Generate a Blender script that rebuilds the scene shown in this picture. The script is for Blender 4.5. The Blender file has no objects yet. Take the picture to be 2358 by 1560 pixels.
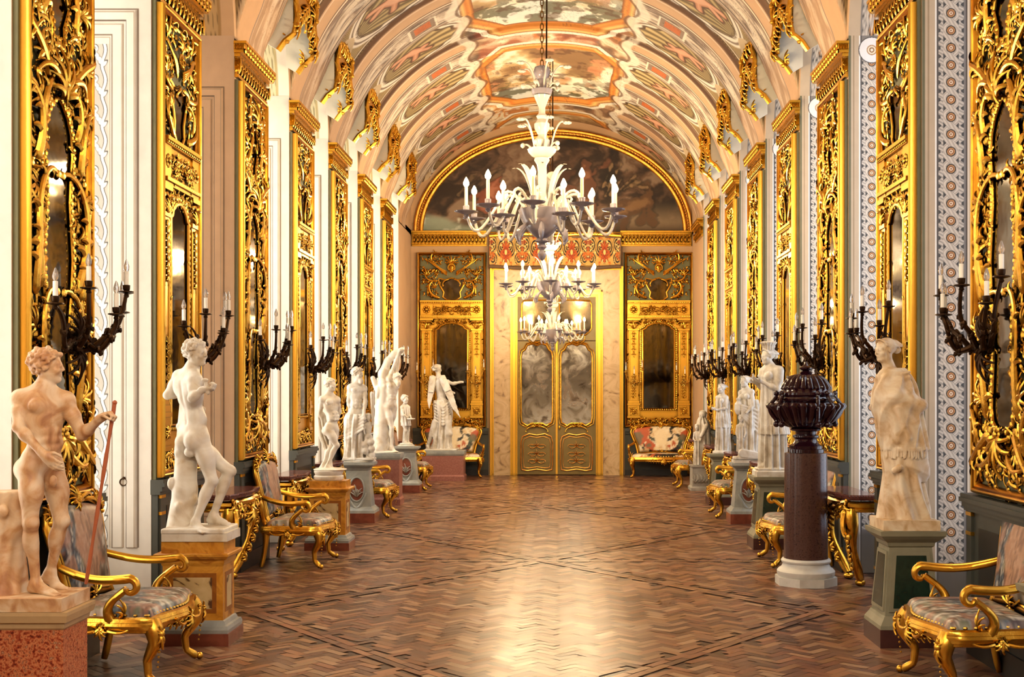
# Long mirror gallery with statues: everything is built from mesh code.
import bpy, math, random
import numpy as np
from mathutils import Vector, Matrix
PI = math.pi
SC = bpy.context.scene
COL = SC.collection
rnd = random.Random(7)

# ------------------------------------------------------------------ objects, labels
def link(o, parent=None):
    COL.objects.link(o)
    if parent is not None:
        o.parent = parent
    return o
def tag(o, label=None, cat=None, group=None, kind=None):
    if label: o['label'] = label
    if cat: o['category'] = cat
    if group: o['group'] = group
    if kind: o['kind'] = kind
    return o
def thing(name, label, cat, loc=(0, 0, 0), rz=0.0, group=None):
    o = bpy.data.objects.new(name, None)
    o.empty_display_size = .1
    link(o)
    o.location = loc
    o.rotation_euler = (0, 0, rz)
    return tag(o, label, cat, group)
def copy_tree(o, parent=None):
    c = o.copy()
    COL.objects.link(c)
    c.parent = parent
    for ch in list(o.children):
        copy_tree(ch, c)
    return c

# ------------------------------------------------------------------ mesh builder
class MB:
    def __init__(s):
        s.v = []; s.f = []; s.n = 0; s.c = []; s.hascol = False
    def add(s, verts, faces, col=None):
        verts = np.asarray(verts, dtype=float).reshape(-1, 3)
        off = s.n
        s.v.append(verts); s.n += len(verts)
        for f in faces:
            s.f.append([int(i) + off for i in f])
        if col is None: col = (1, 1, 1)
        else: s.hascol = True
        col = np.asarray(col, dtype=float)
        if col.ndim == 1: col = np.tile(col, (len(verts), 1))
        s.c.append(col)
        return s
    def merge(s, o, M=None, scale=None):
        v = np.concatenate(o.v) if o.v else np.zeros((0, 3))
        if M is not None:
            A = np.array(M)
            v = v @ A[:3, :3].T + A[:3, 3]
        s.add(v, o.f, np.concatenate(o.c) if o.hascol else None)
        return s
    def box(s, a, b, col=None):
        x0, y0, z0 = a; x1, y1, z1 = b
        v = [(x0, y0, z0), (x1, y0, z0), (x1, y1, z0), (x0, y1, z0), (x0, y0, z1), (x1, y0, z1), (x1, y1, z1), (x0, y1, z1)]
        return s.add(v, [(0, 3, 2, 1), (4, 5, 6, 7), (0, 1, 5, 4), (1, 2, 6, 5), (2, 3, 7, 6), (3, 0, 4, 7)], col)
    def loft(s, rects, col=None, cap=True):
        """rects: list of (x0,x1,y0,y1,z) stacked into one closed moulded block."""
        v = []; f = []
        for (x0, x1, y0, y1, z) in rects:
            v += [(x0, y0, z), (x1, y0, z), (x1, y1, z), (x0, y1, z)]
        for k in range(len(rects) - 1):
            a = 4 * k; b = a + 4
            for i in range(4):
                j = (i + 1) % 4
                f.append((a + i, a + j, b + j, b + i))
        if cap:
            f.append((3, 2, 1, 0)); n = 4 * (len(rects) - 1)
            f.append((n, n + 1, n + 2, n + 3))
        return s.add(v, f, col)
    def tube(s, path, rad, sides=8, closed=False, cap=True, flat=1.0, ref=None, col=None):
        P = np.asarray(path, dtype=float)
        n = len(P)
        R = np.full(n, rad, dtype=float) if np.isscalar(rad) else np.asarray(rad, dtype=float)
        if closed: T = np.roll(P, -1, 0) - np.roll(P, 1, 0)
        else: T = np.gradient(P, axis=0)
        T /= np.linalg.norm(T, axis=1)[:, None] + 1e-12
        r = np.array(ref if ref is not None else (0.13, -0.97, 0.21), dtype=float)
        N = np.zeros_like(P)
        if ref is not None:
            for i in range(n):
                q = r - T[i] * r.dot(T[i])
                l = np.linalg.norm(q)
                if l < 1e-3:
                    q = np.cross(T[i], (0.3, 0.5, 0.8)); l = np.linalg.norm(q)
                N[i] = q / l
        else:
            q = r - T[0] * r.dot(T[0])
            if np.linalg.norm(q) < .1: q = np.cross(T[0], (1, 0, 0.2))
            q /= np.linalg.norm(q); N[0] = q
            for i in range(1, n):
                q = N[i - 1] - T[i] * N[i - 1].dot(T[i])
                N[i] = q / (np.linalg.norm(q) + 1e-12)
        B = np.cross(T, N)
        a = np.arange(sides) * 2 * PI / sides
        ca, sa = np.cos(a), np.sin(a)
        V = P[:, None, :] + R[:, None, None] * (N[:, None, :] * (ca * flat)[None, :, None] + B[:, None, :] * sa[None, :, None])
        f = []
        m = n if closed else n - 1
        for i in range(m):
            i2 = (i + 1) % n
            for j in range(sides):
                j2 = (j + 1) % sides
                f.append((i * sides + j, i * sides + j2, i2 * sides + j2, i2 * sides + j))
        if cap and not closed:
            f.append(tuple(range(sides - 1, -1, -1)))
            f.append(tuple((n - 1) * sides + j for j in range(sides)))
        return s.add(V.reshape(-1, 3), f, col)
    def lathe(s, prof, sides=24, c=(0, 0, 0), flute=0.0, nfl=0, frange=None, col=None, squash=(1, 1)):
        prof = list(prof); n = len(prof)
        v = []
        for k, (r, z) in enumerate(prof):
            for j in range(sides):
                a = 2 * PI * j / sides
                rr = r
                if nfl and (frange is None or frange[0] <= k <= frange[1]):
                    rr = r * (1 + flute * (abs(math.cos(nfl * a / 2)) - .6))
                v.append((c[0] + rr * math.cos(a) * squash[0], c[1] + rr * math.sin(a) * squash[1], c[2] + z))
        f = []
        for k in range(n - 1):
            for j in range(sides):
                j2 = (j + 1) % sides
                f.append((k * sides + j, k * sides + j2, (k + 1) * sides + j2, (k + 1) * sides + j))
        f.append(tuple(range(sides - 1, -1, -1)))
        f.append(tuple((n - 1) * sides + j for j in range(sides)))
        return s.add(v, f, col)
    def ball(s, c, r, seg=8, rings=5, col=None):
        if np.isscalar(r): r = (r, r, r)
        v = [(c[0], c[1], c[2] - r[2])]
        for k in range(1, rings):
            t = -PI / 2 + PI * k / rings
            for j in range(seg):
                a = 2 * PI * j / seg
                v.append((c[0] + r[0] * math.cos(t) * math.cos(a), c[1] + r[1] * math.cos(t) * math.sin(a), c[2] + r[2] * math.sin(t)))
        v.append((c[0], c[1], c[2] + r[2]))
        f = []
        for j in range(seg):
            j2 = (j + 1) % seg
            f.append((0, 1 + j2, 1 + j))
            for k in range(rings - 2):
                a = 1 + k * seg; b = a + seg
                f.append((a + j, a + j2, b + j2, b + j))
            a = 1 + (rings - 2) * seg
            f.append((a + j, a + j2, len(v) - 1))
        return s.add(v, f, col)
    def grid(s, P, C=None, flip=False, closed_u=False):
        P = np.asarray(P); nu, nv = P.shape[:2]
        idx = np.arange(nu * nv).reshape(nu, nv)
        a, b, c, d = idx[:-1, :-1], idx[1:, :-1], idx[1:, 1:], idx[:-1, 1:]
        q = np.stack([a, b, c, d] if not flip else [a, d, c, b], -1).reshape(-1, 4)
        if closed_u:
            a, b, c, d = idx[-1, :-1], idx[0, :-1], idx[0, 1:], idx[-1, 1:]
            q2 = np.stack([a, b, c, d] if not flip else [a, d, c, b], -1).reshape(-1, 4)
            q = np.concatenate([q, q2])
        return s.add(P.reshape(-1, 3), q.tolist(), None if C is None else np.asarray(C).reshape(-1, 3))
    def prism(s, poly, z0, z1, col=None):
        n = len(poly)
        v = [(x, y, z0) for x, y in poly] + [(x, y, z1) for x, y in poly]
        f = [tuple(range(n - 1, -1, -1)), tuple(range(n, 2 * n))]
        for i in range(n):
            j = (i + 1) % n
            f.append((i, j, n + j, n + i))
        return s.add(v, f, col)
    def clampx(s, w):
        for a in s.v: a[:, 0] = np.clip(a[:, 0], -w, w)
        return s
    def mesh(s, name, m, smooth=True, angle=None):
        me = bpy.data.meshes.new(name)
        V = np.concatenate(s.v)
        me.from_pydata(V.tolist(), [], s.f)
        if s.hascol:
            at = me.color_attributes.new('Col', 'FLOAT_COLOR', 'POINT')
            C = np.ones((len(V), 4), dtype=np.float32)
            C[:, :3] = np.concatenate(s.c)
            at.data.foreach_set('color', C.ravel())
        if m is not None: me.materials.append(m)
        if smooth:
            me.polygons.foreach_set('use_smooth', [True] * len(me.polygons))
            if angle: me.set_sharp_from_angle(angle=math.radians(angle))
        me.update()
        return me
    def build(s, name, m, parent=None, smooth=True, angle=40):
        return link(bpy.data.objects.new(name, s.mesh(name, m, smooth, angle)), parent)

def fast_grid_mesh(name, P, C, m, flip=False):
    """large painted grid (numpy only)"""
    nu, nv = P.shape[:2]
    idx = np.arange(nu * nv).reshape(nu, nv)
    a, b, c, d = idx[:-1, :-1], idx[1:, :-1], idx[1:, 1:], idx[:-1, 1:]
    q = np.stack([a, b, c, d] if not flip else [a, d, c, b], -1).reshape(-1, 4).astype(np.int32)
    return raw_mesh(name, P.reshape(-1, 3), q, C.reshape(-1, 3) if C is not None else None, m)
def raw_mesh(name, V, Q, C, m, smooth=True):
    me = bpy.data.meshes.new(name)
    nf, k = Q.shape
    me.vertices.add(len(V)); me.vertices.foreach_set('co', np.asarray(V, dtype=np.float32).ravel())
    me.loops.add(nf * k); me.loops.foreach_set('vertex_index', Q.ravel().astype(np.int32))
    me.polygons.add(nf)
    me.polygons.foreach_set('loop_start', np.arange(0, nf * k, k, dtype=np.int32))
    me.update(calc_edges=True)
    if smooth: me.polygons.foreach_set('use_smooth', np.ones(nf, dtype=bool))
    if C is not None:
        at = me.color_attributes.new('Col', 'FLOAT_COLOR', 'POINT')
        CC = np.ones((len(V), 4), dtype=np.float32); CC[:, :3] = C
        at.data.foreach_set('color', CC.ravel())
    if m is not None: me.materials.append(m)
    me.validate()
    return me

# ------------------------------------------------------------------ colour + noise helpers
def lin(c):
    if isinstance(c, str):
        c = [int(c[i:i + 2], 16) / 255 for i in (0, 2, 4)]
    return np.array([(x / 12.92 if x <= .04045 else ((x + .055) / 1.055) ** 2.4) for x in c])
def _hash(ix, iy, seed):
    h = (ix.astype(np.int64) * 374761393 + iy.astype(np.int64) * 668265263 + seed * 1442695041) & 0xffffffff
    h = ((h ^ (h >> 13)) * 1274126177) & 0xffffffff
    return ((h ^ (h >> 16)) & 0xffff) / 65535.0
def vnoise(x, y, seed=0):
    x = np.asarray(x, dtype=float); y = np.asarray(y, dtype=float)
    ix = np.floor(x); iy = np.floor(y); fx = x - ix; fy = y - iy
    fx = fx * fx * (3 - 2 * fx); fy = fy * fy * (3 - 2 * fy)
    a = _hash(ix, iy, seed); b = _hash(ix + 1, iy, seed); c = _hash(ix, iy + 1, seed); d = _hash(ix + 1, iy + 1, seed)
    return (a * (1 - fx) + b * fx) * (1 - fy) + (c * (1 - fx) + d * fx) * fy
def fbm(x, y, seed=0, o=4):
    s = 0; a = .5; t = 0
    for k in range(o):
        s = s + a * vnoise(x * 2 ** k, y * 2 ** k, seed + k * 17); t += a; a *= .5
    return s / t
def ramp(t, cols):
    t = np.clip(t, 0, 1) * (len(cols) - 1)
    i = np.clip(np.floor(t).astype(int), 0, len(cols) - 2); f = (t - i)[..., None]
    L = np.array([lin(c) for c in cols])
    return L[i] * (1 - f) + L[i + 1] * f
def sstep(a, b, x):
    t = np.clip((x - a) / (b - a), 0, 1); return t * t * (3 - 2 * t)
def mixc(C, c, m):
    m = np.clip(m, 0, 1)[..., None]
    return C * (1 - m) + np.asarray(c) * m
def segdist(x, y, a, b):
    ax, ay = a; bx, by = b
    dx, dy = bx - ax, by - ay
    t = np.clip(((x - ax) * dx + (y - ay) * dy) / (dx * dx + dy * dy + 1e-9), 0, 1)
    return np.hypot(x - ax - t * dx, y - ay - t * dy)

# ------------------------------------------------------------------ materials
MATS = {}
def new_mat(name):
    m = bpy.data.materials.new(name); m.use_nodes = True
    nt = m.node_tree; b = nt.nodes['Principled BSDF']
    MATS[name] = m
    return m, nt, b
def setp(b, **k):
    for n, v in k.items():
        n = n.replace('_', ' ')
        if n in b.inputs: b.inputs[n].default_value = v
def rgba(c): return tuple(lin(c)) + (1,) if isinstance(c, str) else tuple(c) + (1,)
def noise_ramp(nt, b, scale, cols, detail=6, stops=None, distort=0.0, coord='Object', vec_scale=None):
    tc = nt.nodes.new('ShaderNodeTexCoord'); n = nt.nodes.new('ShaderNodeTexNoise'); r = nt.nodes.new('ShaderNodeValToRGB')
    n.inputs['Scale'].default_value = scale; n.inputs['Detail'].default_value = detail; n.inputs['Distortion'].default_value = distort
    src = tc.outputs[coord]
    if vec_scale:
        mp = nt.nodes.new('ShaderNodeMapping'); mp.inputs['Scale'].default_value = vec_scale
        nt.links.new(src, mp.inputs[0]); src = mp.outputs[0]
    nt.links.new(src, n.inputs['Vector']); nt.links.new(n.outputs[0], r.inputs[0])
    el = r.color_ramp.elements
    stops = stops or [i / (len(cols) - 1) for i in range(len(cols))]
    while len(el) < len(cols): el.new(.5)
    for i, c in enumerate(cols):
        el[i].position = stops[i]; el[i].color = rgba(c)
    nt.links.new(r.outputs[0], b.inputs['Base Color'])
    return n, r
def bump(nt, b, scale, strength, dist=.01, detail=4):
    tc = nt.nodes.new('ShaderNodeTexCoord'); n = nt.nodes.new('ShaderNodeTexNoise'); bp = nt.nodes.new('ShaderNodeBump')
    n.inputs['Scale'].default_value = scale; n.inputs['Detail'].default_value = detail
    bp.inputs['Strength'].default_value = strength; bp.inputs['Distance'].default_value = dist
    nt.links.new(tc.outputs['Object'], n.inputs['Vector']); nt.links.new(n.outputs[0], bp.inputs['Height']); nt.links.new(bp.outputs[0], b.inputs['Normal'])
def M_noise(name, cols, scale=6, rough=.5, metal=0, bumps=None, stops=None, distort=0, vec_scale=None, detail=6, **kw):
    m, nt, b = new_mat(name)
    setp(b, Roughness=rough, Metallic=metal, **kw)
    noise_ramp(nt, b, scale, cols, stops=stops, distort=distort, vec_scale=vec_scale, detail=detail)
    if bumps: bump(nt, b, *bumps)
    return m
def M_col(name, rough=.6, noise=.0, nscale=30, bumps=None, metal=0, **kw):
    """painted colour attribute, with a little surface mottling"""
    m, nt, b = new_mat(name)
    setp(b, Roughness=rough, Metallic=metal, **kw)
    a = nt.nodes.new('ShaderNodeAttribute'); a.attribute_name = 'Col'
    if noise:
        tc = nt.nodes.new('ShaderNodeTexCoord'); n = nt.nodes.new('ShaderNodeTexNoise'); n.inputs['Scale'].default_value = nscale; n.inputs['Detail'].default_value = 5
        nt.links.new(tc.outputs['Object'], n.inputs['Vector'])
        mr = nt.nodes.new('ShaderNodeMapRange'); mr.inputs[3].default_value = 1 - noise; mr.inputs[4].default_value = 1 + noise
        nt.links.new(n.outputs[0], mr.inputs[0])
        mx = nt.nodes.new('ShaderNodeVectorMath'); mx.operation = 'SCALE'
        nt.links.new(a.outputs['Color'], mx.inputs[0]); nt.links.new(mr.outputs[0], mx.inputs['Scale'])
        nt.links.new(mx.outputs[0], b.inputs['Base Color'])
    else:
        nt.links.new(a.outputs['Color'], b.inputs['Base Color'])
    if bumps: bump(nt, b, *bumps)
    return m
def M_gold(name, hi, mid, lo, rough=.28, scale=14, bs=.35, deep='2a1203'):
    """gilding: bright on ridges, hollows toned darker (pointiness), crevice shade painted in by AO, mottled"""
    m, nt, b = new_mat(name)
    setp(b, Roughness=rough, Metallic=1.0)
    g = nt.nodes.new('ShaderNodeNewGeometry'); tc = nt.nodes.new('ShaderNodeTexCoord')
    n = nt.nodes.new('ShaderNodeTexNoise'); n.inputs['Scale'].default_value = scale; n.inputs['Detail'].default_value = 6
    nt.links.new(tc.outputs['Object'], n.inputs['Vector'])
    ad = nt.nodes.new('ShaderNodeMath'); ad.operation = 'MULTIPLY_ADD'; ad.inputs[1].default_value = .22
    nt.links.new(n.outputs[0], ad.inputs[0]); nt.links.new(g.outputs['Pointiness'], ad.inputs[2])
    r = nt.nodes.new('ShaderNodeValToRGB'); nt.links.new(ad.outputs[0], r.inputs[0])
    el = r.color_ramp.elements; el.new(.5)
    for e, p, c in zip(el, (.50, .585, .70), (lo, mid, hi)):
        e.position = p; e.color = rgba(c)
    ao = nt.nodes.new('ShaderNodeAmbientOcclusion'); ao.samples = 1; ao.inputs['Distance'].default_value = .07  # occlusion shade, mixed into the base colour of the crevices
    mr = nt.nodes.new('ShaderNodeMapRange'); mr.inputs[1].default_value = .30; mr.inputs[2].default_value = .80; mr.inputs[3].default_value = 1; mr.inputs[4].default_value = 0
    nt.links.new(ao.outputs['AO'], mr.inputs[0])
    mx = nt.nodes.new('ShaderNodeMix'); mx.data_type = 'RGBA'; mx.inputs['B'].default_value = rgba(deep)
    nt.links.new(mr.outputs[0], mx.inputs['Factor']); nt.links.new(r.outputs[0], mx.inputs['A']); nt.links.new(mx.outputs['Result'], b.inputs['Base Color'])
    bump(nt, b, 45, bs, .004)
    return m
# ------------------------------------------------------------------ camera and measures (metres)
W_, H_ = 2358, 1560
FPX = 2700.0
VPX, VPY, EYE = 1290.0, 905.0, 1.75
cam = bpy.data.cameras.new('camera'); cam.sensor_fit = 'HORIZONTAL'; cam.sensor_width = 36.0
cam.lens = 36.0 * FPX / W_
cam.shift_x = -(VPX - W_ / 2) / W_; cam.shift_y = (VPY - H_ / 2) / W_
cam.clip_start = .05; cam.clip_end = 200
camo = link(bpy.data.objects.new('camera', cam)); camo.location = (0, 0, EYE); camo.rotation_euler = (PI / 2, 0, 0)
SC.camera = camo
SC.view_settings.view_transform = 'Standard'; SC.view_settings.look = 'None'; SC.view_settings.exposure = 0.0
SC.cycles.max_bounces = 4; SC.cycles.diffuse_bounces = 2; SC.cycles.glossy_bounces = 3; SC.cycles.transmission_bounces = 3
SC.cycles.use_adaptive_sampling = True; SC.cycles.adaptive_threshold = .10; SC.cycles.adaptive_min_samples = 8
SC.cycles.transparent_max_bounces = 6; SC.cycles.caustics_reflective = False; SC.cycles.caustics_refractive = False
SC.cycles.sample_clamp_indirect = 4.0; SC.cycles.use_denoising = True
try: SC.cycles.denoiser = 'OPENIMAGEDENOISE'
except Exception: pass

XL, XR = -3.166, 2.80
S = 2.31; PW = 1.13; WHALF = (S - PW) / 2
YE = 24.9; YB = -5.0
XC, VA, VB, ZS = -.183, 2.983, 2.42, 5.12
EMB = .75
def pier_y(n): return S * (n - .07)
def win_y(n): return pier_y(n) + PW + WHALF          # window between pier n and n+1

# ------------------------------------------------------------------ materials used all over
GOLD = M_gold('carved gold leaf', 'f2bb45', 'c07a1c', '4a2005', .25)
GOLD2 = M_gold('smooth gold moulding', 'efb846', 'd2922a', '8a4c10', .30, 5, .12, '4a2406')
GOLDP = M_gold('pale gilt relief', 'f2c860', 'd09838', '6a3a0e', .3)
M_OLIVE = M_noise('olive painted wood', ['4b4a30', '6a6742', '5a5a3c'], 5, .55, bumps=(60, .1, .003))
M_DADO = M_noise('grey green dado paint', ['2c2d24', '40423a', '353328'], 4, .45)
M_DADOD = M_noise('dark lower dado', ['151412', '26231d', '1b1a17'], 3, .4)
M_BEIGE = M_noise('warm beige plaster', ['b8916a', 'caa57e', 'c29a72'], 1.6, .7, bumps=(40, .08, .004))
M_CREAM = M_noise('cream plaster', ['cdb79a', 'ddcab0', 'd2bc9e'], 1.5, .7)
M_PAINT = M_col('painted plaster', .65, .10, 9)
M_FRESCO = M_col('ceiling fresco', .75, .12, 6)
M_BRONZE = M_noise('dark bronze', ['1c120a', '3a2613', '241709'], 25, .38, .85)
M_CANDLE = M_noise('ivory candle tube', ['f2ead6', 'fff8e8'], 8, .5)
def M_foxed(name):
    """old silvering: mirror that has clouded to grey white patches, mostly low down"""
    m, nt, b = new_mat(name)
    n, r = noise_ramp(nt, b, 2.6, ['4a4034', '8d8474', 'e0dccf', '77705f'], 8, [.30, .45, .60, .75], 1.2)
    tc = nt.nodes.new('ShaderNodeTexCoord'); sp = nt.nodes.new('ShaderNodeSeparateXYZ'); nt.links.new(tc.outputs['Object'], sp.inputs[0])
    ad = nt.nodes.new('ShaderNodeMath'); ad.operation = 'MULTIPLY_ADD'; ad.inputs[1].default_value = .20
    nt.links.new(sp.outputs['Z'], ad.inputs[0]); nt.links.new(n.outputs[0], ad.inputs[2])
    mr = nt.nodes.new('ShaderNodeMapRange'); mr.inputs[1].default_value = .72; mr.inputs[2].default_value = .95; mr.inputs[3].default_value = .1; mr.inputs[4].default_value = 1
    nt.links.new(ad.outputs[0], mr.inputs[0]); nt.links.new(mr.outputs[0], b.inputs['Metallic'])
    setp(b, Roughness=.12); bump(nt, b, 4, .05, .02, 3)
    return m
def M_mirror(name, c, rough):
    m, nt, b = new_mat(name); setp(b, Metallic=1.0, Roughness=rough)
    noise_ramp(nt, b, 3, c, distort=.6)
    bump(nt, b, 5, .03, .02, 2)
    return m
MIRROR = M_mirror('old dark mirror glass', ['3a3632', '6a645c'], .06)
MIRROR_D = M_foxed('clouded door mirror')
def M_emit(name, c, st):
    m, nt, b = new_mat(name)
    setp(b, Roughness=.3); b.inputs['Base Color'].default_value = rgba(c)
    b.inputs['Emission Color'].default_value = rgba(c); b.inputs['Emission Strength'].default_value = st
    return m
M_FLAME = M_emit('lit bulb', 'ffdf9a', 60)
M_BULB, _nt, _b = new_mat('clear unlit bulb glass'); setp(_b, Roughness=.05, IOR=1.45); _b.inputs['Transmission Weight'].default_value = .75; _b.inputs['Base Color'].default_value = (.95, .93, .9, 1)

# ------------------------------------------------------------------ floor: herringbone bricks with diamond bands
def build_floor():
    mb_v = []; mb_c = []
    L, Wd, gap = .20, .0667, .0035
    pal = [lin(c) for c in ('80523a', '714734', '8f6346', '624030', '866041', '967052', '6c4a3a', '7a563f', '56392c', '9c7a5c')]
    r = random.Random(3)
    cs = math.cos(PI / 4)
    def quad(cx, cy, hx, hy, ang, z, col):
        c, s_ = math.cos(ang), math.sin(ang)
        tx, ty = r.gauss(0, .009), r.gauss(0, .009)
        for (a, b) in ((-hx, -hy), (hx, -hy), (hx, hy), (-hx, hy)):
            X = cx + a * c - b * s_; Y = cy + a * s_ + b * c
            mb_v.append((X, Y, z + tx * a + ty * b)); mb_c.append(col)
    P = 5.72; Y0 = 12.2; HWD = 2.25                          # diamond bands: crossings on the axis every P metres
    def band_dist(x, y):
        t = abs(((y - Y0 + P / 2) % P) - P / 2)              # 0 at crossing
        xx = abs(x - XC)
        d1 = abs(xx - t / (P / 2) * HWD) * (P / 2) / math.hypot(P / 2, HWD)
        return d1
    N = int(36 / Wd)
    for k in range(-20, int(32 / (Wd * 1.414)) + 20):
        for m in range(-34, 35):
            for (ax, ay, hx, hy) in ((L / 2, Wd / 2, L / 2, Wd / 2), (L + Wd / 2, Wd - L / 2, Wd / 2, L / 2)):
                px = k * Wd + m * L + ax; py = k * Wd - m * L + ay
                X = (px - py) * cs; Y = (px + py) * cs
                Y += 2.0
                if not (-3.3 + 0 < X < 2.95 and 2.5 < Y < YE + .1): continue
                if band_dist(X, Y) < .10 or abs(((Y - Y0 + P / 2) % P) - P / 2) < .09 : continue
                h = hx > hy
                quad(X, Y, hx - gap / 2, hy - gap / 2, PI / 4, 0, pal[r.randrange(len(pal))] * r.uniform(.82, 1.18))
    # band bricks, laid end to end along each diagonal and along each cross course
    def course(p0, p1, offs):
        p0 = np.array(p0); p1 = np.array(p1); d = p1 - p0; l = np.hypot(*d); d /= l
        nrm = np.array((-d[1], d[0])); ang = math.atan2(d[1], d[0])
        n = int(l / .22)
        for i in range(n):
            for o in offs:
                c = p0 + d * (i + .5 + (.5 if o > 0 else 0)) * l / n + nrm * o
                if not (-3.2 < c[0] < 2.9 and 2.5 < c[1] < YE): continue
                quad(c[0], c[1], l / n / 2 - gap, .031, ang, .0012, pal[r.randrange(len(pal))] * r.uniform(.9, 1.25))
    for q in range(-2, 4):
        yc = Y0 + q * P
        for sx in (-1, 1):
            for sy in (-1, 1):
                course((XC, yc), (XC + sx * HWD, yc + sy * P / 2), (-.034, .034))
        course((-3.1, yc), (2.8, yc), (-.034, .034))
    V = np.array(mb_v); n = len(V) // 4
    Q = np.arange(n * 4).reshape(n, 4)
    m, nt, b = new_mat('waxed terracotta bricks')
    setp(b, Roughness=.30); b.inputs['Specular IOR Level'].default_value = .42
    a = nt.nodes.new('ShaderNodeAttribute'); a.attribute_name = 'Col'
    tc = nt.nodes.new('ShaderNodeTexCoord'); nz = nt.nodes.new('ShaderNodeTexNoise'); nz.inputs['Scale'].default_value = 2.2; nz.inputs['Detail'].default_value = 8
    nt.links.new(tc.outputs['Object'], nz.inputs['Vector'])
    mr = nt.nodes.new('ShaderNodeMapRange'); mr.inputs[3].default_value = .72; mr.inputs[4].default_value = 1.25
    nt.links.new(nz.outputs[0], mr.inputs[0])
    mx = nt.nodes.new('ShaderNodeVectorMath'); mx.operation = 'SCALE'
    nt.links.new(a.outputs['Color'], mx.inputs[0]); nt.links.new(mr.outputs[0], mx.inputs['Scale']); nt.links.new(mx.outputs[0], b.inputs['Base Color'])
    mr2 = nt.nodes.new('ShaderNodeMapRange'); mr2.inputs[3].default_value = .24; mr2.inputs[4].default_value = .42
    nt.links.new(nz.outputs[0], mr2.inputs[0]); nt.links.new(mr2.outputs[0], b.inputs['Roughness'])
    bump(nt, b, 40, .08, .003)
    # bed under the bricks (same mesh): four corners
    bed = np.array([(-3.95, YB, -.004), (3.6, YB, -.004), (3.6, YE + .3, -.004), (-3.95, YE + .3, -.004)])
    V = np.concatenate([V, bed]); Q = np.concatenate([Q, [[n * 4, n * 4 + 1, n * 4 + 2, n * 4 + 3]]])
    C = np.concatenate([np.array(mb_c), np.tile(lin('38231c'), (4, 1))])
    o = link(bpy.data.objects.new('floor', raw_mesh('floor', V, Q, C, m, smooth=False)))
    tag(o, 'waxed terracotta floor of herringbone bricks with diamond bands', kind='structure')
build_floor()

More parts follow.
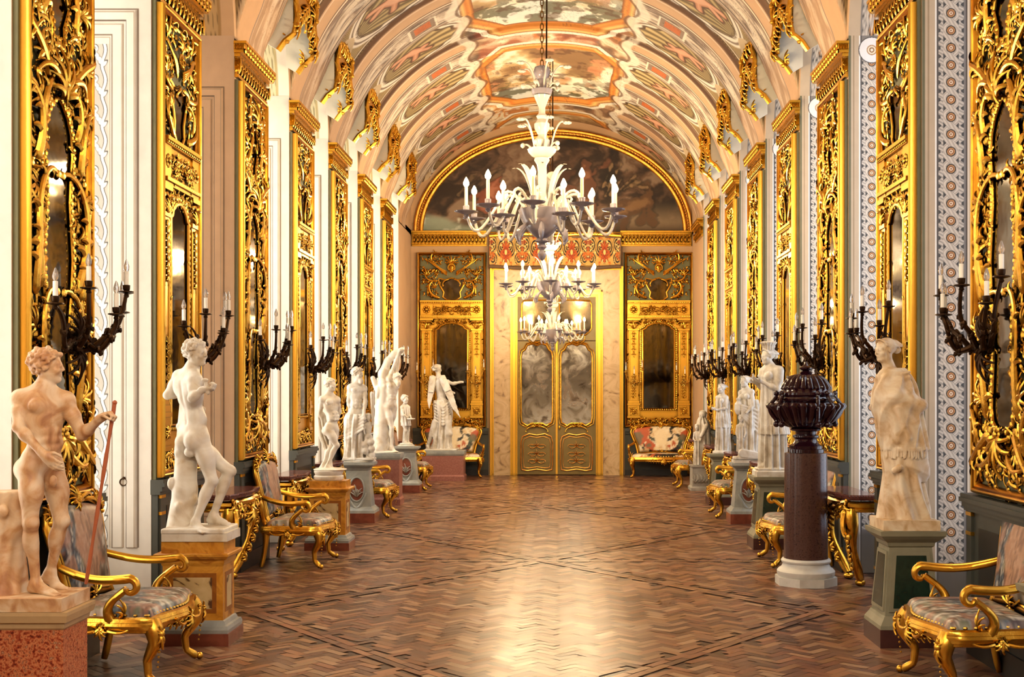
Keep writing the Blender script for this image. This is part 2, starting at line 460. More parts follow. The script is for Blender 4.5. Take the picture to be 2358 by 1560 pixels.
# ------------------------------------------------------------------ painted vault
def cross_z(t, y):
    """lunette vault over each window: t = distance in from the wall"""
    q = (y - pier_y(0) - PW - WHALF) / S
    dy = (q - np.round(q)) * S
    w = .67
    e = np.clip(1 - (dy / w) ** 2, 0, None)
    return np.where(np.abs(dy) < w, 5.2 + (.98 + .5 * t) * np.sqrt(e), 0.0)
def paint_vault(phi, y, cross, barrel):
    """colour of the vault: phi in degrees from the left springing, y along the hall"""
    left = phi < 90
    ps = np.where(left, phi, 180 - phi)
    u = ((y - pier_y(0)) / S) % 1.0
    arc = ps * .047                                         # metres round the vault
    ym = u * S
    n1 = fbm(phi * .09 + 11, y * 1.4, 1, 5); n2 = fbm(phi * .35, y * 3.5, 5, 4)
    wx = phi * .05 + 1.6 * fbm(phi * .06, y * .7, 9, 3); wy = y * 1.1 + 1.8 * fbm(phi * .07 + 5, y * .8, 21, 3)
    swirl = fbm(wx * 1.6, wy * 1.5, 33, 5); sw2 = fbm(wx * 3.2 + 9, wy * 2.6, 44, 4)
    C = ramp(sstep(.25, .75, swirl), ['5a4636', '9a7352', 'd9bf98', 'efe0c0', 'd8a468', 'c87f3c', '8a5a3a'])
    C = mixc(C, lin('f1e3c4'), sstep(.55, .7, sw2) * .7)
    C = mixc(C, lin('4a3526'), sstep(.47, .5, np.abs((sw2 * 6) % 1 - .5)) * .55)
    C = mixc(C, lin('b5532f'), sstep(.66, .72, fbm(phi * .05 + 40, y * .9, 71, 3)) * .45)
    C = mixc(C, lin('56617a'), sstep(.70, .74, fbm(phi * .05 + 80, y * .9, 91, 3)) * .7)
    # --- big framed scenes along the crown, one every two bays
    yf = ((y - pier_y(0) - .25 * S) / (2 * S)) % 1.0
    fx = np.abs(phi - 90) / 24.0; fy = np.abs(yf - .5) / .40
    fr = np.maximum(np.maximum(fx, fy), (fx + fy) / 1.6)
    inside = fr < .90
    sky = ramp(sstep(.25, .8, n1 + (yf - .5) * .5), ['8d6a44', 'caa873', 'efe4c6', 'f4ecd2', 'dfe2d6'])
    tree = sstep(.52, .6, fbm(phi * .22, y * 3.0, 55, 5)) * sstep(.35, .7, yf)
    sky = mixc(sky, lin('4c4a26'), tree * .85)
    fig = sstep(.56, .64, fbm(phi * .16 + 3, y * 2.2, 66, 4)) * sstep(.72, .45, yf)
    sky = mixc(sky, lin('c98a5e'), fig * .9)
    sky = mixc(sky, lin('5d3a22'), sstep(.60, .70, fbm(phi * .25, y * 4.5, 77, 4)) * .7)
    C = np.where(inside[..., None], sky, C)
    band = (fr > .90) & (fr < 1.08)
    C = np.where(band[..., None], ramp((fr - .9) / .18, ['7a3a10', 'e09038', 'd17a2a', 'f0c070', '8a4a18']), C)
    rim = (fr > 1.08) & (fr < 1.14)
    C = np.where(rim[..., None], lin('f0e6d0'), C)
    # --- figures beside the frame
    for (cp, cu) in ((30, .3), (30, .75)):
        d = np.hypot((np.abs(phi - 90) - cp) / 7.0, (yf - cu) / .13 * (.8 + .6 * n2))
        C = mixc(C, lin('b0704a'), sstep(1, .6, d) * .7); C = mixc(C, lin('3e2a1e'), (sstep(.2, .0, np.abs(d - 1)) * .5))
    # --- lower zone: ribs and bays
    low = sstep(66, 61, ps + 3 * (n2 - .5))
    rib = (u < .50)
    g1 = fbm(phi * .12, ym * 9, 101, 4)
    beige = np.array(lin('caa27a')) * (.9 + .2 * n1[..., None])
    gris = ramp(sstep(.25, .75, fbm(phi * .16 + 3, ym * 14, 111, 4)), ['6b5a4e', '9a8472', 'c4b098', 'dccdb4'])
    gris = mixc(gris, lin('efe3cf'), sstep(.06, .02, np.abs(np.sin(phi * .33 + 4 * ym) * .5 * .12 + ym - .86) ) * .5)
    R = np.where((ym < .46)[..., None], beige, gris)
    for (p, w_, c) in ((.02, .03, '7a5b43'), (.09, .015, 'e8d6ba'), (.40, .02, '6b4f3c'), (.435, .02, 'f2e4cc'), (.47, .015, '55402f'), (.62, .012, '4f3d33'), (1.05, .03, '5d4a3d'), (1.10, .025, 'f0e4d0'), (1.15, .025, '8a6d54'), (1.185, .02, 'efe0c8')):
        R = mixc(R, lin(c), sstep(w_, w_ * .4, np.abs(ym - p)))
    sq = np.maximum(np.abs(ps - 52) / 4.0, np.abs(ym - .84) / .17)
    R = np.where((sq < 1.25)[..., None], lin('e9dcc4'), R); R = np.where((sq < 1.05)[..., None], lin('8d7663'), R)
    R = np.where((sq < .72)[..., None], lin('b9602c') * (.8 + .5 * n2[..., None]), R)
    dots = (np.cos(arc * 2 * PI / .055) * np.cos(ym * 2 * PI / .055))
    B = np.where((dots > .25)[..., None], lin('6b5232'), lin('a48a58')) * np.ones(u.shape)[..., None]
    for (p, w_, c) in ((1.225, .02, '6b503a'), (1.26, .02, 'e9d8bc'), (1.30, .012, '5a432f'), (2.29, .02, '6b503a'), (2.25, .02, 'e9d8bc'), (2.215, .012, '5a432f')):
        B = mixc(B, lin(c), sstep(w_, w_ * .4, np.abs(ym - p)))
    # shell niche with a child in it
    ex = (ps - 48) / 14.0; ey = (ym - 1.76) / .46
    rr = np.hypot(ex, ey); ang = np.arctan2(ey, ex + 1.2)
    sc = 1 + .04 * np.cos(ang * 26)
    B = mixc(B, lin('f0e5d2'), sstep(1.34, 1.28, rr) * (rr > 1)); B = mixc(B, lin('7d6856'), sstep(.05, .02, np.abs(rr - 1.2)))
    B = mixc(B, lin('5a4228'), sstep(1.08, 1.04, rr / sc))
    shell = ramp(.5 + .5 * np.sin(ang * 26), ['64502f', 'a48a58', 'c9b27e'])
    shell = shell * (.75 + .35 * sstep(-1, .9, ex))[..., None]
    B = np.where((rr < .97 * sc)[..., None], shell, B)
    k = np.ones_like(ex) * 9
    for a, b_, r_ in (((-.15, -.25), (.05, .1), .17), ((.05, .1), (.3, .42), .09), ((.0, .05), (-.1, .55), .08), ((-.2, -.25), (-.55, -.05), .11), ((-.2, -.3), (-.6, -.45), .11), ((.2, -.02), (.2, -.02), .13)):
        k = np.minimum(k, segdist(ex, ey, a, b_) - r_)
    B = mixc(B, lin('5e3a22'), sstep(.09, .04, k)); B = mixc(B, lin('c98a66') * 1, sstep(.015, -.02, k)); B = mixc(B, lin('e9b592'), sstep(-.03, -.09, k) * .7)
    LO = np.where(rib[..., None], R, B)
    C = C * (1 - low[..., None]) + LO * low[..., None]
    edge = sstep(2.2, 1.2, np.abs(ps - 63 - 2 * np.sin(ym * 5)))
    C = mixc(C, lin('efe2ca'), edge * .75); C = mixc(C, lin('6b4a32'), sstep(.7, .3, np.abs(ps - 65.2 - 2 * np.sin(ym * 5))) * .8)
    # lunettes
    lun = cross > barrel
    t = cross - barrel
    dl = np.where((dots > .25)[..., None], lin('6f5838'), lin('ab9262'))
    dl = mixc(np.ones_like(C) * dl, lin('d8bf9a'), sstep(.16, .12, t)); dl = mixc(dl, lin('5d4632'), sstep(.03, .012, np.abs(t - .14)))
    C = np.where(lun[..., None], dl, C)
    # springing
    hx = fbm(phi * .45 + 2.2 * n1, y * 5 + 2.2 * n1, 121, 4); hl = sstep(.07, .02, np.abs((hx * 7) % 1 - .5))
    hz = np.where(rib & (ps < 62), (ym > .52) & (ym < 1.03), (ps > 62) & (rr > 1.3))
    C = mixc(C, lin('4a3426'), hl * hz * .55 * sstep(.40, .55, fbm(phi * .1 + 7, y * 1.2, 131, 3)))
    C = C * np.where((~rib) & (ps < 62), .82, .90)[..., None]
    C = mixc(C, lin('c39a72'), sstep(24, 15, ps) * (~lun) * np.where(ym < .5, 1, .55)); C = mixc(C, lin('8a7362'), sstep(.02, .008, np.abs(ym - .50)) * (ps < 60)); C = mixc(C, lin('8a7362'), sstep(.02, .008, np.abs(ym - 1.10)) * (ps < 60))
    return C
def build_vault():
    def strip(y0, y1, ny, nphi):
        ph = np.linspace(0, 180, nphi); yy = np.linspace(y0, y1, ny)
        PH, Y = np.meshgrid(ph, yy, indexing='ij')
        u = ((Y - pier_y(0)) / S) % 1.0
        ribm = sstep(0, .015, u) * sstep(.52, .505, u) * .022
        a = VA * (1 - ribm * sstep(3, 14, np.minimum(PH, 180 - PH))); b = VB * (1 - ribm)
        X = XC - a * np.cos(np.radians(PH)); Z = ZS + b * np.sin(np.radians(PH))
        t = np.where(PH < 90, X - XL, XR - X)
        cz = np.where(np.minimum(PH, 180 - PH) < 60, cross_z(np.clip(t, 0, None), Y), 0)
        C = paint_vault(PH, Y, cz, Z)
        Z2 = np.maximum(Z, cz)
        return np.stack([X, Y, Z2], -1), C
    P, C = strip(8.6, YE + .02, 1200, 600)
    o = link(bpy.data.objects.new('ceiling', fast_grid_mesh('ceiling', P, C, M_FRESCO)))
    tag(o, 'barrel vault painted with framed scenes, shells and grey ribs', kind='structure')
    P, C = strip(YB, 8.6, 60, 60)
    link(bpy.data.objects.new('ceiling_near_bays', fast_grid_mesh('ceiling_near', P, C, M_FRESCO)), o)
build_vault()

# ------------------------------------------------------------------ side walls
def guilloche(x, z, per=.134, hw=.075):
    """interlaced band with rosettes: returns colour"""
    s = z / per; q = x / hw
    base = np.ones(np.shape(x) + (3,)) * lin('4a4a48')
    for sgn in (1, -1):
        for sh in (0,):
            d = q - sgn * .60 * np.cos(PI * s)
            m = sstep(.50, .45, np.abs(d))
            ln = .5 + .5 * np.cos(d * 16 + 2.5 * np.sin(s * PI * 2))
            col = ramp(.45 + .55 * ln, ['6d655c', 'bdb2a2', 'ddd3c4'])
            over = sgn * np.sin(PI * s + .0) > 0
            base = np.where(((m > .5) & (over | (np.abs(q + sgn * .62 * np.cos(PI * s)) > .52)))[..., None], col, base)
    sc = s - np.round(s)
    rr = np.hypot(q, sc * per / hw)
    base = np.where((rr < .52)[..., None], lin('39332d'), base); base = np.where((rr < .40)[..., None], lin('c9935c'), base)
    base = np.where((rr < .29)[..., None], lin('8a4f28'), base); base = np.where((rr < .20)[..., None], lin('f0d9b8'), base); base = np.where((rr < .08)[..., None], lin('7a4a2a'), base)
    leaf = (np.abs(q) > .8) & (np.abs(q) < 1.25 - .25 * np.cos(s * 4 * PI))
    base = np.where(leaf[..., None], lin('d9d0c2') * (.75 + .25 * np.cos(s * 30 + q * 9))[..., None], base)
    return base
def jamb_right():
    u = np.linspace(0, EMB, 250); z = np.linspace(.0, 5.22, 1300)
    U, Z = np.meshgrid(u, z, indexing='ij')
    n = fbm(U * 5, Z * 2, 3, 4)[..., None]
    C = np.ones(U.shape + (3,)) * lin('c9b598') * (.88 + .2 * n)
    g = guilloche(U - .225, Z)
    inb = (U > .115) & (U < .345)
    C = np.where(inb[..., None], lin('86807a') * (.9 + .2 * n), C)
    C = np.where(((np.abs(U - .225) < .098) & (Z > .42) & (Z < 4.98))[..., None], g, C)
    for (p, w, c) in ((.012, .014, '6e6c50'), (.05, .008, 'a58f70'), (.108, .008, 'fffdf6'), (.12, .008, '55504c'), (.345, .006, '4a423c'), (.36, .006, 'e6d8c2'), (.455, .006, '6d5a46')):
        C = mixc(C, lin(c), sstep(w, w * .6, np.abs(U - p)))
    C = np.where((U > .46)[..., None], lin('8d8676') * (.8 + .3 * n), C)
    rr = np.hypot(U - .225, Z - 5.08)
    for (r_, c) in ((.13, '5a5754'), (.12, 'f2f0ec'), (.05, 'b58a5a'), (.04, 'f0e2c8'), (.026, '9a7042'), (.014, 'f6ecd8')):
        C = np.where((rr < r_)[..., None], lin(c), C)
    C = mixc(C, lin('6a665a'), sstep(.42, .36, Z) * .6)
    P = np.stack([U, np.zeros_like(U), Z], -1)
    return P, C
def jamb_left(kind):
    u = np.linspace(0, EMB, 230); z = np.linspace(.0, 5.22, 1200)
    U, Z = np.meshgrid(u, z, indexing='ij')
    n = fbm(U * 6, Z * 1.5, 8, 5)[..., None]
    tone = {'white': 'cfc8ba', 'beige': 'bb9a78'}[kind]
    C = np.ones(U.shape + (3,)) * lin(tone) * (.92 + .16 * n)
    h = np.zeros_like(U)
    top = 4.72
    e = np.minimum(U, top + .10 - Z)                        # moulded frame runs round the top of the panel too
    ins = (Z > .55)
    for (p, w, c) in ((.10, .007, '6d5a46'), (.125, .005, '9a866c'), (.19, .007, '5f4d3c'), (.215, .005, 'a8957c'), (.30, .007, '6f5d49'), (.318, .005, '9a876e')):
        C = mixc(C, lin(c), sstep(w, w * .5, np.abs(e - p)) * ins)
    h += ins * (.018 * sstep(.10, .12, e) * sstep(.20, .185, e) + .010 * sstep(.21, .23, e) * sstep(.315, .30, e))
    if kind == 'white':
        # grey painted scroll of curling leaves hanging down the panel
        q = (U - .405) / .062; per = .235; s = Z / per; f = s - np.floor(s)
        m = np.zeros_like(U); dk = np.zeros_like(U)
        for j in range(5):
            cx = -.5 + 1.3 * np.sin((f - .1 * j) * 2.4); cy = .12 + .17 * j
            d = np.hypot((q - (-.65 + .33 * j)) / .42, (f - (.25 + .10 * j) - .16 * (q + .2) ** 2) / .085)
            m = np.maximum(m, sstep(1, .75, d)); dk = np.maximum(dk, sstep(.28, .12, np.abs(d - 1)))
        on = (Z > .5) & (Z < 4.45)
        ds = np.abs(q + .62 - .22 * np.sin(2 * PI * f)); m = np.maximum(m, sstep(.20, .15, ds)); dk = np.maximum(dk, sstep(.10, .04, np.abs(ds - .20)))
        dr = np.hypot((q - .50) / .42, (f - .80) / .125); m = np.maximum(m, sstep(1, .9, dr) * sstep(.35, .5, dr)); dk = np.maximum(dk, sstep(.2, .08, np.abs(dr - 1.05))); dk = np.maximum(dk, sstep(.2, .08, np.abs(dr - .42)))
        C = mixc(C, lin('8a857a'), sstep(1.6, .9, np.abs(q)) * on * .45); C = mixc(C, lin('35332f'), dk * on * .95); C = mixc(C, lin('f4f2ec'), m * on * .7)
        sh = np.hypot((q - .25) / .8, (f - .55) / .3)
        C = mixc(C, lin('b9b2a4'), sstep(1.05, .8, sh) * (m < .3) * on * .5)
    P = np.stack([-U, -h, Z], -1)
    return P, C
JR = jamb_right(); JLW = jamb_left('white'); JLB = jamb_left('beige')
ME_JR = fast_grid_mesh('jamb_right', JR[0], JR[1], M_PAINT); ME_JLW = fast_grid_mesh('jamb_white', JLW[0], JLW[1], M_PAINT, True); ME_JLB = fast_grid_mesh('jamb_shaded', JLB[0], JLB[1], M_PAINT, True)

def build_wall(side):
    XW, sg = (XL, -1) if side == 'left' else (XR, 1)
    def xo(d): return XW + sg * d                           # d = distance outwards from the room
    mb = MB(); n0 = -1
    def bx(d0, d1, y0, y1, z0, z1):
        xs = sorted((xo(d0), xo(d1))); mb.box((xs[0], y0, z0), (xs[1], y1, z1))
    for n in range(n0, 11):
        y0 = pier_y(n); y1 = y0 + PW if n < 10 else YE
        bx(0, EMB, y0, y1, 0, 5.2)
    bx(EMB, EMB + .1, pier_y(n0) - 2, YE, 0, .35)
    # wall above: arches over the windows, up to the lunettes
    yy = np.linspace(pier_y(n0), YE, 1400)
    T = np.maximum(ZS, cross_z(0.0, yy)) + .03
    q = (yy - pier_y(0) - PW - WHALF) / S; dy = (q - np.round(q)) * S
    Bz = np.where(np.abs(dy) < WHALF, 5.18 + .86 * np.sqrt(np.clip(1 - (dy / WHALF) ** 2, 0, None)), 5.1)
    Bz = np.where(yy > pier_y(10), 5.1, Bz)
    P = np.stack([np.stack([np.full_like(yy, XW), yy, Bz], -1), np.stack([np.full_like(yy, XW), yy, np.maximum(T, Bz + .01)], -1)], 0)
    mb.grid(P, flip=(side == 'left'))
    w = mb.build('wall_' + side, M_BEIGE, None, smooth=False)
    tag(w, side + ' wall of piers and arched window niches', kind='structure')
    for n in range(1, 11):
        if side == 'left': me = ME_JLB if n == 5 else ME_JLW  # fifth pier: darker jamb copy, shade of its dim window painted into the tone
        else: me = ME_JR
        j = link(bpy.data.objects.new('jamb_panel', me), w); j.location = (XW, pier_y(n) - .004, 0)
        # arch soffit, painted
        yc = win_y(n - 1); a = np.linspace(0, PI, 60); d = np.linspace(0, EMB, 90)
        A, Dm = np.meshgrid(a, d, indexing='ij')
        Y = yc + WHALF * np.cos(A) * .998; Z = 5.18 + .858 * np.sin(A)
        if side == 'right':
            C = np.ones(A.shape + (3,)) * lin('c9b598')
            inb = (Dm > .115) & (Dm < .345); C = np.where(inb[..., None], lin('86807a'), C)
            s_ = A * .75
            C = np.where((np.abs(Dm - .225) < .098)[..., None], guilloche(Dm - .225, s_ + .2), C)
            C = np.where((Dm > .46)[..., None], lin('7d776c'), C)
        else:
            C = np.ones(A.shape + (3,)) * lin('e6dcca')
            dt = np.cos(Dm * 2 * PI / .045) * np.cos(A * .75 * 2 * PI / .045)
            pan = (Dm > .14) & (Dm < .68)
            C = np.where(pan[..., None], np.where((dt > .5)[..., None], lin('8d8460'), lin('d2c9a4')), C)
            C = mixc(C, lin('b8a878'), sstep(.02, .01, np.abs(Dm - .14)))
            sw = np.hypot((Dm - .45 - .05 * np.sin(A * 14)) / .05, 0)
            C = mixc(C, lin('f4f1ea'), sstep(1.2, .8, sw) * pan); C = mixc(C, lin('8a8376'), sstep(.25, .1, np.abs(sw - 1.1)) * pan)
        if side == 'left' and n == 5: C = C * lin('d2b08c')  # same painted shade tone carried up into the soffit
        Ps = np.stack([XW + sg * Dm, Y, Z], -1)
        link(bpy.data.objects.new('arch_soffit', fast_grid_mesh('arch_soffit', Ps, C, M_PAINT, side == 'left')), w)
    # dado under every mirror, painted olive grey, with a moulded top and a dark foot
    for n in range(2, 10):
        y0 = pier_y(n); yc = y0 + PW / 2
        d = MB()
        def blk(d0, d1, yy0, yy1, z0, z1):
            xs = sorted((xo(-d0), xo(-d1))); d.box((xs[0], yy0, z0), (xs[1], yy1, z1))
        blk(0, .05, y0 + .0, y0 + PW, .16, 1.0)
        blk(0, .07, y0 + .02, y0 + .11, .16, .98); blk(0, .07, y0 + PW - .11, y0 + PW - .02, .16, .98)
        for (p, z0, z1) in ((.075, .96, .985), (.09, .985, 1.02), (.11, 1.02, 1.05), (.10, 1.05, 1.075)): blk(0, p, y0 - .02, y0 + PW + .02, z0, z1)
        d.build('dado_panel', M_DADO, w, smooth=False)
        f = MB(); xs = sorted((xo(0), xo(-.065))); f.box((xs[0], y0 - .0, 0), (xs[1], y0 + PW, .16)); xs = sorted((xo(0), xo(-.054))); f.box((xs[0], y0 + .2, .24), (xs[1], y0 + PW - .2, .86))
        f.build('dado_foot', M_DADOD, w, smooth=False)
        g = MB()
        for yy in (y0 + .065, y0 + PW - .065):
            for z in (.93, .80, .22):
                xs = sorted((xo(-.075), xo(-.05))); g.box((xs[0], yy - .05, z), (xs[1], yy + .05, z + .025))
        g.build('dado_gilding', GOLD2, w, smooth=False)
    # windows at the back of the niches
    for n in range(1, 10):
        yc = win_y(n); k = (n if side == 'left' else n + 9)
        wf = MB()
        def fb(y0, y1, z0, z1, d0=.60, d1=.67):
            xs = sorted((xo(d0), xo(d1))); wf.box((xs[0], y0, z0), (xs[1], y1, z1))
        fb(yc - WHALF, yc - WHALF + .07, .36, 5.6); fb(yc + WHALF - .07, yc + WHALF, .36, 5.6); fb(yc - .04, yc + .04, .36, 5.9)
        for z in (.36, 1.6, 2.8, 4.0, 5.1): fb(yc - WHALF, yc + WHALF, z, z + .07)
        o = wf.build('window_%d' % k, M_CREAM, None, smooth=False); tag(o, 'tall arched window of %s wall, wooden frame' % side, kind='structure')
        p = MB(); p.add([(xo(.66), yc - WHALF, .36), (xo(.66), yc + WHALF, .36), (xo(.66), yc + WHALF, 6.05), (xo(.66), yc - WHALF, 6.05)], [(0, 1, 2, 3)])
        p.build('pane', M_PANE_L if side == 'left' else M_PANE_R, o, smooth=False)
M_PANE_L = M_emit('daylit window pane', 'fff8ea', 1.2); M_PANE_R = M_emit('cool daylit window pane', 'cfe0ff', 1.0)
build_wall('left'); build_wall('right')

# ------------------------------------------------------------------ end wall with its great painted lunette
def build_end():
    mb = MB()
    mb.box((XL - .8, YE, 0), (XR + .8, YE + .2, 7.7))
    w = mb.build('wall_end', M_BEIGE, None, smooth=False); tag(w, 'end wall with lunette painting, gilt cornice and door', kind='structure')
    # lunette painting
    LA, LB, zc, xc = 2.80, 2.02, 5.17, -.15
    r = np.linspace(0, 1, 150); a = np.linspace(0, PI, 300)
    R, A = np.meshgrid(r, a, indexing='ij')
    X = LA * R * np.cos(A); Z = LB * R * np.sin(A)
    n1 = fbm(X * 1.2 + 3, Z * 1.8, 4, 5); n2 = fbm(X * 4, Z * 5, 14, 4); n3 = fbm(X * 2.2 + 4 * n1, Z * 3 + 4 * n1, 24, 4)
    C = ramp(sstep(.25, .75, n3), ['1d1512', '33251d', '523c2e', '6b523f', '8a7460'])
    C = mixc(C, lin('7d6a52'), sstep(.35, .05, Z / LB) * sstep(.6, 1.8, X)); C = mixc(C, lin('5d4a38'), sstep(.12, .0, Z / LB))
    C = mixc(C, lin('8f9a8a'), sstep(.0, .12, .33 - Z - .18 * (X + 2.4) + .25 * (n1 - .5)) * (X < -1.0)); C = mixc(C, lin('cdd2c4'), sstep(.55, .7, n2) * (Z < .30) * (X < -1.1) * .8)
    C = mixc(C, lin('2a1c14'), sstep(.05, -.05, np.abs(Z - .62 + .12 * X) - .14) * (X < -1.2) * (X > -2.6))
    def figure(segs, c, hi):
        nonlocal C
        k = np.ones_like(X) * 9
        for p, q, rr in segs: k = np.minimum(k, segdist(X, Z, p, q) - rr)
        k = k + .22 * (n2 - .5) + .10 * (fbm(X * 9, Z * 11, 94, 3) - .5)
        C = mixc(C, lin('1a120d'), sstep(.06, .02, k) * .6); C = mixc(C, lin(c) * (.55 + .8 * n1[..., None]), sstep(.02, -.02, k) * .85); C = mixc(C, lin(hi), sstep(-.02, -.10, k) * sstep(.45, .6, n2) * .7)
    figure([((-1.45, .55), (-1.25, .95), .17), ((-1.2, 1.1), (-1.2, 1.1), .11), ((-1.35, .85), (-1.75, .75), .07), ((-1.4, .5), (-1.0, .3), .10)], '8a4a30', 'b5755a')
    figure([((-.2, .6), (-.1, 1.1), .2), ((-.1, 1.3), (-.1, 1.3), .12), ((-.1, 1.0), (.45, 1.25), .07)], '4a2f22', '7a5238')
    figure([((.75, .6), (.7, 1.2), .16), ((.68, 1.4), (.68, 1.4), .11), ((.7, 1.1), (1.2, 1.5), .06), ((.7, 1.1), (.2, .85), .06)], '6a4330', 'a06f50')
    figure([((1.35, .42), (1.95, .62), .17), ((1.32, .40), (1.15, .25), .10), ((1.4, .35), (1.25, .02), .05), ((1.55, .4), (1.5, .06), .05), ((2.0, .55), (2.12, .18), .06), ((1.95, .5), (1.85, .2), .05), ((2.05, .75), (2.02, 1.0), .04), ((2.02, 1.0), (1.88, .98), .035)], '5d4028', '8a6844')
    for i in range(6):
        x0 = .95 + .14 * i; figure([((x0, .7 + .05 * i), (x0 + .35, 1.55 - .12 * i), .012)], '8a7050', 'b09870')
    for i in range(4): figure([((-2.0 + .1 * i, .8), (-1.3 + .08 * i, 1.6 - .1 * i), .014)], '705a42', 'a08a68')
    P = np.stack([xc + X, np.full_like(X, YE - .012), zc + Z], -1)
    link(bpy.data.objects.new('lunette_painting', fast_grid_mesh('lunette_painting', P, C, M_PAINT)), w)
    # gilded arch frame
    f = MB(); a = np.linspace(0, PI, 90)
    for (k, rr, col) in ((0.0, .05, 0), (.07, .035, 0), (.125, .045, 0)):
        f.tube(np.stack([xc + (LA + k) * np.cos(a), np.full_like(a, YE - .03), zc + (LB + k) * np.sin(a)], -1), rr, 8)
    for i in range(120):
        t = PI * (i + .5) / 120
        f.ball((xc + (LA + .07) * math.cos(t), YE - .055, zc + (LB + .07) * math.sin(t)), .028, 6, 4)
    f.build('lunette_frame', GOLDB, w)
    # cornice across the wall at the springing
    c = MB()
    for (p, z0, z1) in ((.06, 4.86, 4.90), (.10, 4.90, 4.93), (.05, 4.93, 5.06), (.10, 5.06, 5.09), (.15, 5.09, 5.14), (.18, 5.14, 5.17)):
        for (x0, x1) in ((XL + .02, -1.56), (1.27, XR - .02)): c.box((x0, YE - p, z0), (x1, YE, z1))
    for (x0, x1) in ((XL + .04, -1.58), (1.29, XR - .04)):
        n = int((x1 - x0) / .075)
        for i in range(n):
            x = x0 + (i + .5) * (x1 - x0) / n
            c.ball((x, YE - .07, 4.995), (.03, .035, .055), 6, 5); c.ball((x, YE - .15, 5.075), (.022, .03, .025), 6, 4); c.ball((x, YE - .11, 4.915), (.02, .02, .018), 5, 4)
    c.build('end_cornice', GOLD, w)
    # vertical gilt fillets and dado
    d = MB()
    for (x0, x1) in ((-3.12, -1.52), (1.37, 2.76)):
        d.box((x0, YE - .05, .12), (x1, YE, .98)); d.box((x0 - .0, YE - .12, .93), (x1, YE, 1.0)); d.box((x0, YE - .09, .88), (x1, YE, .93))
        for k in range(3):
            xa = x0 + .08 + k * (x1 - x0 - .08) / 3; d.box((xa, YE - .065, .25), (xa + (x1 - x0) / 3 - .16, YE - .05, .80))
    d.build('dado_panel', M_DADO, w, smooth=False)
    d2 = MB()
    for (x0, x1) in ((-3.12, -1.52), (1.37, 2.76)): d2.box((x0, YE - .07, 0), (x1, YE, .12))
    d2.build('dado_foot', M_DADOD, w, smooth=False)
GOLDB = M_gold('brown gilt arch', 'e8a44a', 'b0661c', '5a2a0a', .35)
build_end()
# ------------------------------------------------------------------ carved ornament (local: X across, Z up, -Y outwards)
def scroll(mb, u, v, head, length, k0, k1, r0=.02, r1=.006, out=.06, bulge=.03, n=16, sides=6, ball=True, pw=2.0, flat=1.0, leaf=0):
    t = np.linspace(0, 1, n); ds = length / (n - 1)
    kap = k0 + (k1 - k0) * t ** pw
    th = head + np.concatenate([[0], np.cumsum((kap[1:] + kap[:-1]) / 2 * ds)])
    x = u + np.concatenate([[0], np.cumsum(np.cos(th[:-1]) * ds)]); z = v + np.concatenate([[0], np.cumsum(np.sin(th[:-1]) * ds)])
    y = -(out + bulge * np.sin(PI * t) + .012 * t)
    r = r0 + (r1 - r0) * t
    r[0] *= .5
    mb.tube(np.stack([x, y, z], -1), r, sides, ref=(0, -1, 0), flat=flat)
    if ball: mb.ball((x[-1], y[-1], z[-1]), r1 * 2.1, 6, 4)
    for j in range(leaf):
        i = 1 + int((n - 3) * (j + .5) / leaf); sd_ = 1 if j % 2 else -1; q = np.linspace(0, 1, 6)
        a_ = th[i] + sd_ * (.55 + 1.3 * q); l_ = r[i] * 3.6
        lx = x[i] + np.cumsum(np.cos(a_)) * l_ / 6; lz = z[i] + np.cumsum(np.sin(a_)) * l_ / 6
        mb.tube(np.stack([lx, y[i] - .012 * np.sin(PI * q), lz], -1), r[i] * np.array([.5, .72, .7, .55, .4, .18]), 5, ref=(0, -1, 0))
    return x[-1], z[-1], th[-1]
def acanthus(mb, u, v, head, size, out=.06, n=5, spread=1.5, r=.02):
    for i in range(n):
        a = head + (i - (n - 1) / 2) * spread / max(n - 1, 1)
        l = size * (1 - .35 * abs(i - (n - 1) / 2) / max((n - 1) / 2, 1))
        s_ = 1 if i >= (n - 1) / 2 else -1
        scroll(mb, u, v, a, l, 0, s_ * 2.8 / l, r, r * .35, out, size * .22, 9, 6, False)
def rosette(mb, u, v, r, out=.08):
    mb.ball((u, -out - r * .3, v), (r * .45, r * .4, r * .45), 8, 5)
    for i in range(8):
        a = i * PI / 4
        mb.ball((u + r * .75 * math.cos(a), -out, v + r * .75 * math.sin(a)), (r * .34, r * .3, r * .34), 6, 4)
def foliage_fill(mb, R, inside, box, n, size=(.06, .16), out=.05, rad=.011):
    """crowded small scrolls and buds where inside(u, v) holds; mirrored about u = 0"""
    c = 0; k = 0
    while c < n and k < n * 30:
        k += 1
        u = R.uniform(box[0], box[1]); v = R.uniform(box[2], box[3])
        if not inside(u, v): continue
        c += 1
        a = R.uniform(0, 2 * PI); l = R.uniform(*size); sg = R.choice((-1, 1)); o = out + R.uniform(0, .03); rr = rad * R.uniform(.7, 1.4)
        kk = R.uniform(4, 10) / l * .6; t = R.random()
        for m in (1, -1):
            uu = u * m; aa = a if m == 1 else PI - a; ss = sg * m
            if t < .62: scroll(mb, uu, v, aa, l, .5 * ss / l, ss * kk, rr, rr * .4, o, .025, 11, 5)
            elif t < .86: acanthus(mb, uu, v, aa, l * .8, o, 3, 1.3, rr)
            else: mb.ball((uu, -o - .01, v), (rr * 1.7, rr * 1.5, rr * 1.7), 6, 4)
def pmouth(mb, outline, out, col=None):
    """flat polygon (u, v) at distance out"""
    n = len(outline)
    mb.add([(u, -out, v) for u, v in outline], [tuple(range(n))])
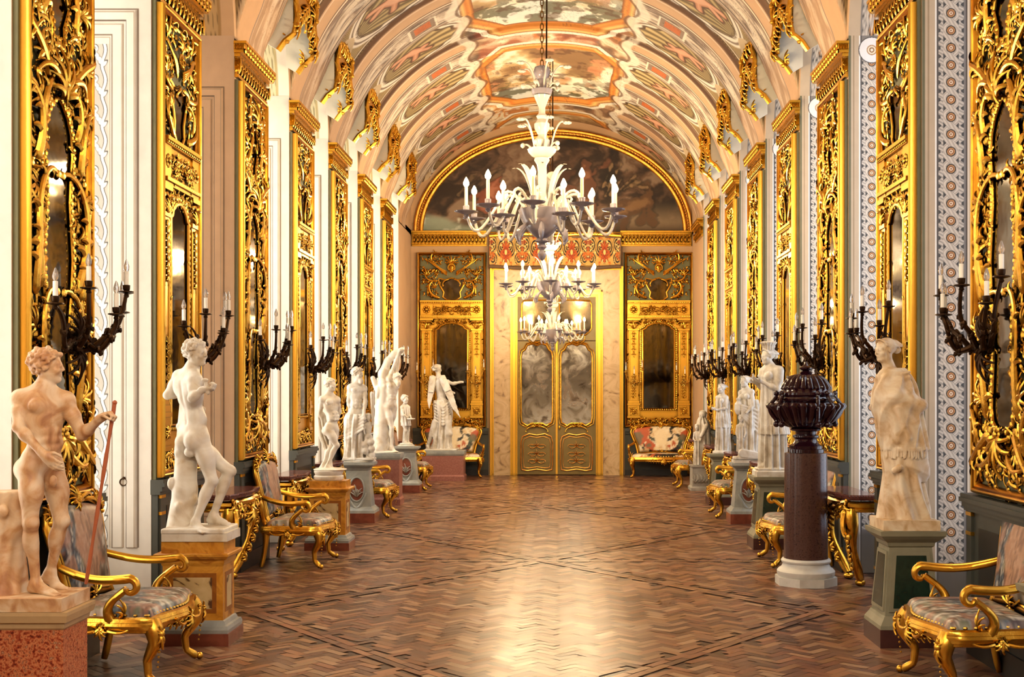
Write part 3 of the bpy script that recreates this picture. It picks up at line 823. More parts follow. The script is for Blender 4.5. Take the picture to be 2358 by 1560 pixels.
def rim(mb, outline, out, r, bead=None):
    P = np.array([(u, -out, v) for u, v in outline])
    mb.tube(P, r, 8, closed=True, ref=(0, -1, 0))
    if bead:
        d = np.linalg.norm(np.diff(np.vstack([P, P[:1]]), axis=0), axis=1); L = d.sum(); n = int(L / bead)
        cum = np.concatenate([[0], np.cumsum(d)]); PP = np.vstack([P, P[:1]])
        for i in range(n):
            q = (i + .5) / n * L; j = min(np.searchsorted(cum, q) - 1, len(d) - 1); f = (q - cum[j]) / (d[j] + 1e-9)
            c = PP[j] * (1 - f) + PP[j + 1] * f
            mb.ball((c[0], c[1] - r * .6, c[2]), bead * .42, 5, 4)
def frame_moulding(mb, W, H, w=.07, d0=.0, d1=.15, z0=0.0):
    """rectangular picture-frame moulding with three rounded steps"""
    prof = [(0, d0), (0, d1 * .75), (w * .12, d1 * .92), (w * .3, d1), (w * .45, d1 * .96), (w * .52, d1 * .82), (w * .7, d1 * .86), (w * .85, d1 * .74), (w, d1 * .55), (w, d0)]
    P = []
    for (i, o) in prof:
        P.append([(-W / 2 + i, -o, z0 + i), (W / 2 - i, -o, z0 + i), (W / 2 - i, -o, z0 + H - i), (-W / 2 + i, -o, z0 + H - i)])
    n = len(prof); v = [p for ring in P for p in ring]; f = []
    for k in range(n - 1):
        for j in range(4):
            j2 = (j + 1) % 4
            f.append((k * 4 + j, k * 4 + j2, (k + 1) * 4 + j2, (k + 1) * 4 + j))
    mb.add(v, f)
def mirror_cut(outl, ring_n=None): return outl

PH_ = 3.70
def tall_outline():
    """main rococo glass: waisted, with an ogee head"""
    half = [(.0, .40), (.10, .42), (.17, .47), (.20, .56), (.185, .70), (.165, .9), (.17, 1.1), (.205, 1.3), (.225, 1.5), (.20, 1.7), (.18, 1.85), (.195, 2.02), (.22, 2.15), (.20, 2.30), (.14, 2.40), (.06, 2.47)]
    return [(u, v) for u, v in half] + [(0, 2.50)] + [(-u, v) for u, v in half[::-1][:-1]]
def upper_outline():
    half = [(.0, 2.72), (.05, 2.76), (.09, 2.86), (.085, 2.94), (.13, 3.02), (.18, 3.12), (.165, 3.24), (.09, 3.34)]
    return half + [(0, 3.36)] + [(-u, v) for u, v in half[::-1][:-1]]
def in_poly(poly):
    px = np.array([p[0] for p in poly]); pz = np.array([p[1] for p in poly])
    def f(u, v):
        c = False; j = len(px) - 1
        for i in range(len(px)):
            if (pz[i] > v) != (pz[j] > v) and u < (px[j] - px[i]) * (v - pz[i]) / (pz[j] - pz[i] + 1e-12) + px[i]: c = not c
            j = i
        return c
    return f
def make_rococo(W):
    """tall rococo pier mirror: two shaped glasses in a thicket of gilt scrolls"""
    t = thing('pier_mirror', None, None)
    k = W / 1.10
    b = MB(); b.box((-W / 2 - .02, -.05, -.02), (W / 2 + .02, -.003, PH_ + .01)); b.build('back_panel', M_OLIVE, t, smooth=False)
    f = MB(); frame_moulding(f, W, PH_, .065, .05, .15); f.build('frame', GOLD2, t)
    T, U = tall_outline(), upper_outline()
    T = [(u * k * 1.1, v) for u, v in T]; U = [(u * k * 1.1, v) for u, v in U]
    g = MB(); pmouth(g, T, .07); g.build('lower_glass', MIRROR, t, smooth=False)
    g = MB(); pmouth(g, U, .07); g.build('upper_glass', MIRROR, t, smooth=False)
    r = MB(); rim(r, T, .085, .022, .05); rim(r, U, .085, .018, .045)
    r.build('glass_rim', GOLD, t)
    # great C-scrolls climbing both sides
    s = MB()
    for m in (1, -1):
        def sc(u, v, h, l, k0, k1, r0, r1, o=.09, bl=.05): scroll(s, m * u, v, h if m == 1 else PI - h, l, k0 * m, k1 * m, r0 * 1.1, r1, o, bl, 22, 8, leaf=7)
        sc(.27, .50, 1.7, .95, -1.2, 9, .040, .014); sc(.33, 1.25, 1.35, .75, 1.5, -11, .038, .012); sc(.26, 1.3, 1.2, .95, .6, 7, .042, .014)
        sc(.31, 2.05, 1.75, .62, -1.0, -12, .040, .013); sc(.24, 2.25, 1.2, .50, 3.2, 9, .036, .012); sc(.14, 2.55, 1.1, .75, -2.4, 6, .036, .012)
        sc(.24, 2.95, 1.7, .55, 1.5, -12, .032, .010); sc(.18, 3.3, 1.0, .42, 2, 10, .03, .01)
        sc(.20, .40, -.6, .55, -1, 10, .036, .012); sc(.10, .30, -.9, .40, 3, 12, .03, .01); sc(.40, .25, 1.9, .5, -3, -10, .03, .01)
        for (u, v, h, q) in ((.30, .62, .3, .2), (.36, 1.05, .5, .2), (.26, 1.62, .2, .22), (.34, 1.9, -.3, .2), (.30, 2.42, .6, .22), (.20, 2.66, .4, .18), (.30, 3.1, .2, .2), (.26, .3, -.4, .2), (.38, 2.75, .8, .18)):
            acanthus(s, m * u, v, h if m == 1 else PI - h, q, .09, 5, 1.8, .020)
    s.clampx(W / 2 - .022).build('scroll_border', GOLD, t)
    c = MB()                                                # crest and tie between the glasses
    acanthus(c, 0, 2.50, PI / 2, .30, .12, 7, 2.6, .030); acanthus(c, 0, 2.62, -PI / 2, .18, .13, 5, 2.4, .024); rosette(c, 0, 2.58, .06, .16)
    acanthus(c, 0, 3.36, PI / 2, .28, .11, 7, 2.8, .028); rosette(c, 0, 3.40, .06, .15)
    acanthus(c, 0, .38, -PI / 2, .26, .12, 7, 2.8, .028); rosette(c, 0, .40, .055, .15)
    for m in (1, -1): scroll(c, .02 * m, 2.55, PI / 2 - m * .9, .38, -m * 2, -m * 12, .032, .012, .12, .05, 18, 8)
    c.build('crest', GOLD, t)
    R = random.Random(11); q = MB()
    iT, iU = in_poly([(u * 1.06, v) for u, v in T]), in_poly([(u * 1.1, v) for u, v in U])
    foliage_fill(q, R, lambda u, v: not iT(u, v) and not iU(u, v), (0.02, W / 2 - .08, .08, PH_ - .1), 400, (.06, .16), .055, .0155)
    q.clampx(W / 2 - .022).build('foliage_relief', GOLD, t)
    return t
def face_relief(mb, u, v, s, out):
    mb.ball((u, -out, v), (.36 * s, .40 * s, .5 * s), 14, 10); mb.ball((u, -out - .12 * s, v - .22 * s), (.26 * s, .28 * s, .30 * s), 12, 8)
    mb.tube([(u, -out - .38 * s, v + .12 * s), (u, -out - .50 * s, v - .10 * s)], [.05 * s, .085 * s], 6)
    for m in (1, -1):
        mb.tube([(u + m * .06 * s, -out - .39 * s, v + .14 * s), (u + m * .26 * s, -out - .30 * s, v + .14 * s)], .05 * s, 6)
        mb.ball((u + m * .2 * s, -out - .33 * s, v - .12 * s), .1 * s, 6, 4)
    mb.ball((u, -out - .40 * s, v - .27 * s), (.12 * s, .06 * s, .035 * s), 6, 4); mb.ball((u, -out - .33 * s, v - .44 * s), .10 * s, 6, 4)
    for i in range(14):
        a = PI * (i / 13) * 1.3 - .15 * PI
        mb.ball((u + .42 * s * math.cos(a), -out - .05 * s, v + .08 * s + .46 * s * math.sin(a)), (.13 * s, .13 * s, .13 * s), 6, 4)
def make_architectural(W):
    """pier mirror of two storeys: pilasters and frieze below, mask and wings above"""
    t = thing('pier_mirror', None, None); k = W / 1.45
    b = MB(); b.box((-W / 2 - .02, -.05, -.02), (W / 2 + .02, -.003, PH_ + .01)); b.build('back_panel', M_OLIVE, t, smooth=False)
    f = MB(); frame_moulding(f, W, PH_, .06, .05, .15); f.build('frame', GOLD2, t)
    fb_ = MB(); fb_.box((-W / 2 + .05, -.058, .05), (W / 2 - .05, -.045, 2.32)); fb_.build('gilt_field', GOLD2, t, smooth=False)
    # glass with an arched shouldered head
    hw = .335 * k
    arc = [(hw, .40), (hw, 2.06), (hw * .82, 2.09), (hw * .72, 2.14), (hw * .4, 2.19), (0, 2.21), (-hw * .4, 2.19), (-hw * .72, 2.14), (-hw * .82, 2.09), (-hw, 2.06), (-hw, .40)]
    g = MB(); pmouth(g, arc, .07); g.build('lower_glass', MIRROR, t, smooth=False)
    sh = [(0, 2.68), (.10 * k, 2.69), (.19 * k, 2.76), (.17 * k, 2.86), (.22 * k, 2.95), (.28 * k, 3.06), (.27 * k, 3.15), (.13 * k, 3.12), (0, 3.16)]
    sh = sh + [(-u, v) for u, v in sh[::-1][1:-1]]
    g = MB(); pmouth(g, sh, .065); g.build('upper_glass', MIRROR, t, smooth=False)
    r = MB(); rim(r, arc, .085, .024); rim(r, [(u * 1.12, v + (.03 if v > .5 else -.03)) for u, v in arc], .075, .02, .045); rim(r, sh, .08, .018); r.build('glass_rim', GOLD2, t)
    # pilasters on pedestals
    for m in (1, -1):
        p = MB(); cp = MB()
        u0 = m * .53 * k
        p.box((u0 - .10 * k, -.105, .55), (u0 + .10 * k, -.05, 2.05)); p.box((u0 - .12 * k, -.12, .50), (u0 + .12 * k, -.05, .56)); p.box((u0 - .12 * k, -.115, .22), (u0 + .12 * k, -.05, .48)); p.box((u0 - .135 * k, -.13, .20), (u0 + .135 * k, -.05, .235)); p.box((u0 - .135 * k, -.13, .47), (u0 + .135 * k, -.05, .505))
        for e in (-.085, .085): p.tube([(u0 + e * k, -.11, .60), (u0 + e * k, -.11, 2.0)], .010, 6)
        p.box((u0 - .125 * k, -.125, 2.05), (u0 + .125 * k, -.05, 2.085)); p.box((u0 - .14 * k, -.14, 2.26), (u0 + .14 * k, -.05, 2.30))
        for (v, s_) in ((2.17, .12),): acanthus(cp, u0, 2.08, PI / 2, .2 * k, .10, 5, 1.4, .02)
        for sg in (1, -1): scroll(cp, u0, 2.2, PI / 2 - sg * 1.0, .16 * k, -sg * 6, -sg * 26, .018, .010, .12, .02, 14, 6)
        for j in range(9):
            v = 2.0 - j * .055; cp.ball((u0, -.12, v), (.026 * (1 - j * .07), .02, .03), 6, 4)
            if j % 2 == 0: acanthus(cp, u0, v, -PI / 2, .09 * k, .105, 3, 2.0, .010)
        for j in range(8):
            v = .62 + j * .06; acanthus(cp, u0, v, PI / 2, .10 * k, .105, 3, 1.6, .010)
        rosette(cp, u0, .345, .07 * k, .115)
        for q in range(4): acanthus(cp, u0, .345, PI / 4 + q * PI / 2, .12 * k, .11, 3, .9, .011)
        p.build('pilaster', GOLD2, t, smooth=False); cp.build('pilaster_carving', GOLD, t)
    e = MB()
    for (v0, v1, o) in ((2.30, 2.33, .13), (2.33, 2.36, .16), (2.36, 2.62, .10), (2.62, 2.65, .15), (2.65, 2.68, .17)): e.box((-W / 2 + .06, -o, v0), (W / 2 - .06, -.05, v1))
    for m in (1, -1): e.box((m * .53 * k - .13 * k, -.125, 2.36), (m * .53 * k + .13 * k, -.05, 2.62))
    e.build('entablature', GOLD2, t, smooth=False)
    fr = MB()
    for i in range(7):
        u = (-.36 + .12 * i) * k
        for sg in (1, -1): scroll(fr, u, 2.49, sg * .9, .17 * k, -sg * 8, -sg * 24, .014, .008, .105, .015, 14, 6)
        fr.ball((u, -.115, 2.49), .018, 6, 4)
    for m in (1, -1): rosette(fr, m * .53 * k, 2.49, .08 * k, .13)
    n = int(W / .05)
    for i in range(n):
        u = -W / 2 + .08 + (W - .16) * i / (n - 1); fr.ball((u, -.15, 2.345), .014, 5, 4); fr.ball((u, -.16, 2.635), .012, 5, 4)
    R = random.Random(5)
    foliage_fill(fr, R, lambda u, v: True, (.02, W / 2 - .08, .07, .19), 60, (.06, .12), .06, .014)
    foliage_fill(fr, R, lambda u, v: not (abs(u) < hw * 1.1 and v < 2.2), (.03, .40 * k, 2.12, 2.27), 26, (.05, .10), .07, .012)
    foliage_fill(fr, R, lambda u, v: not (abs(u) > .40 * k and abs(u) < .66 * k), (.36 * k, .72 * k, .55, 2.05), 26, (.05, .10), .05, .010)
    foliage_fill(fr, R, lambda u, v: True, (.02, .40 * k, 2.40, 2.58), 30, (.05, .10), .095, .010)
    fr.clampx(W / 2 - .022).build('frieze_carving', GOLD, t)
    # crest: winged mask over the shield glass, scrolls to the sides
    c = MB()
    face_relief(c, 0, 3.36, .17 * k, .11)
    acanthus(c, 0, 3.46, PI / 2, .20 * k, .10, 7, 2.6, .020)
    for m in (1, -1):
        for j in range(4): scroll(c, m * .10 * k, 3.22 + .02 * j, (.75 - .10 * j) if m == 1 else PI - (.75 - .10 * j), (.55 - .06 * j) * k, m * (-.6 + .5 * j), m * (1 + j), .024, .010, .09, .03, 16, 6)
        scroll(c, m * .42 * k, 3.50, 1.3 if m == 1 else PI - 1.3, .28 * k, m * 3, m * 22, .022, .010, .08, .03, 18, 6)
        scroll(c, m * .25 * k, 2.74, .1 if m == 1 else PI - .1, .55 * k, m * 4, m * 9, .034, .012, .09, .04, 22, 8)
        scroll(c, m * .50 * k, 2.80, 1.5 if m == 1 else PI - 1.5, .5 * k, m * 2, m * 14, .030, .010, .08, .03, 22, 8)
        scroll(c, m * .30 * k, 3.10, -.2 if m == 1 else PI + .2, .40 * k, m * 3.5, m * 12, .028, .010, .09, .03, 20, 8)
        acanthus(c, m * .34 * k, 2.95, 1.0 if m == 1 else PI - 1.0, .2 * k, .08, 5, 2.0, .016); acanthus(c, m * .52 * k, 3.2, 1.4 if m == 1 else PI - 1.4, .2 * k, .08, 5, 1.8, .016)
        scroll(c, m * .05 * k, 3.14, -.3 if m == 1 else PI + .3, .22 * k, -m * 3, -m * 20, .022, .010, .11, .03, 16, 6)
    iS = in_poly([(u * 1.1, v) for u, v in sh])
    foliage_fill(c, R, lambda u, v: not iS(u, v) and (u > .20 * k or v > 3.4), (.05, W / 2 - .09, 2.74, 3.64), 80, (.07, .16), .055, .013)
    c.clampx(W / 2 - .022).build('crest', GOLD, t)
    return t
W_PIER, W_END = .96, 1.45
PROT_A = make_rococo(W_PIER); PROT_B = make_architectural(W_PIER)
PROT_E = make_architectural(W_END)
used = set()
def place(proto, loc, rz, label, cat, group):
    o = proto if proto.name not in used else copy_tree(proto)
    used.add(proto.name)
    o.location = loc; o.rotation_euler = (0, 0, rz)
    return tag(o, label, cat, group)
ORD = ['', '', '', 'nearest the camera', 'second from the camera', 'third from the camera', 'fourth from the camera', 'fifth from the camera', 'sixth from the camera', 'last before the end wall']
for n in range(3, 10):
    for side in ('left', 'right'):
        if side == 'left': x, rz = XL, PI / 2
        else: x, rz = XR, -PI / 2
        A = n % 2 == 1
        lab = ('gilt rococo mirror of tangled scrolls on %s wall, pier %s' if A else 'gilt mirror with mask, frieze and pilasters on %s wall, pier %s') % (side, ORD[n])
        place(PROT_A if A else PROT_B, (x, pier_y(n) + .03 + W_PIER / 2 , 1.09), rz, lab, 'mirror', 'gilded mirrors on the %s wall piers' % side).scale = (1, .62, 1)
for (x, s) in ((-2.296, 'left'), (2.083, 'right')):
    place(PROT_E, (x, YE, 1.02), 0, 'wide gilt mirror with winged mask on end wall, %s of the door' % s, 'mirror', 'gilded mirrors on the end wall')

# ------------------------------------------------------------------ carved gilt capitals above the mirrors
def make_capital():
    t = thing('pier_capital', None, None)
    L = PW + .06
    m = MB()
    for (z0, z1, d) in ((0, .03, .08), (.03, .20, .06), (.20, .235, .12), (.235, .27, .19), (.27, .32, .23), (.32, .345, .25)):
        m.box((-L / 2 + (.25 - d) * .2, -d, z0), (L / 2 - (.25 - d) * .2, -.002, z1))
    m.build('cornice', GOLD, t, smooth=False)
    c = MB()
    for i in range(13):
        u = -L / 2 + .06 + (L - .12) * i / 12
        acanthus(c, u, .04, PI / 2, .15, .06, 3, .9, .014); c.ball((u, -.21, .255), (.034, .03, .03), 6, 4); c.ball((u + .04, -.235, .30), (.03, .025, .028), 6, 4)
        acanthus(c, u + .04, .15, -PI / 2, .10, .10, 3, 1.2, .012)
    for i in range(7):                                       # returns at the two ends
        for e in (-1, 1): c.ball((e * (L / 2), -.03 - .03 * i, .29), (.02, .018, .03), 6, 4); c.ball((e * (L / 2 - .03), -.02 - .018 * i, .12), (.02, .016, .07), 6, 4)
    c.build('leaf_carving', GOLD, t)
    return t
PROT_CAP = make_capital()
for n in range(3, 10):
    for side in ('left', 'right'):
        place(PROT_CAP, (XL if side == 'left' else XR, pier_y(n) + PW / 2, 4.82), PI / 2 if side == 'left' else -PI / 2,
              'carved gilt capital on %s wall above mirror %s' % (side, ORD[n]), 'capital', 'gilt capitals along the %s wall' % side).scale = (1, .5, 1)

place(PROT_CAP, (XR, pier_y(10) + PW / 2, 4.82), -PI / 2, 'carved gilt capital in the far right corner, next to end wall cornice', 'capital', 'gilt capitals along the right wall').scale = (1, .5, 1)
# small iron ring on the pale jamb
r_ = MB(); r_.tube([(.028 * math.cos(q), -.012, .028 * math.sin(q)) for q in np.linspace(0, 2 * PI, 16, endpoint=False)], .005, 6, closed=True); r_.ball((0, -.008, .03), .012, 6, 4)
r_ = r_.build('iron_ring', M_BRONZE); r_.location = (-3.375, pier_y(4) - .006, 1.06); tag(r_, 'small iron ring fixed to the pale jamb behind front left armchair', 'ring')

# ------------------------------------------------------------------ bronze sconces on the mirrors
def candle_bits(arm, p, h=.10, rc=.013, cup=M_BRONZE, candle=M_CANDLE, bulb=None, pan=.05):
    """drip cup, candle tube and pointed bulb on an arm's end"""
    c = MB(); x, y, z = p
    c.lathe([(.006, -.03), (.018, -.02), (.012, -.006), (pan, .004), (pan * .96, .010), (.016, .010), (.022, .022), (.024, .048), (.018, .05)], 12, p)
    c.build('drip_cup', cup, arm)
    k = MB(); k.lathe([(rc, .045), (rc, .05 + h), (rc * .6, .052 + h)], 10, p); k.build('candle', candle, arm)
    b = MB(); b.lathe([(rc * .6, .05 + h), (rc * 1.15, .066 + h), (rc * 1.25, .082 + h), (rc * .8, .106 + h), (rc * .25, .128 + h)], 10, p)
    b.build('bulb', bulb or M_BULB, arm)
def make_sconce():
    t = thing('wall_sconce', None, None)
    b = MB()
    rosette(b, 0, 0, .07, .03); acanthus(b, 0, .02, PI / 2, .22, .03, 5, 1.6, .018); acanthus(b, 0, -.02, -PI / 2, .25, .03, 5, 1.3, .018)
    for m in (1, -1): scroll(b, 0, 0, PI / 2 - m * 1.3, .25, m * 3, m * 12, .018, .008, .03, .02, 16, 6)
    b.build('backplate', M_BRONZE, t)
    for (u, o, z, w) in ((-.50, .10, .20, 1), (-.27, .20, .31, -1), (-.02, .27, .17, 1), (.23, .24, .33, -1), (.40, .15, .21, 1), (.55, .12, .35, -1)):
        a = MB(); s = np.linspace(0, 1, 20)
        wob = .035 * np.sin(s * PI * 3) * w
        X = u * s ** .9 + wob * .6; Y = -.04 - o * np.sin(s * PI / 2) ** 1.2; Z = z * s ** 1.7 - .07 * np.sin(PI * s) + wob * .7
        P = np.stack([X, Y, Z], -1)
        a.tube(P, .021 - .009 * s, 7)
        for j in (5, 9, 13):                                 # leafy knobs
            a.ball(P[j], .024, 6, 4)
            d = P[j + 1] - P[j]
            a.tube([P[j], P[j] + (.05 * w * .6, -.02, .045), P[j] + (.08 * w * .6, -.02, .03)], [.015, .012, .005], 5); a.tube([P[j], P[j] + (-.04 * w * .6, -.015, -.03), P[j] + (-.07 * w * .6, -.01, -.01)], [.015, .011, .005], 5)
        arm = a.build('arm', M_BRONZE, t)
        candle_bits(arm, P[-1], .085, .0145)
    return t
PROT_SC = make_sconce()
for n in range(3, 10):
    for side in ('left', 'right'):
        place(PROT_SC, (XL + .11 if side == 'left' else XR - .11, pier_y(n) + PW / 2 - .06, 2.06), PI / 2 if side == 'left' else -PI / 2,
              'dark bronze branching sconce on %s wall mirror %s' % (side, ORD[n]), 'sconce', 'bronze sconces along the %s wall' % side)
def make_small_sconce():
    t = thing('mirror_sconce', None, None)
    b = MB(); rosette(b, 0, 0, .05, .01); acanthus(b, 0, -.01, -PI / 2, .16, .01, 3, .8, .014); b.build('backplate', GOLDP, t)
    for (u, o, z) in ((-.17, .16, .20), (.0, .22, .12), (.17, .16, .26)):
        s = np.linspace(0, 1, 14); P = np.stack([u * s + .02 * np.sin(6 * s), -.02 - o * np.sin(s * PI / 2), z * s ** 2 - .07 * np.sin(PI * s)], -1)
        a = MB(); a.tube(P, .012 - .005 * s, 6); a.ball(P[7], .017, 6, 4)
        arm = a.build('arm', GOLDP, t); candle_bits(arm, P[-1], .09, .012, GOLDP)
    return t
PROT_SS = make_small_sconce()
for x0, nm in ((-2.296, 'left'), (2.083, 'right')):
    for dx, s in ((-.53, 'left'), (.53, 'right')):
        place(PROT_SS, (x0 + dx, YE - .155, 1.98), 0, 'small gilt three-candle sconce on %s pilaster of mirror %s of the door' % (s, nm), 'sconce', 'small sconces on the end wall mirrors')

# ------------------------------------------------------------------ gilt pelmets over the window arches
def make_pelmet():
    t = thing('window_pelmet', None, None)
    hw = .46
    sd = MB()
    for e in (-1, 1):
        o = [(0, -.46), (.13, -.54), (.19, -.44), (.29, -.36), (.33, -.18), (.31, .0), (.34, .16), (.32, .34), (.26, .42), (0, .46)]
        v = [(e * hw, -q, z) for q, z in o] + [(e * (hw - .02), -q, z) for q, z in o]; n = len(o)
        f = [tuple(range(n)), tuple(range(2 * n - 1, n - 1, -1))] + [(i, (i + 1) % n, n + (i + 1) % n, n + i) for i in range(n)]
        sd.add(v, f)
    sd.box((-hw, -.30, .40), (hw, -.0, .42))
    sd.build('side_board', M_PELM, t, smooth=False)
    c = MB()
    for e in (-1, 1):
        c.tube([(e * hw, -.13, -.54), (e * hw, -.20, -.44), (e * hw, -.30, -.36), (e * hw, -.34, -.18), (e * hw, -.32, 0), (e * hw, -.35, .16), (e * hw, -.33, .34), (e * hw, -.27, .43), (e * hw, 0, .47)], .032, 7)
        for (z, o) in ((-.44, .20), (-.32, .31), (-.14, .33), (.06, .33), (.24, .34), (.40, .28)): acanthus(c, e * (hw - .05), z, PI / 2 + e * .3, .16, o - .03, 5, 1.6, .022); c.ball((e * hw, -o - .02, z), .034, 6, 4)
        for j in range(6): c.ball((e * hw, -.03 - .045 * j, .46 + .012 * math.sin(j * 2)), (.03, .03, .028), 6, 4)
    for i in range(9):
        u = -hw + 2 * hw * i / 8; zb = -.36 + .34 * (1 - abs(u) / hw) ** .7; acanthus(c, u, .36, PI / 2 * (1 if i % 2 else -1), .18, .31, 5, 2.0, .022); acanthus(c, u, zb + .12, -PI / 2, .18, .31, 5, 1.6, .022)
        scroll(c, u, .2, 1.0 if i % 2 else 2.0, .25, 4, 16, .022, .008, .31, .03, 14, 6); scroll(c, u, .0, -1.0 if i % 2 else -2.0, .22, 4, 16, .02, .008, .30, .03, 14, 6)
    for i in range(8):
        ua = -hw + hw * i / 4; ub = ua + hw / 4; zm = -.36 + .34 * (1 - abs((ua + ub) / 2) / hw) ** .7; c.box((ua, -.31, zm), (ub, -.29, .42))
    c.build('carved_front', GOLD, t)
    return t
M_PELM = M_noise('bare pale pelmet board', ['d9d6c6', 'ece9dc', 'cfcab4'], 3, .7)
PROT_PEL = make_pelmet()
ORDW = {3: 'first', 4: 'second', 5: 'third', 6: 'fourth', 7: 'fifth', 8: 'sixth', 9: 'seventh'}
for n in range(5, 10):
    for side in ('left', 'right'):
        place(PROT_PEL, (XL if side == 'left' else XR, win_y(n) - .02, 5.98), PI / 2 if side == 'left' else -PI / 2,
              'gilt carved pelmet with pale board sides, over the %s window of the %s wall' % (ORDW[n], side), 'pelmet', 'pelmets over the %s wall windows' % side)
# ------------------------------------------------------------------ door of the end wall
XD = -.075                                                   # door axis
M_MARB = M_noise('veined cream marble', ['8a6a4c', 'c9a97c', 'd9bd92', 'bd9c70'], 3.0, .3, stops=[.30, .42, .6, .8], distort=2.2)
M_DOOR = M_noise('olive gold painted door', ['6b5a2c', '857038', '746030'], 4, .45)
def build_door():
    w = MB()                                                # marble surround (structure)
    z1 = 4.35
    w.box((-1.33 + XD, YE - .09, 0), (-.98 + XD, YE, z1)); w.box((.98 + XD, YE - .09, 0), (1.33 + XD, YE, z1)); w.box((-.98 + XD, YE - .09, z1 - .42), (.98 + XD, YE, z1))
    root = w.build('door_1', M_MARB, None, smooth=False)
    tag(root, 'gilded double door with mirror panes in a veined marble surround', kind='structure')
    g = MB()
    def prs(x0, x1, z0, z1, d0, d1): g.box((XD + x0, YE - d1, z0), (XD + x1, YE - d0, z1))
    for m in (1, -1):
        for (a, b, d) in ((1.33, 1.37, .12), (1.37, 1.405, .15), (.93, .98, .11), (.87, .93, .14), (.83, .87, .10)):
            xa, xb = sorted((m * a, m * b)); prs(xa, xb, 0.0 if a < 1 else 0, (z1 + .07 if a > 1 else z1 - .47), 0, d)
    for (a, b, d) in ((z1, z1 + .035, .12), (z1 + .035, z1 + .07, .15)): prs(-1.407, 1.407, a, b, 0, d + .003)
    for (a, b, d) in ((z1 - .47, z1 - .42, .11), (z1 - .53, z1 - .47, .14), (z1 - .57, z1 - .53, .10)): prs(-.932, .932, a, b, 0, d + .003)
    g.build('gilt_moulding', GOLD2, root, smooth=False)
    # transom panel with two panes
    t = MB(); t.box((XD - .83, YE - .06, 2.86), (XD + .83, YE - .02, z1 - .57)); tr = t.build('transom', M_DOOR, root, smooth=False)
    for m in (-1, 1):
        o = [(m * .06, 2.98), (m * .62, 2.98), (m * .70, 3.06), (m * .74, 3.12), (m * .74, 3.62), (m * .70, 3.70), (m * .06, 3.72)]
        p = MB(); p.add([(XD + u, YE - .064, v) for u, v in o], [tuple(range(7)) if m < 0 else tuple(range(6, -1, -1))]); p.build('transom_pane', MIRROR_T, tr, smooth=False)
        q = MB(); q.tube([(XD + u, YE - .07, v) for u, v in o], .02, 8, closed=True, ref=(0, -1, 0)); q.build('pane_rim', GOLD, tr)
    # the two leaves
    for m, nm in ((-1, 'left'), (1, 'right')):
        x0, x1 = (XD - .83, XD - .008) if m < 0 else (XD + .008, XD + .83)
        l = MB(); l.box((x0, YE - .07, .02), (x1, YE - .02, 2.84)); leaf = l.build('door_leaf', M_DOOR, root, smooth=False)
        xc = (x0 + x1) / 2; hw = .335
        o = [(-hw * .35, 1.10), (hw * .35, 1.10), (hw * .6, 1.05), (hw * .95, 1.12), (hw, 1.24), (hw, 2.52), (hw * .93, 2.62), (hw * .75, 2.66), (hw * .6, 2.76), (hw * .2, 2.80), (-hw * .2, 2.80), (-hw * .6, 2.76), (-hw * .75, 2.66), (-hw * .93, 2.62), (-hw, 2.52), (-hw, 1.24), (-hw * .95, 1.12), (-hw * .6, 1.05)]
        p = MB(); p.add([(xc + u, YE - .075, v) for u, v in o], [tuple(range(len(o)))]); p.build('mirror_pane', MIRROR_D, leaf, smooth=False)
        r = MB(); r.tube([(xc + u, YE - .085, v) for u, v in o], .022, 8, closed=True, ref=(0, -1, 0)); r.tube([(xc + u * 1.13, YE - .08, v + (.03 if v > 2 else -.03)) for u, v in o], .012, 6, closed=True, ref=(0, -1, 0))
        for sg in (1, -1):
            for (v, h) in ((2.75, .4), (1.06, -.3)):
                s = MB(); scroll(s, 0, v, h if sg == 1 else PI - h, .28, sg * 1, sg * 16 * (1 if v > 2 else -1), .022, .008, .09, .015, 16, 6)
                r.merge(s, Matrix.Translation((xc, YE, 0)))
            s = MB(); acanthus(s, 0, 1.04, PI / 2 + sg * 1.3, .16, .08, 3, .8, .014); acanthus(s, 0, 2.80, PI / 2 + sg * 1.3, .16, .08, 3, .8, .014); r.merge(s, Matrix.Translation((xc, YE, 0)))
        r.build('pane_rim', GOLD, leaf)
        b = MB()
        o2 = [(-hw * .95, .12), (-hw * .6, .10), (0, .13), (hw * .6, .10), (hw * .95, .12), (hw * 1.0, .25), (hw * 1.0, .70), (hw * .9, .82), (hw * .5, .88), (0, .85), (-hw * .5, .88), (-hw * .9, .82), (-hw, .70), (-hw, .25)]
        b.tube([(xc + u, YE - .08, v) for u, v in o2], .016, 8, closed=True, ref=(0, -1, 0)); b.tube([(xc + u * .86, YE - .076, .49 + (v - .49) * .86) for u, v in o2], .009, 6, closed=True, ref=(0, -1, 0))
        s = MB()
        for v in (.30, .45, .62):
            for sg in (1, -1):
                scroll(s, 0, v, PI / 2 - sg * 1.1, .2, -sg * 2, -sg * 22, .010, .005, .075, .004, 16, 5); scroll(s, 0, v, -PI / 2 + sg * .9, .16, sg * 4, sg * 24, .009, .005, .075, .004, 14, 5)
            acanthus(s, 0, v, PI / 2, .12, .074, 3, 1.0, .009)
        b.merge(s, Matrix.Translation((xc, YE, 0)))
        b.build('panel_ornament', GOLDC, leaf)
    h = MB(); h.lathe([(.012, 0), (.02, .02), (.02, .05), (.012, .07)], 10, (XD + .06, YE - .10, .98)); h.build('door_handle', GOLD2, root)
    a = MB(); a.box((XD - .02, YE - .09, .02), (XD + .02, YE - .07, 2.84)); a.build('meeting_strip', GOLD2, root, smooth=False)
MIRROR_T = M_mirror('transom glass', ['1d1811', '4a3d2a'], .08)
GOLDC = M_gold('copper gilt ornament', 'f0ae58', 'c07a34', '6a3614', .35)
build_door()
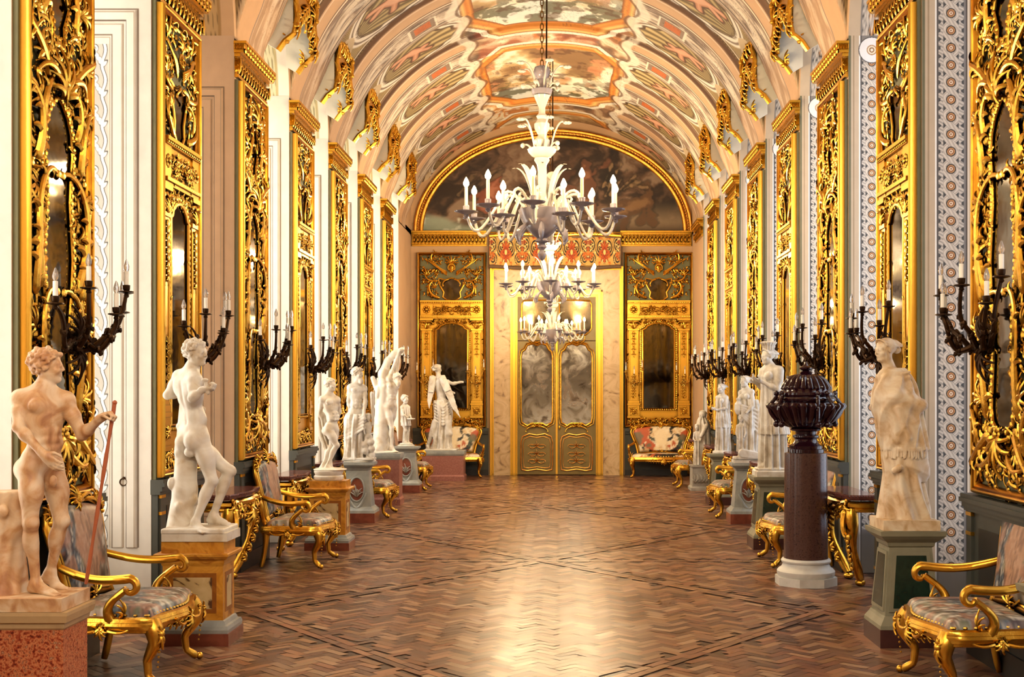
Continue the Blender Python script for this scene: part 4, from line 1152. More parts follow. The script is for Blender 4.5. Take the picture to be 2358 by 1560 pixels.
# ------------------------------------------------------------------ tapestry pelmet hung over the door
def build_door_pelmet():
    t = thing('door_pelmet', 'tapestry pelmet with gilt scroll top hanging above the mirrored double door', 'pelmet', (XD - .03, YE - .19, 4.42))
    hw = 1.38
    u = np.linspace(-hw, hw, 420); v = np.linspace(0, .60, 110)
    U, V = np.meshgrid(u, v, indexing='ij')
    Y = -.115 - .008 * np.sin(U * 9)
    per = .69; q = (np.abs(((U + hw) / per) % 1 - .5)) * 2        # mirrored repeat
    n = fbm(q * 3.2 + 5, V * 8, 31, 4); n2 = fbm(q * 7 + 2, V * 16 + 7, 41, 3)
    C = np.ones(U.shape + (3,)) * lin('c39a50')
    def swirl(cx, cy, r0, r1):
        dx, dy = q - cx, (V - cy) * 1.55
        a = np.arctan2(dy, dx); r = np.hypot(dx, dy)
        return np.abs(((r - r0 - .035 * a) / .11) % 1 - .5), r
    for (cx, cy, rm, c) in ((.25, .36, .26, '1c1a1a'), (.8, .46, .24, '23211d'), (.75, .16, .20, '2a2622')):
        s, r = swirl(cx, cy, .02, .3); C = mixc(C, lin(c), sstep(.32, .24, s) * sstep(rm * 1.25, rm * 1.05, r))
    leaf = sstep(.53, .58, n2); C = mixc(C, lin('b8601f'), leaf * sstep(.45, .55, n)); C = mixc(C, lin('8a3414'), sstep(.58, .66, n) * .9); C = mixc(C, lin('e8cc86'), sstep(.36, .3, n2))
    fl = np.hypot((q - .0) / .34, (V - .28) / .24); pet = .75 + .25 * np.cos(np.arctan2(V - .28, q + .001) * 9)
    C = mixc(C, lin('b04e1c'), sstep(1.0, .92, fl / pet)); C = mixc(C, lin('8a2f16'), sstep(.55, .5, fl / pet)); C = mixc(C, lin('f0c070'), sstep(.26, .2, fl))
    C = mixc(C, lin('2a2420'), sstep(.06, .02, np.abs(fl / pet - 1.02)) * .8)
    P = np.stack([U, Y, V], -1)
    me = fast_grid_mesh('tapestry', P, C, M_TAP, True); link(bpy.data.objects.new('tapestry_front', me), t)
    s = MB()
    for e in (-1, 1): s.box((min(e * hw, e * (hw - .02)), -.115, 0), (max(e * hw, e * (hw - .02)), .18, .60))
    s.box((-hw, -.115, .58), (hw, .18, .62)); s.build('return_board', M_TAPB, t, smooth=False)
    b = MB(); uu = np.linspace(-hw, hw, 60); b.tube(np.stack([uu, np.full(60, -.125), -.035 + .018 * np.cos(uu * 2 * PI / 1.38)], -1), .035, 8); b.build('fringe', M_FRINGE, t)
    g = MB(); g.tube(np.stack([uu, np.full(60, -.125), .62 + .04 * np.abs(np.sin(uu * PI / 1.38 * 1.0))], -1), .035, 8)
    for i in range(8):
        x = -1.2 + 2.4 * i / 7
        for sg in (1, -1): scroll(g, x, .64, PI / 2 - sg * 1.0, .24, -sg * 3, -sg * 16, .022, .009, .115, .02, 14, 6)
        acanthus(g, x, .63, PI / 2, .13, .12, 5, 2.0, .014)
    g.build('gilt_cresting', GOLD, t)
M_TAP = M_col('woven tapestry', .8, .12, 60); M_TAPB = M_noise('brown pelmet board', ['5a4630', '7a6244'], 6, .7); M_FRINGE = M_noise('brown fringe', ['4a3626', '7a5f44'], 60, .9)
build_door_pelmet()
# ------------------------------------------------------------------ carved figures: one continuous surface each
class Vol:
    def __init__(s, lo, hi, h):
        s.h = h; s.lo = np.array(lo, dtype=float)
        s.n = [int(math.ceil((b - a) / h)) + 1 for a, b in zip(lo, hi)]
        s.ax = [(s.lo[i] + h * np.arange(s.n[i])).astype(np.float32) for i in range(3)]
        s.F = np.full(s.n, 1.0, dtype=np.float32)
    def _sub(s, lo, hi, pad):
        sl = []
        for i in range(3):
            a = int(max(0, math.floor((lo[i] - pad - s.lo[i]) / s.h))); b = int(min(s.n[i], math.ceil((hi[i] + pad - s.lo[i]) / s.h) + 1))
            if b <= a: return None
            sl.append(slice(a, b))
        return tuple(sl)
    def op(s, fn, lo, hi, k=.02, sub=False, pad=.015):
        sl = s._sub(lo, hi, k + pad)
        if sl is None: return
        X = s.ax[0][sl[0]][:, None, None]; Y = s.ax[1][sl[1]][None, :, None]; Z = s.ax[2][sl[2]][None, None, :]
        d = fn(X, Y, Z).astype(np.float32); f = s.F[sl]
        if not sub:
            q = np.clip(.5 + .5 * (f - d) / k, 0, 1); s.F[sl] = f * (1 - q) + d * q - k * q * (1 - q)
        else:
            d = -d; q = np.clip(.5 - .5 * (f - d) / k, 0, 1); s.F[sl] = f * (1 - q) + d * q + k * q * (1 - q)
    def cap(s, a, b, ra, rb=None, k=.02, sub=False):
        rb = ra if rb is None else rb
        a = np.array(a, float); b = np.array(b, float); ba = b - a; L2 = ba.dot(ba) + 1e-9; R = max(ra, rb)
        def fn(X, Y, Z):
            px, py, pz = X - a[0], Y - a[1], Z - a[2]
            t = np.clip((px * ba[0] + py * ba[1] + pz * ba[2]) / L2, 0, 1)
            return np.sqrt((px - t * ba[0]) ** 2 + (py - t * ba[1]) ** 2 + (pz - t * ba[2]) ** 2) - (ra + (rb - ra) * t)
        s.op(fn, np.minimum(a, b) - R, np.maximum(a, b) + R, k, sub)
    def ell(s, c, r, M=None, k=.02, sub=False):
        c = np.array(c, float); r = np.array(r, float); R = r.max()
        M = np.eye(3) if M is None else np.array(M, float)      # rows: local axes
        def fn(X, Y, Z):
            p = (X - c[0], Y - c[1], Z - c[2])
            q = [M[i, 0] * p[0] + M[i, 1] * p[1] + M[i, 2] * p[2] for i in range(3)]
            k0 = np.sqrt((q[0] / r[0]) ** 2 + (q[1] / r[1]) ** 2 + (q[2] / r[2]) ** 2)
            k1 = np.sqrt((q[0] / r[0] ** 2) ** 2 + (q[1] / r[1] ** 2) ** 2 + (q[2] / r[2] ** 2) ** 2) + 1e-6
            return k0 * (k0 - 1) / k1
        s.op(fn, c - R, c + R, k, sub)
    def box(s, lo, hi, rr=.01, k=.01):
        lo = np.array(lo, float); hi = np.array(hi, float); c = (lo + hi) / 2; e = (hi - lo) / 2 - rr
        def fn(X, Y, Z):
            qx, qy, qz = np.abs(X - c[0]) - e[0], np.abs(Y - c[1]) - e[1], np.abs(Z - c[2]) - e[2]
            return np.sqrt(np.maximum(qx, 0) ** 2 + np.maximum(qy, 0) ** 2 + np.maximum(qz, 0) ** 2) + np.minimum(np.maximum(qx, np.maximum(qy, qz)), 0) - rr
        s.op(fn, lo, hi, k)
    def robe(s, prof, fold, k=.02, z0=None, z1=None, shell=None):
        """draped cloth: prof rows (z, cx, cy, rx, ry); fold(theta, Z) radial relief in metres"""
        prof = sorted(prof); A = np.array(prof, float); zs = A[:, 0]
        z0 = zs[0] if z0 is None else z0; z1 = zs[-1] if z1 is None else z1
        R = np.maximum(A[:, 3], A[:, 4]).max() + .04
        lo = (A[:, 1].min() - R, A[:, 2].min() - R, z0); hi = (A[:, 1].max() + R, A[:, 2].max() + R, z1)
        def fn(X, Y, Z):
            zc = Z.ravel(); g = [np.interp(zc, zs, A[:, i])[None, None, :] for i in range(1, 5)]
            dx = X - g[0]; dy = Y - g[1]
            th = np.arctan2(dy / g[3], dx / g[2]); rn = np.sqrt((dx / g[2]) ** 2 + (dy / g[3]) ** 2)
            mr = np.sqrt(dx * dx + dy * dy) / (rn + 1e-4)
            d = (rn - 1) * mr * .8 - fold(th, Z)
            return np.maximum(d, np.maximum(z0 - Z, Z - z1))
        s.op(fn, lo, hi, k)
    def mesh(s, name, m):
        F = s.F; h = s.h
        b = np.array(F[[0, -1], :, :].min()), F
        F[0] = F[-1] = 1; F[:, 0] = F[:, -1] = 1; F[:, :, 0] = F[:, :, -1] = 1
        neg = F < 0
        nx, ny, nz = F.shape
        cnt = np.zeros((nx - 1, ny - 1, nz - 1), dtype=np.int8)
        for i in (0, 1):
            for j in (0, 1):
                for k in (0, 1): cnt += neg[i:nx - 1 + i, j:ny - 1 + j, k:nz - 1 + k]
        act = (cnt > 0) & (cnt < 8)
        I = np.argwhere(act)
        idx = np.full(act.shape, -1, dtype=np.int32); idx[act] = np.arange(len(I))
        P = np.zeros((len(I), 3)); N = np.zeros(len(I))
        cor = [(0, 0, 0), (1, 0, 0), (0, 1, 0), (1, 1, 0), (0, 0, 1), (1, 0, 1), (0, 1, 1), (1, 1, 1)]
        val = [F[I[:, 0] + c[0], I[:, 1] + c[1], I[:, 2] + c[2]] for c in cor]
        for a, b in ((0, 1), (2, 3), (4, 5), (6, 7), (0, 2), (1, 3), (4, 6), (5, 7), (0, 4), (1, 5), (2, 6), (3, 7)):
            va, vb = val[a], val[b]; x = (va < 0) != (vb < 0)
            t = np.where(x, va / np.where(x, va - vb, 1), 0)
            for d in range(3): P[:, d] += np.where(x, cor[a][d] + t * (cor[b][d] - cor[a][d]), 0)
            N += x
        P = (P / N[:, None] + I) * h + s.lo
        Q = []
        for ax in range(3):
            sl0 = [slice(None)] * 3; sl1 = [slice(None)] * 3; sl0[ax] = slice(0, -1); sl1[ax] = slice(1, None)
            e = neg[tuple(sl0)] != neg[tuple(sl1)]
            o1, o2 = (ax + 1) % 3, (ax + 2) % 3
            E = np.argwhere(e)
            E = E[(E[:, o1] > 0) & (E[:, o2] > 0) & (E[:, o1] < F.shape[o1] - 1) & (E[:, o2] < F.shape[o2] - 1)]
            if not len(E): continue
            ng = neg[E[:, 0], E[:, 1], E[:, 2]]
            def ci(d1, d2):
                q = E.copy(); q[:, o1] += d1; q[:, o2] += d2
                return idx[q[:, 0], q[:, 1], q[:, 2]]
            q = np.stack([ci(-1, -1), ci(0, -1), ci(0, 0), ci(-1, 0)], -1)
            q[~ng] = q[~ng][:, ::-1]
            Q.append(q)
        Q = np.concatenate(Q); Q = Q[(Q >= 0).all(1)]
        # light relaxation
        for _ in range(1):
            S_ = np.zeros_like(P); c = np.zeros(len(P))
            for a, b in ((0, 1), (1, 2), (2, 3), (3, 0)):
                np.add.at(S_, Q[:, a], P[Q[:, b]]); np.add.at(c, Q[:, a], 1)
            P = P * .5 + .5 * S_ / np.maximum(c, 1)[:, None]
        return raw_mesh(name, P, Q, None, m)
def unit(v):
    v = np.array(v, float); return v / (np.linalg.norm(v) + 1e-9)
def frame3(fwd, up):
    up = unit(up); f = np.array(fwd, float); f = unit(f - up * f.dot(up)); r = np.cross(f, up)
    return np.array([r, f, up])
V3 = lambda *a: np.array(a, float)
def head(V, c, fwd, up, h, hair='curl', seed=1, bun=False, veil=False):
    """c = centre of the head, h = head height; face looks along fwd"""
    M = frame3(fwd, up)
    def P(x, y, z): return np.array(c) + h * (M[0] * x + M[1] * y + M[2] * (z - .5))
    E = lambda x, y, z, rx, ry, rz, k=.05, sub=False: V.ell(P(x, y, z), (rx * h, ry * h, rz * h), M, k * h, sub)
    C = lambda a, b, ra, rb, k=.04, sub=False: V.cap(P(*a), P(*b), ra * h, rb * h, k * h, sub)
    E(0, -.06, .63, .335, .42, .36); E(0, .10, .36, .27, .30, .36, .10)
    C((-.15, .0, .26), (-.05, .26, .09), .11, .08, .1); C((.15, .0, .26), (.05, .26, .09), .11, .08, .1)
    E(0, .32, .09, .09, .08, .075, .06)
    C((-.17, .32, .575), (.17, .32, .575), .055, .055, .06)
    for m in (-1, 1):
        E(m * .155, .42, .50, .085, .075, .055, .05, True); E(m * .15, .315, .50, .075, .075, .05, .02)
        C((m * .10, .375, .525), (m * .21, .335, .515), .018, .016, .02)
        E(m * .19, .26, .36, .11, .10, .10, .08); E(m * .335, -.02, .47, .035, .08, .11, .03)
    C((0, .375, .57), (0, .448, .395), .028, .042, .04); E(-.048, .41, .370, .036, .042, .030, .03); E(.048, .41, .370, .036, .042, .030, .03)
    E(0, .375, .255, .105, .055, .025, .02); E(0, .365, .205, .085, .055, .032, .02); C((-.1, .395, .228), (.1, .395, .228), .010, .010, .012, True)
    R = random.Random(seed)
    if hair == 'curl':
        n = 150
        for i in range(n):
            z = 1 - 2 * (i + .5) / n; a = i * 2.39996
            x, y = math.sqrt(1 - z * z) * math.cos(a), math.sqrt(1 - z * z) * math.sin(a)
            q = (x * .36, -.07 + y * .44, .63 + z * .37)
            if q[1] > .22 - .30 * max(0, .80 - q[2]) * 2.2 and q[2] < .80: continue
            if q[2] < .22 or (q[1] > .12 and q[2] < .55): continue
            rr = R.uniform(.055, .085)
            t = unit((R.uniform(-1, 1), R.uniform(-1, 1), R.uniform(-1, 1))) * .06
            C((q[0] - t[0], q[1] - t[1], q[2] - t[2]), (q[0] + t[0], q[1] + t[1], q[2] + t[2]), rr, rr * .6, .025)
    else:
        E(0, -.09, .66, .36, .44, .37, .05)
        for i in range(26):                                  # combed waves running back from the parting
            a = -1.35 + 2.7 * i / 25
            pts = []
            for j in range(5):
                t = j / 4
                pts.append((.36 * math.sin(a) * (1 - .35 * t) + .02 * math.sin(j * 2.2 + i), .30 - .78 * t + .10 * abs(math.sin(a)) * (1 - t) - .25 * abs(math.sin(a)) ** 2, .66 + .34 * math.cos(a) - .10 * t - .05 * (1 - t)))
            for p, q in zip(pts, pts[1:]): C(p, q, .040, .040, .02)
        if bun:
            E(0, -.60, .50, .17, .18, .17, .06)
            for i in range(6): C((.12 * math.cos(i), -.62, .5 + .12 * math.sin(i)), (-.12 * math.cos(i), -.66, .5 - .12 * math.sin(i)), .04, .04, .02)
    if veil: E(0, -.12, .55, .43, .47, .52, .06)
def hand(V, w, d, pn, s, curl=.5, thumb=1, k=.006):
    """w wrist, d direction of the palm, pn direction the palm faces; fingers curl towards pn"""
    d = unit(d); pn = np.array(pn, float); pn = unit(pn - d * pn.dot(d)); sd = np.cross(d, pn)
    M = np.array([sd, d, pn]); w = np.array(w, float)
    V.ell(w + d * .048 * s, (.040 * s, .056 * s, .020 * s), M, .012 * s); V.cap(w - d * .02 * s, w + d * .03 * s, .026 * s, .028 * s, .02 * s)
    for i, (l, o) in enumerate(((.92, -1.5), (1.05, -.5), (1.0, .5), (.78, 1.5))):
        p = w + d * (.088 - .006 * abs(o + .4)) * s + sd * o * .0205 * s; a = .25 * curl
        for j, (sl, r0, r1) in enumerate(((.044, .0105, .0098), (.029, .0098, .0088), (.023, .0088, .0074))):
            a += curl * (.9 if j else .5)
            q = p + (d * math.cos(a) + pn * math.sin(a)) * sl * l * s
            V.cap(p, q, r0 * s, r1 * s, k * s); p = q
    p = w + d * .025 * s - sd * thumb * .030 * s
    q = p + (d * .75 - sd * thumb * .75 + pn * .35) * .036 * s; V.cap(p, q, .0135 * s, .0115 * s, .01 * s)
    r = q + unit(d * .9 - sd * thumb * (.35 - .5 * curl) + pn * (.3 + .7 * curl)) * .032 * s; V.cap(q, r, .0115 * s, .0095 * s, k * s)
    r2 = r + unit(d * .9 + sd * thumb * .4 * curl + pn * (.3 + .8 * curl)) * .022 * s; V.cap(r, r2, .0095 * s, .008 * s, k * s)
def foot(V, an, toe, s, toes=True):
    an = np.array(an, float); toe = np.array(toe, float); d = toe - an; d[2] = 0; d = unit(d); sd = np.array((-d[1], d[0], 0))
    V.cap(an, an - d * .035 * s + V3(0, 0, -.05 * s), .036 * s, .034 * s, .02 * s)
    bl = toe - d * .055 * s
    V.cap(an + V3(0, 0, -.015 * s), bl + V3(0, 0, .008 * s), .036 * s, .026 * s, .03 * s); V.cap(an - d * .03 * s + V3(0, 0, -.055 * s), bl, .028 * s, .024 * s, .02 * s)
    V.ell(bl + V3(0, 0, .004 * s), (.042 * s, .05 * s, .022 * s), np.array([sd, d, (0, 0, 1)]), .02 * s)
    if toes:
        for i in range(5):
            o = (i - 2) * .0175 * s; l = (.055 - .006 * abs(i - 1.2)) * s; r = (.0135 if i == 0 else .0095) * s
            p = bl + d * .02 * s + sd * o; V.cap(p, p + d * l + V3(0, 0, -.008 * s), r, r * .85, .006 * s)
def body(V, J, s, cf, pf=None, female=False, muscle=1.0, legs=True, arms=True):
    """J: joints in metres; cf, pf: where chest and pelvis face"""
    pf = cf if pf is None else pf
    nk, pv = np.array(J['neck'], float), np.array(J['pelvis'], float)
    ch = nk * .70 + pv * .30 if 'chest' not in J else np.array(J['chest'], float)
    wa = nk * .38 + pv * .62 if 'waist' not in J else np.array(J['waist'], float)
    Mc = frame3(cf, nk - wa); Mp = frame3(pf, ch - pv)
    Ml = np.array([unit(Mc[i] + Mp[i]) for i in range(3)])
    wf = .88 if female else 1.0
    k = .045 * s
    V.ell(ch - Mc[2] * .015 * s, (.152 * s * wf, .102 * s, .185 * s), Mc, k); V.ell(ch + Mc[2] * .085 * s - Mc[1] * .01 * s, (.155 * s * wf, .085 * s, .10 * s), Mc, k)
    V.ell(wa, (.122 * s * wf, .088 * s, .13 * s), Ml, k); V.ell(pv + Mp[2] * .03 * s, (.150 * s, .105 * s, .12 * s), Mp, k)
    for m in (-1, 1):
        V.ell(pv + Mp[0] * m * .075 * s - Mp[1] * .065 * s - Mp[2] * .045 * s, (.085 * s, .085 * s, .09 * s), Mp, .03 * s)
        if female: V.ell(ch + Mc[0] * m * .075 * s + Mc[1] * .085 * s + Mc[2] * .02 * s, (.06 * s, .055 * s, .06 * s), Mc, .03 * s)
        elif muscle:
            V.ell(ch + Mc[0] * m * .072 * s + Mc[1] * .070 * s + Mc[2] * .055 * s, (.078 * s, .036 * s, .055 * s), Mc, .018 * s)
            V.ell(ch + Mc[0] * m * .085 * s - Mc[1] * .075 * s + Mc[2] * .05 * s, (.06 * s, .03 * s, .085 * s), Mc, .02 * s)
            for j in range(3): V.ell(wa + Ml[0] * m * .036 * s + Ml[1] * (.072 + .006 * muscle) * s + Ml[2] * (-.06 + .062 * j) * s, (.032 * s, .016 * s, .028 * s), Ml, .016 * s)
            V.ell(wa + Ml[0] * m * .084 * s + Ml[1] * .02 * s - Ml[2] * .03 * s, (.035 * s, .05 * s, .05 * s), Ml, .03 * s)
    if muscle:
        V.cap(wa - Ml[1] * .098 * s - Ml[2] * .05 * s, ch - Mc[1] * .115 * s + Mc[2] * .08 * s, .010 * s, .010 * s, .03 * s, True)
        if not female: V.cap(wa + Ml[1] * .105 * s - Ml[2] * .05 * s, ch + Mc[1] * .118 * s + Mc[2] * .06 * s, .008 * s, .008 * s, .02 * s, True)
    hd = np.array(J['head'], float)
    V.cap(nk - (nk - ch) * .10, hd - (hd - nk) * .25, .058 * s * wf, .050 * s * wf, .03 * s)
    for q in 'RL':
        sh = np.array(J['sh' + q], float)
        V.cap(nk + (hd - nk) * .12, sh + V3(0, 0, .01 * s), .045 * s * wf, .048 * s * wf, .05 * s)
        V.ell(sh, (.062 * s * wf,) * 3, None, .04 * s)
        if arms and 'el' + q in J:
            el = np.array(J['el' + q], float); wr = np.array(J['wr' + q], float)
            V.cap(sh, el, .053 * s * wf, .040 * s * wf, .03 * s); V.ell((sh * .55 + el * .45), (.050 * s * wf, .050 * s * wf, .05 * s), None, .03 * s)
            V.cap(el, wr, .041 * s * wf, .027 * s * wf, .015 * s); V.ell(el * .70 + wr * .30, (.043 * s * wf,) * 3, None, .03 * s)
    if legs:
        for q in 'RL':
            m = 1 if q == 'R' else -1
            hp = pv + Mp[0] * m * .085 * s - Mp[2] * .04 * s if 'hp' + q not in J else np.array(J['hp' + q], float)
            kn = np.array(J['kn' + q], float); an = np.array(J['an' + q], float); toe = np.array(J['to' + q], float)
            d = unit(toe - an); d[2] = 0
            V.cap(hp, kn, .088 * s, .052 * s, .035 * s); V.ell(hp * .6 + kn * .4 + d * .02 * s, (.078 * s, .078 * s, .12 * s), frame3(d, hp - kn), .04 * s)
            V.ell(kn + d * .018 * s, (.044 * s, .044 * s, .052 * s), frame3(d, hp - kn), .025 * s)
            V.cap(kn, an, .050 * s, .032 * s, .02 * s); V.ell(kn * .68 + an * .32 - d * .022 * s, (.052 * s, .050 * s, .10 * s), frame3(d, kn - an), .03 * s)
            foot(V, an, toe, s)
def trunk(V, pts, k=.03, seed=2):
    R = random.Random(seed)
    for (a, ra), (b, rb) in zip(pts, pts[1:]): V.cap(a, b, ra, rb, k)
    for (a, ra), (b, rb) in zip(pts, pts[1:]):
        for i in range(3):
            t = R.random(); c = np.array(a) * (1 - t) + np.array(b) * t; r = ra * (1 - t) + rb * t; an = R.uniform(0, 6.28)
            V.ell(c + V3(math.cos(an) * r * .9, math.sin(an) * r * .9, 0), (r * .28,) * 3, None, r * .3)

def M_marble(name, cols, stops, scale, rough=.45, sub=0.0, grime=None):
    """weathered marble: blotches plus brown patina gathered in hollows"""
    m, nt, b = new_mat(name)
    setp(b, Roughness=rough)
    n, r = noise_ramp(nt, b, scale, cols, 7, stops, .8)
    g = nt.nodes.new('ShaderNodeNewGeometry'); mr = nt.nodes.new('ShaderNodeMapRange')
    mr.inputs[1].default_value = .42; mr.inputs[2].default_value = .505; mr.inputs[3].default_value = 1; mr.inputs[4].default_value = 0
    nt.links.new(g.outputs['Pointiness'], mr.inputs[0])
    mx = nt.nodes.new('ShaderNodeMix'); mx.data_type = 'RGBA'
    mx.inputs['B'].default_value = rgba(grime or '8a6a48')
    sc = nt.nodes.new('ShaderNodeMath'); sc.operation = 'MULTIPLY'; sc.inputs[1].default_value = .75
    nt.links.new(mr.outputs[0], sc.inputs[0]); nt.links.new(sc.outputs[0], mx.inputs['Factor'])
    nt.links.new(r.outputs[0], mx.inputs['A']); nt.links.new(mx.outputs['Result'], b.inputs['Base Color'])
    bump(nt, b, 70, .12, .003)
    return m
M_ST_TAN = M_marble('tan weathered marble', ['b07a50', 'd0a070', 'e2c29a', 'ecd6b6'], [.32, .44, .56, .74], 8, grime='8a5632')
M_ST_WHITE = M_marble('white marble', ['cdb692', 'e4d8c2', 'efe8d8', 'e4d8c0'], [.30, .44, .6, .8], 6, grime='9a7c56')
M_ST_CREAM = M_marble('cream marble', ['c09a68', 'dcbe94', 'ead6b4', 'f0e2c8'], [.32, .45, .58, .8], 8, grime='946838')
M_ST_GREY = M_marble('grey white marble', ['a3947e', 'c8beac', 'dedad0', 'd0c6b6'], [.28, .44, .62, .8], 6, grime='75634c')
# ------------------------------------------------------------------ statues
def put(px, py, d):
    """world point of a spot seen at picture column px, row py, d metres down the hall"""
    return V3((px - VPX) * d / FPX, d, EYE - (py - VPY) * d / FPX)
def statue(name_parts, loc, label, group=None, cat='statue', name='marble_statue'):
    root = None
    for i, (nm, vol, m) in enumerate(name_parts):
        if root is None:
            root = link(bpy.data.objects.new(name, vol.mesh(name, m))); root.location = loc
        else:
            link(bpy.data.objects.new(nm, vol.mesh(nm, m)), root)
    return tag(root, label, cat, group)
def plinth_obj(rects, m, parent, name='plinth'):
    b = MB(); b.loft(rects); return b.build(name, m, parent, smooth=False)

# --- standing youth with the red staff (foreground)
def st_staff():
    V = Vol((-.36, -.19, -.01), (.46, .20, 1.30), .0052); s = .715
    J = dict(neck=(.012, .0, 1.05), pelvis=(0, .0, .672), head=(.03, .005, 1.175), chest=(.012, -.005, .93), waist=(.018, .0, .795),
             shR=(-.088, -.045, 1.005), elR=(-.066, -.115, .862), wrR=(.068, -.135, .728), shL=(.108, .045, .995), elL=(.19, .05, .815), wrL=(.315, -.02, .905),
             knR=(-.022, -.075, .372), anR=(-.015, -.03, .068), toR=(.115, -.085, .014), knL=(.085, .045, .37), anL=(.0, .11, .10), toL=(.075, .12, .014))
    body(V, J, s, (.80, -.60, 0), (.84, -.54, 0), muscle=.6)
    head(V, J['head'], (.93, .36, -.05), (.02, 0, 1), .172, 'curl', 3)
    hand(V, J['wrR'], (.72, -.05, -.69), (.2, .9, 0), s * 1.02, .45, -1); hand(V, J['wrL'], (.85, -.1, .42), (.1, -.15, -1), s * 1.02, 1.5, 1)
    V.ell((.095, -.075, .585), (.018, .022, .032), None, .012)
    V.robe([(.0, -.215, .02, .135, .12), (.06, -.215, .02, .118, .105), (.25, -.205, .02, .098, .09), (.50, -.195, .02, .096, .088), (.53, -.195, .02, .092, .084)], lambda th, Z: .007 * np.sin(4 * th + 6 * Z) + .004 * np.sin(9 * th - 14 * Z), .02)
    V.ell((-.165, -.065, .43), (.026, .022, .032), None, .014)
    V.cap((-.14, .0, .33), (-.06, -.01, .40), .05, .04, .03)
    return V
d1 = 6.04
o1 = put(95, 1368, d1)
ST1 = statue([('', st_staff(), M_ST_TAN)], o1, 'tan stained marble youth holding a thin red staff beside tree stump', 'marble statues on pedestals')
plinth_obj([(-.62, .185, -.19, .165, -.06), (-.62, .185, -.19, .165, .006)], M_ST_TAN, ST1)
# his staff, a separate wooden rod in the fist
def staff():
    a = put(263, 936, 6.02) - o1; b = put(198, 1346, 5.97) - o1
    m = MB(); a = a + (a - b) * .02; t = np.linspace(0, 1, 14)
    m.tube(np.outer(1 - t, a) + np.outer(t, b), .0095 + .002 * np.sin(t * 23), 10)
    m.ball(a, .013, 8, 6)
    o = m.build('staff', M_STAFF, None); o.location = o1
    tag(o, 'long reddish wooden staff gripped by the tan marble youth', 'staff')
M_STAFF = M_noise('reddish wood staff', ['8a3e22', 'b5623a', 'a04f2c'], 14, .45, vec_scale=(1, 1, .2))
staff()

# --- faun seen from the back, leaning stump
def st_faun():
    V = Vol((-.34, -.24, -.01), (.30, .33, 1.38), .0055); s = .775
    J = dict(neck=(-.045, .01, 1.135), pelvis=(-.02, .0, .665), head=(-.008, -.01, 1.255), chest=(-.055, .01, .985), waist=(-.025, .005, .80),
             shR=(.01, -.085, 1.055), elR=(.012, -.16, .935), wrR=(.10, -.195, .995), shL=(-.155, .085, 1.085), elL=(-.245, .10, .955), wrL=(-.14, .24, .985),
             knR=(.115, -.05, .355), anR=(.012, -.085, .075), toR=(.105, -.17, .014), knL=(.205, .07, .415), anL=(.095, .06, .105), toL=(.205, .035, .05))
    body(V, J, s, (.62, .78, 0), (.66, .75, 0))
    head(V, J['head'], (.95, -.28, -.03), (0, 0, 1), .185, 'curl', 9)
    hand(V, J['wrR'], (.95, -.05, .05), (-.1, .3, .9), s * 1.0, 1.5, 1); V.cap((.135, -.205, .97), (.115, -.20, 1.055), .014, .012, .006); V.ell((.113, -.20, 1.06), (.024, .024, .014), None, .006)
    hand(V, J['wrL'], (.3, .85, .1), (.8, 0, 0), s, .6, 1)
    trunk(V, [((-.115, .03, 0), .115), ((-.10, .035, .28), .082), ((-.095, .05, .56), .075), ((-.115, .10, .88), .045)], .03, 5); V.ell((-.185, -.0, .33), (.028, .03, .045), None, .015)
    V.ell((-.035, -.06, .555), (.040, .04, .036), None, .015)
    V.box((-.205, -.17, -.012), (.235, .20, .03), .012, .02)
    return V
d2 = 8.28
o2 = put(455, 1222, d2)
ST2 = statue([('', st_faun(), M_ST_WHITE)], o2, 'white marble faun turned away, fist raised, leaning on a tree stump', 'marble statues on pedestals')
plinth_obj([(-.20, .255, -.165, .17, -.06), (-.20, .255, -.165, .17, .0)], M_ST_WHITE, ST2)

# --- white youth with a cloth behind him
def st_youth():
    V = Vol((-.19, -.16, -.01), (.20, .19, 1.08), .0055); s = .60
    J = dict(neck=(.005, 0, .855), pelvis=(.03, 0, .475), head=(.022, -.005, .962), chest=(.022, 0, .74), waist=(.05, 0, .605),
             shR=(-.062, -.05, .80), elR=(-.10, .02, .655), wrR=(-.112, .09, .54), shL=(.085, .035, .79), elL=(.10, .10, .66), wrL=(.05, .14, .56),
             knR=(.095, -.04, .285), anR=(-.005, -.05, .058), toR=(.085, -.085, .012), knL=(.02, .05, .265), anL=(-.075, .05, .058), toL=(.0, .045, .012))
    body(V, J, s, (.75, -.66, 0), (.85, -.5, 0)); head(V, J['head'], (.9, -.42, -.02), (0, 0, 1), .145, 'curl', 4)
    V.robe([(.20, -.02, .10, .03, .05), (.40, -.08, .10, .045, .06), (.62, -.10, .08, .035, .05), (.66, -.10, .08, .01, .01)], lambda th, Z: .012 * np.sin(7 * th + 9 * Z), .02)
    V.cap((-.02, .10, 0), (-.03, .10, .25), .05, .035)
    V.ell((.05, -.0, .012), (.16, .15, .018), None, .01); V.ell((-.02, 0, .012), (.15, .15, .018), None, .02)
    return V
d3 = 13.17
o3 = put(757, 1084, d3)
ST3 = statue([('', st_youth(), M_ST_WHITE)], o3, 'small pure white marble youth in curved pose, cloth behind, round base', 'marble statues on pedestals')
b = MB(); b.lathe([(.155, -.105), (.165, -.09), (.165, -.06), (.15, -.05), (.155, -.03), (.162, -.02), (.162, 0), (.14, .008)], 28); b.build('plinth', M_ST_WHITE, ST3)

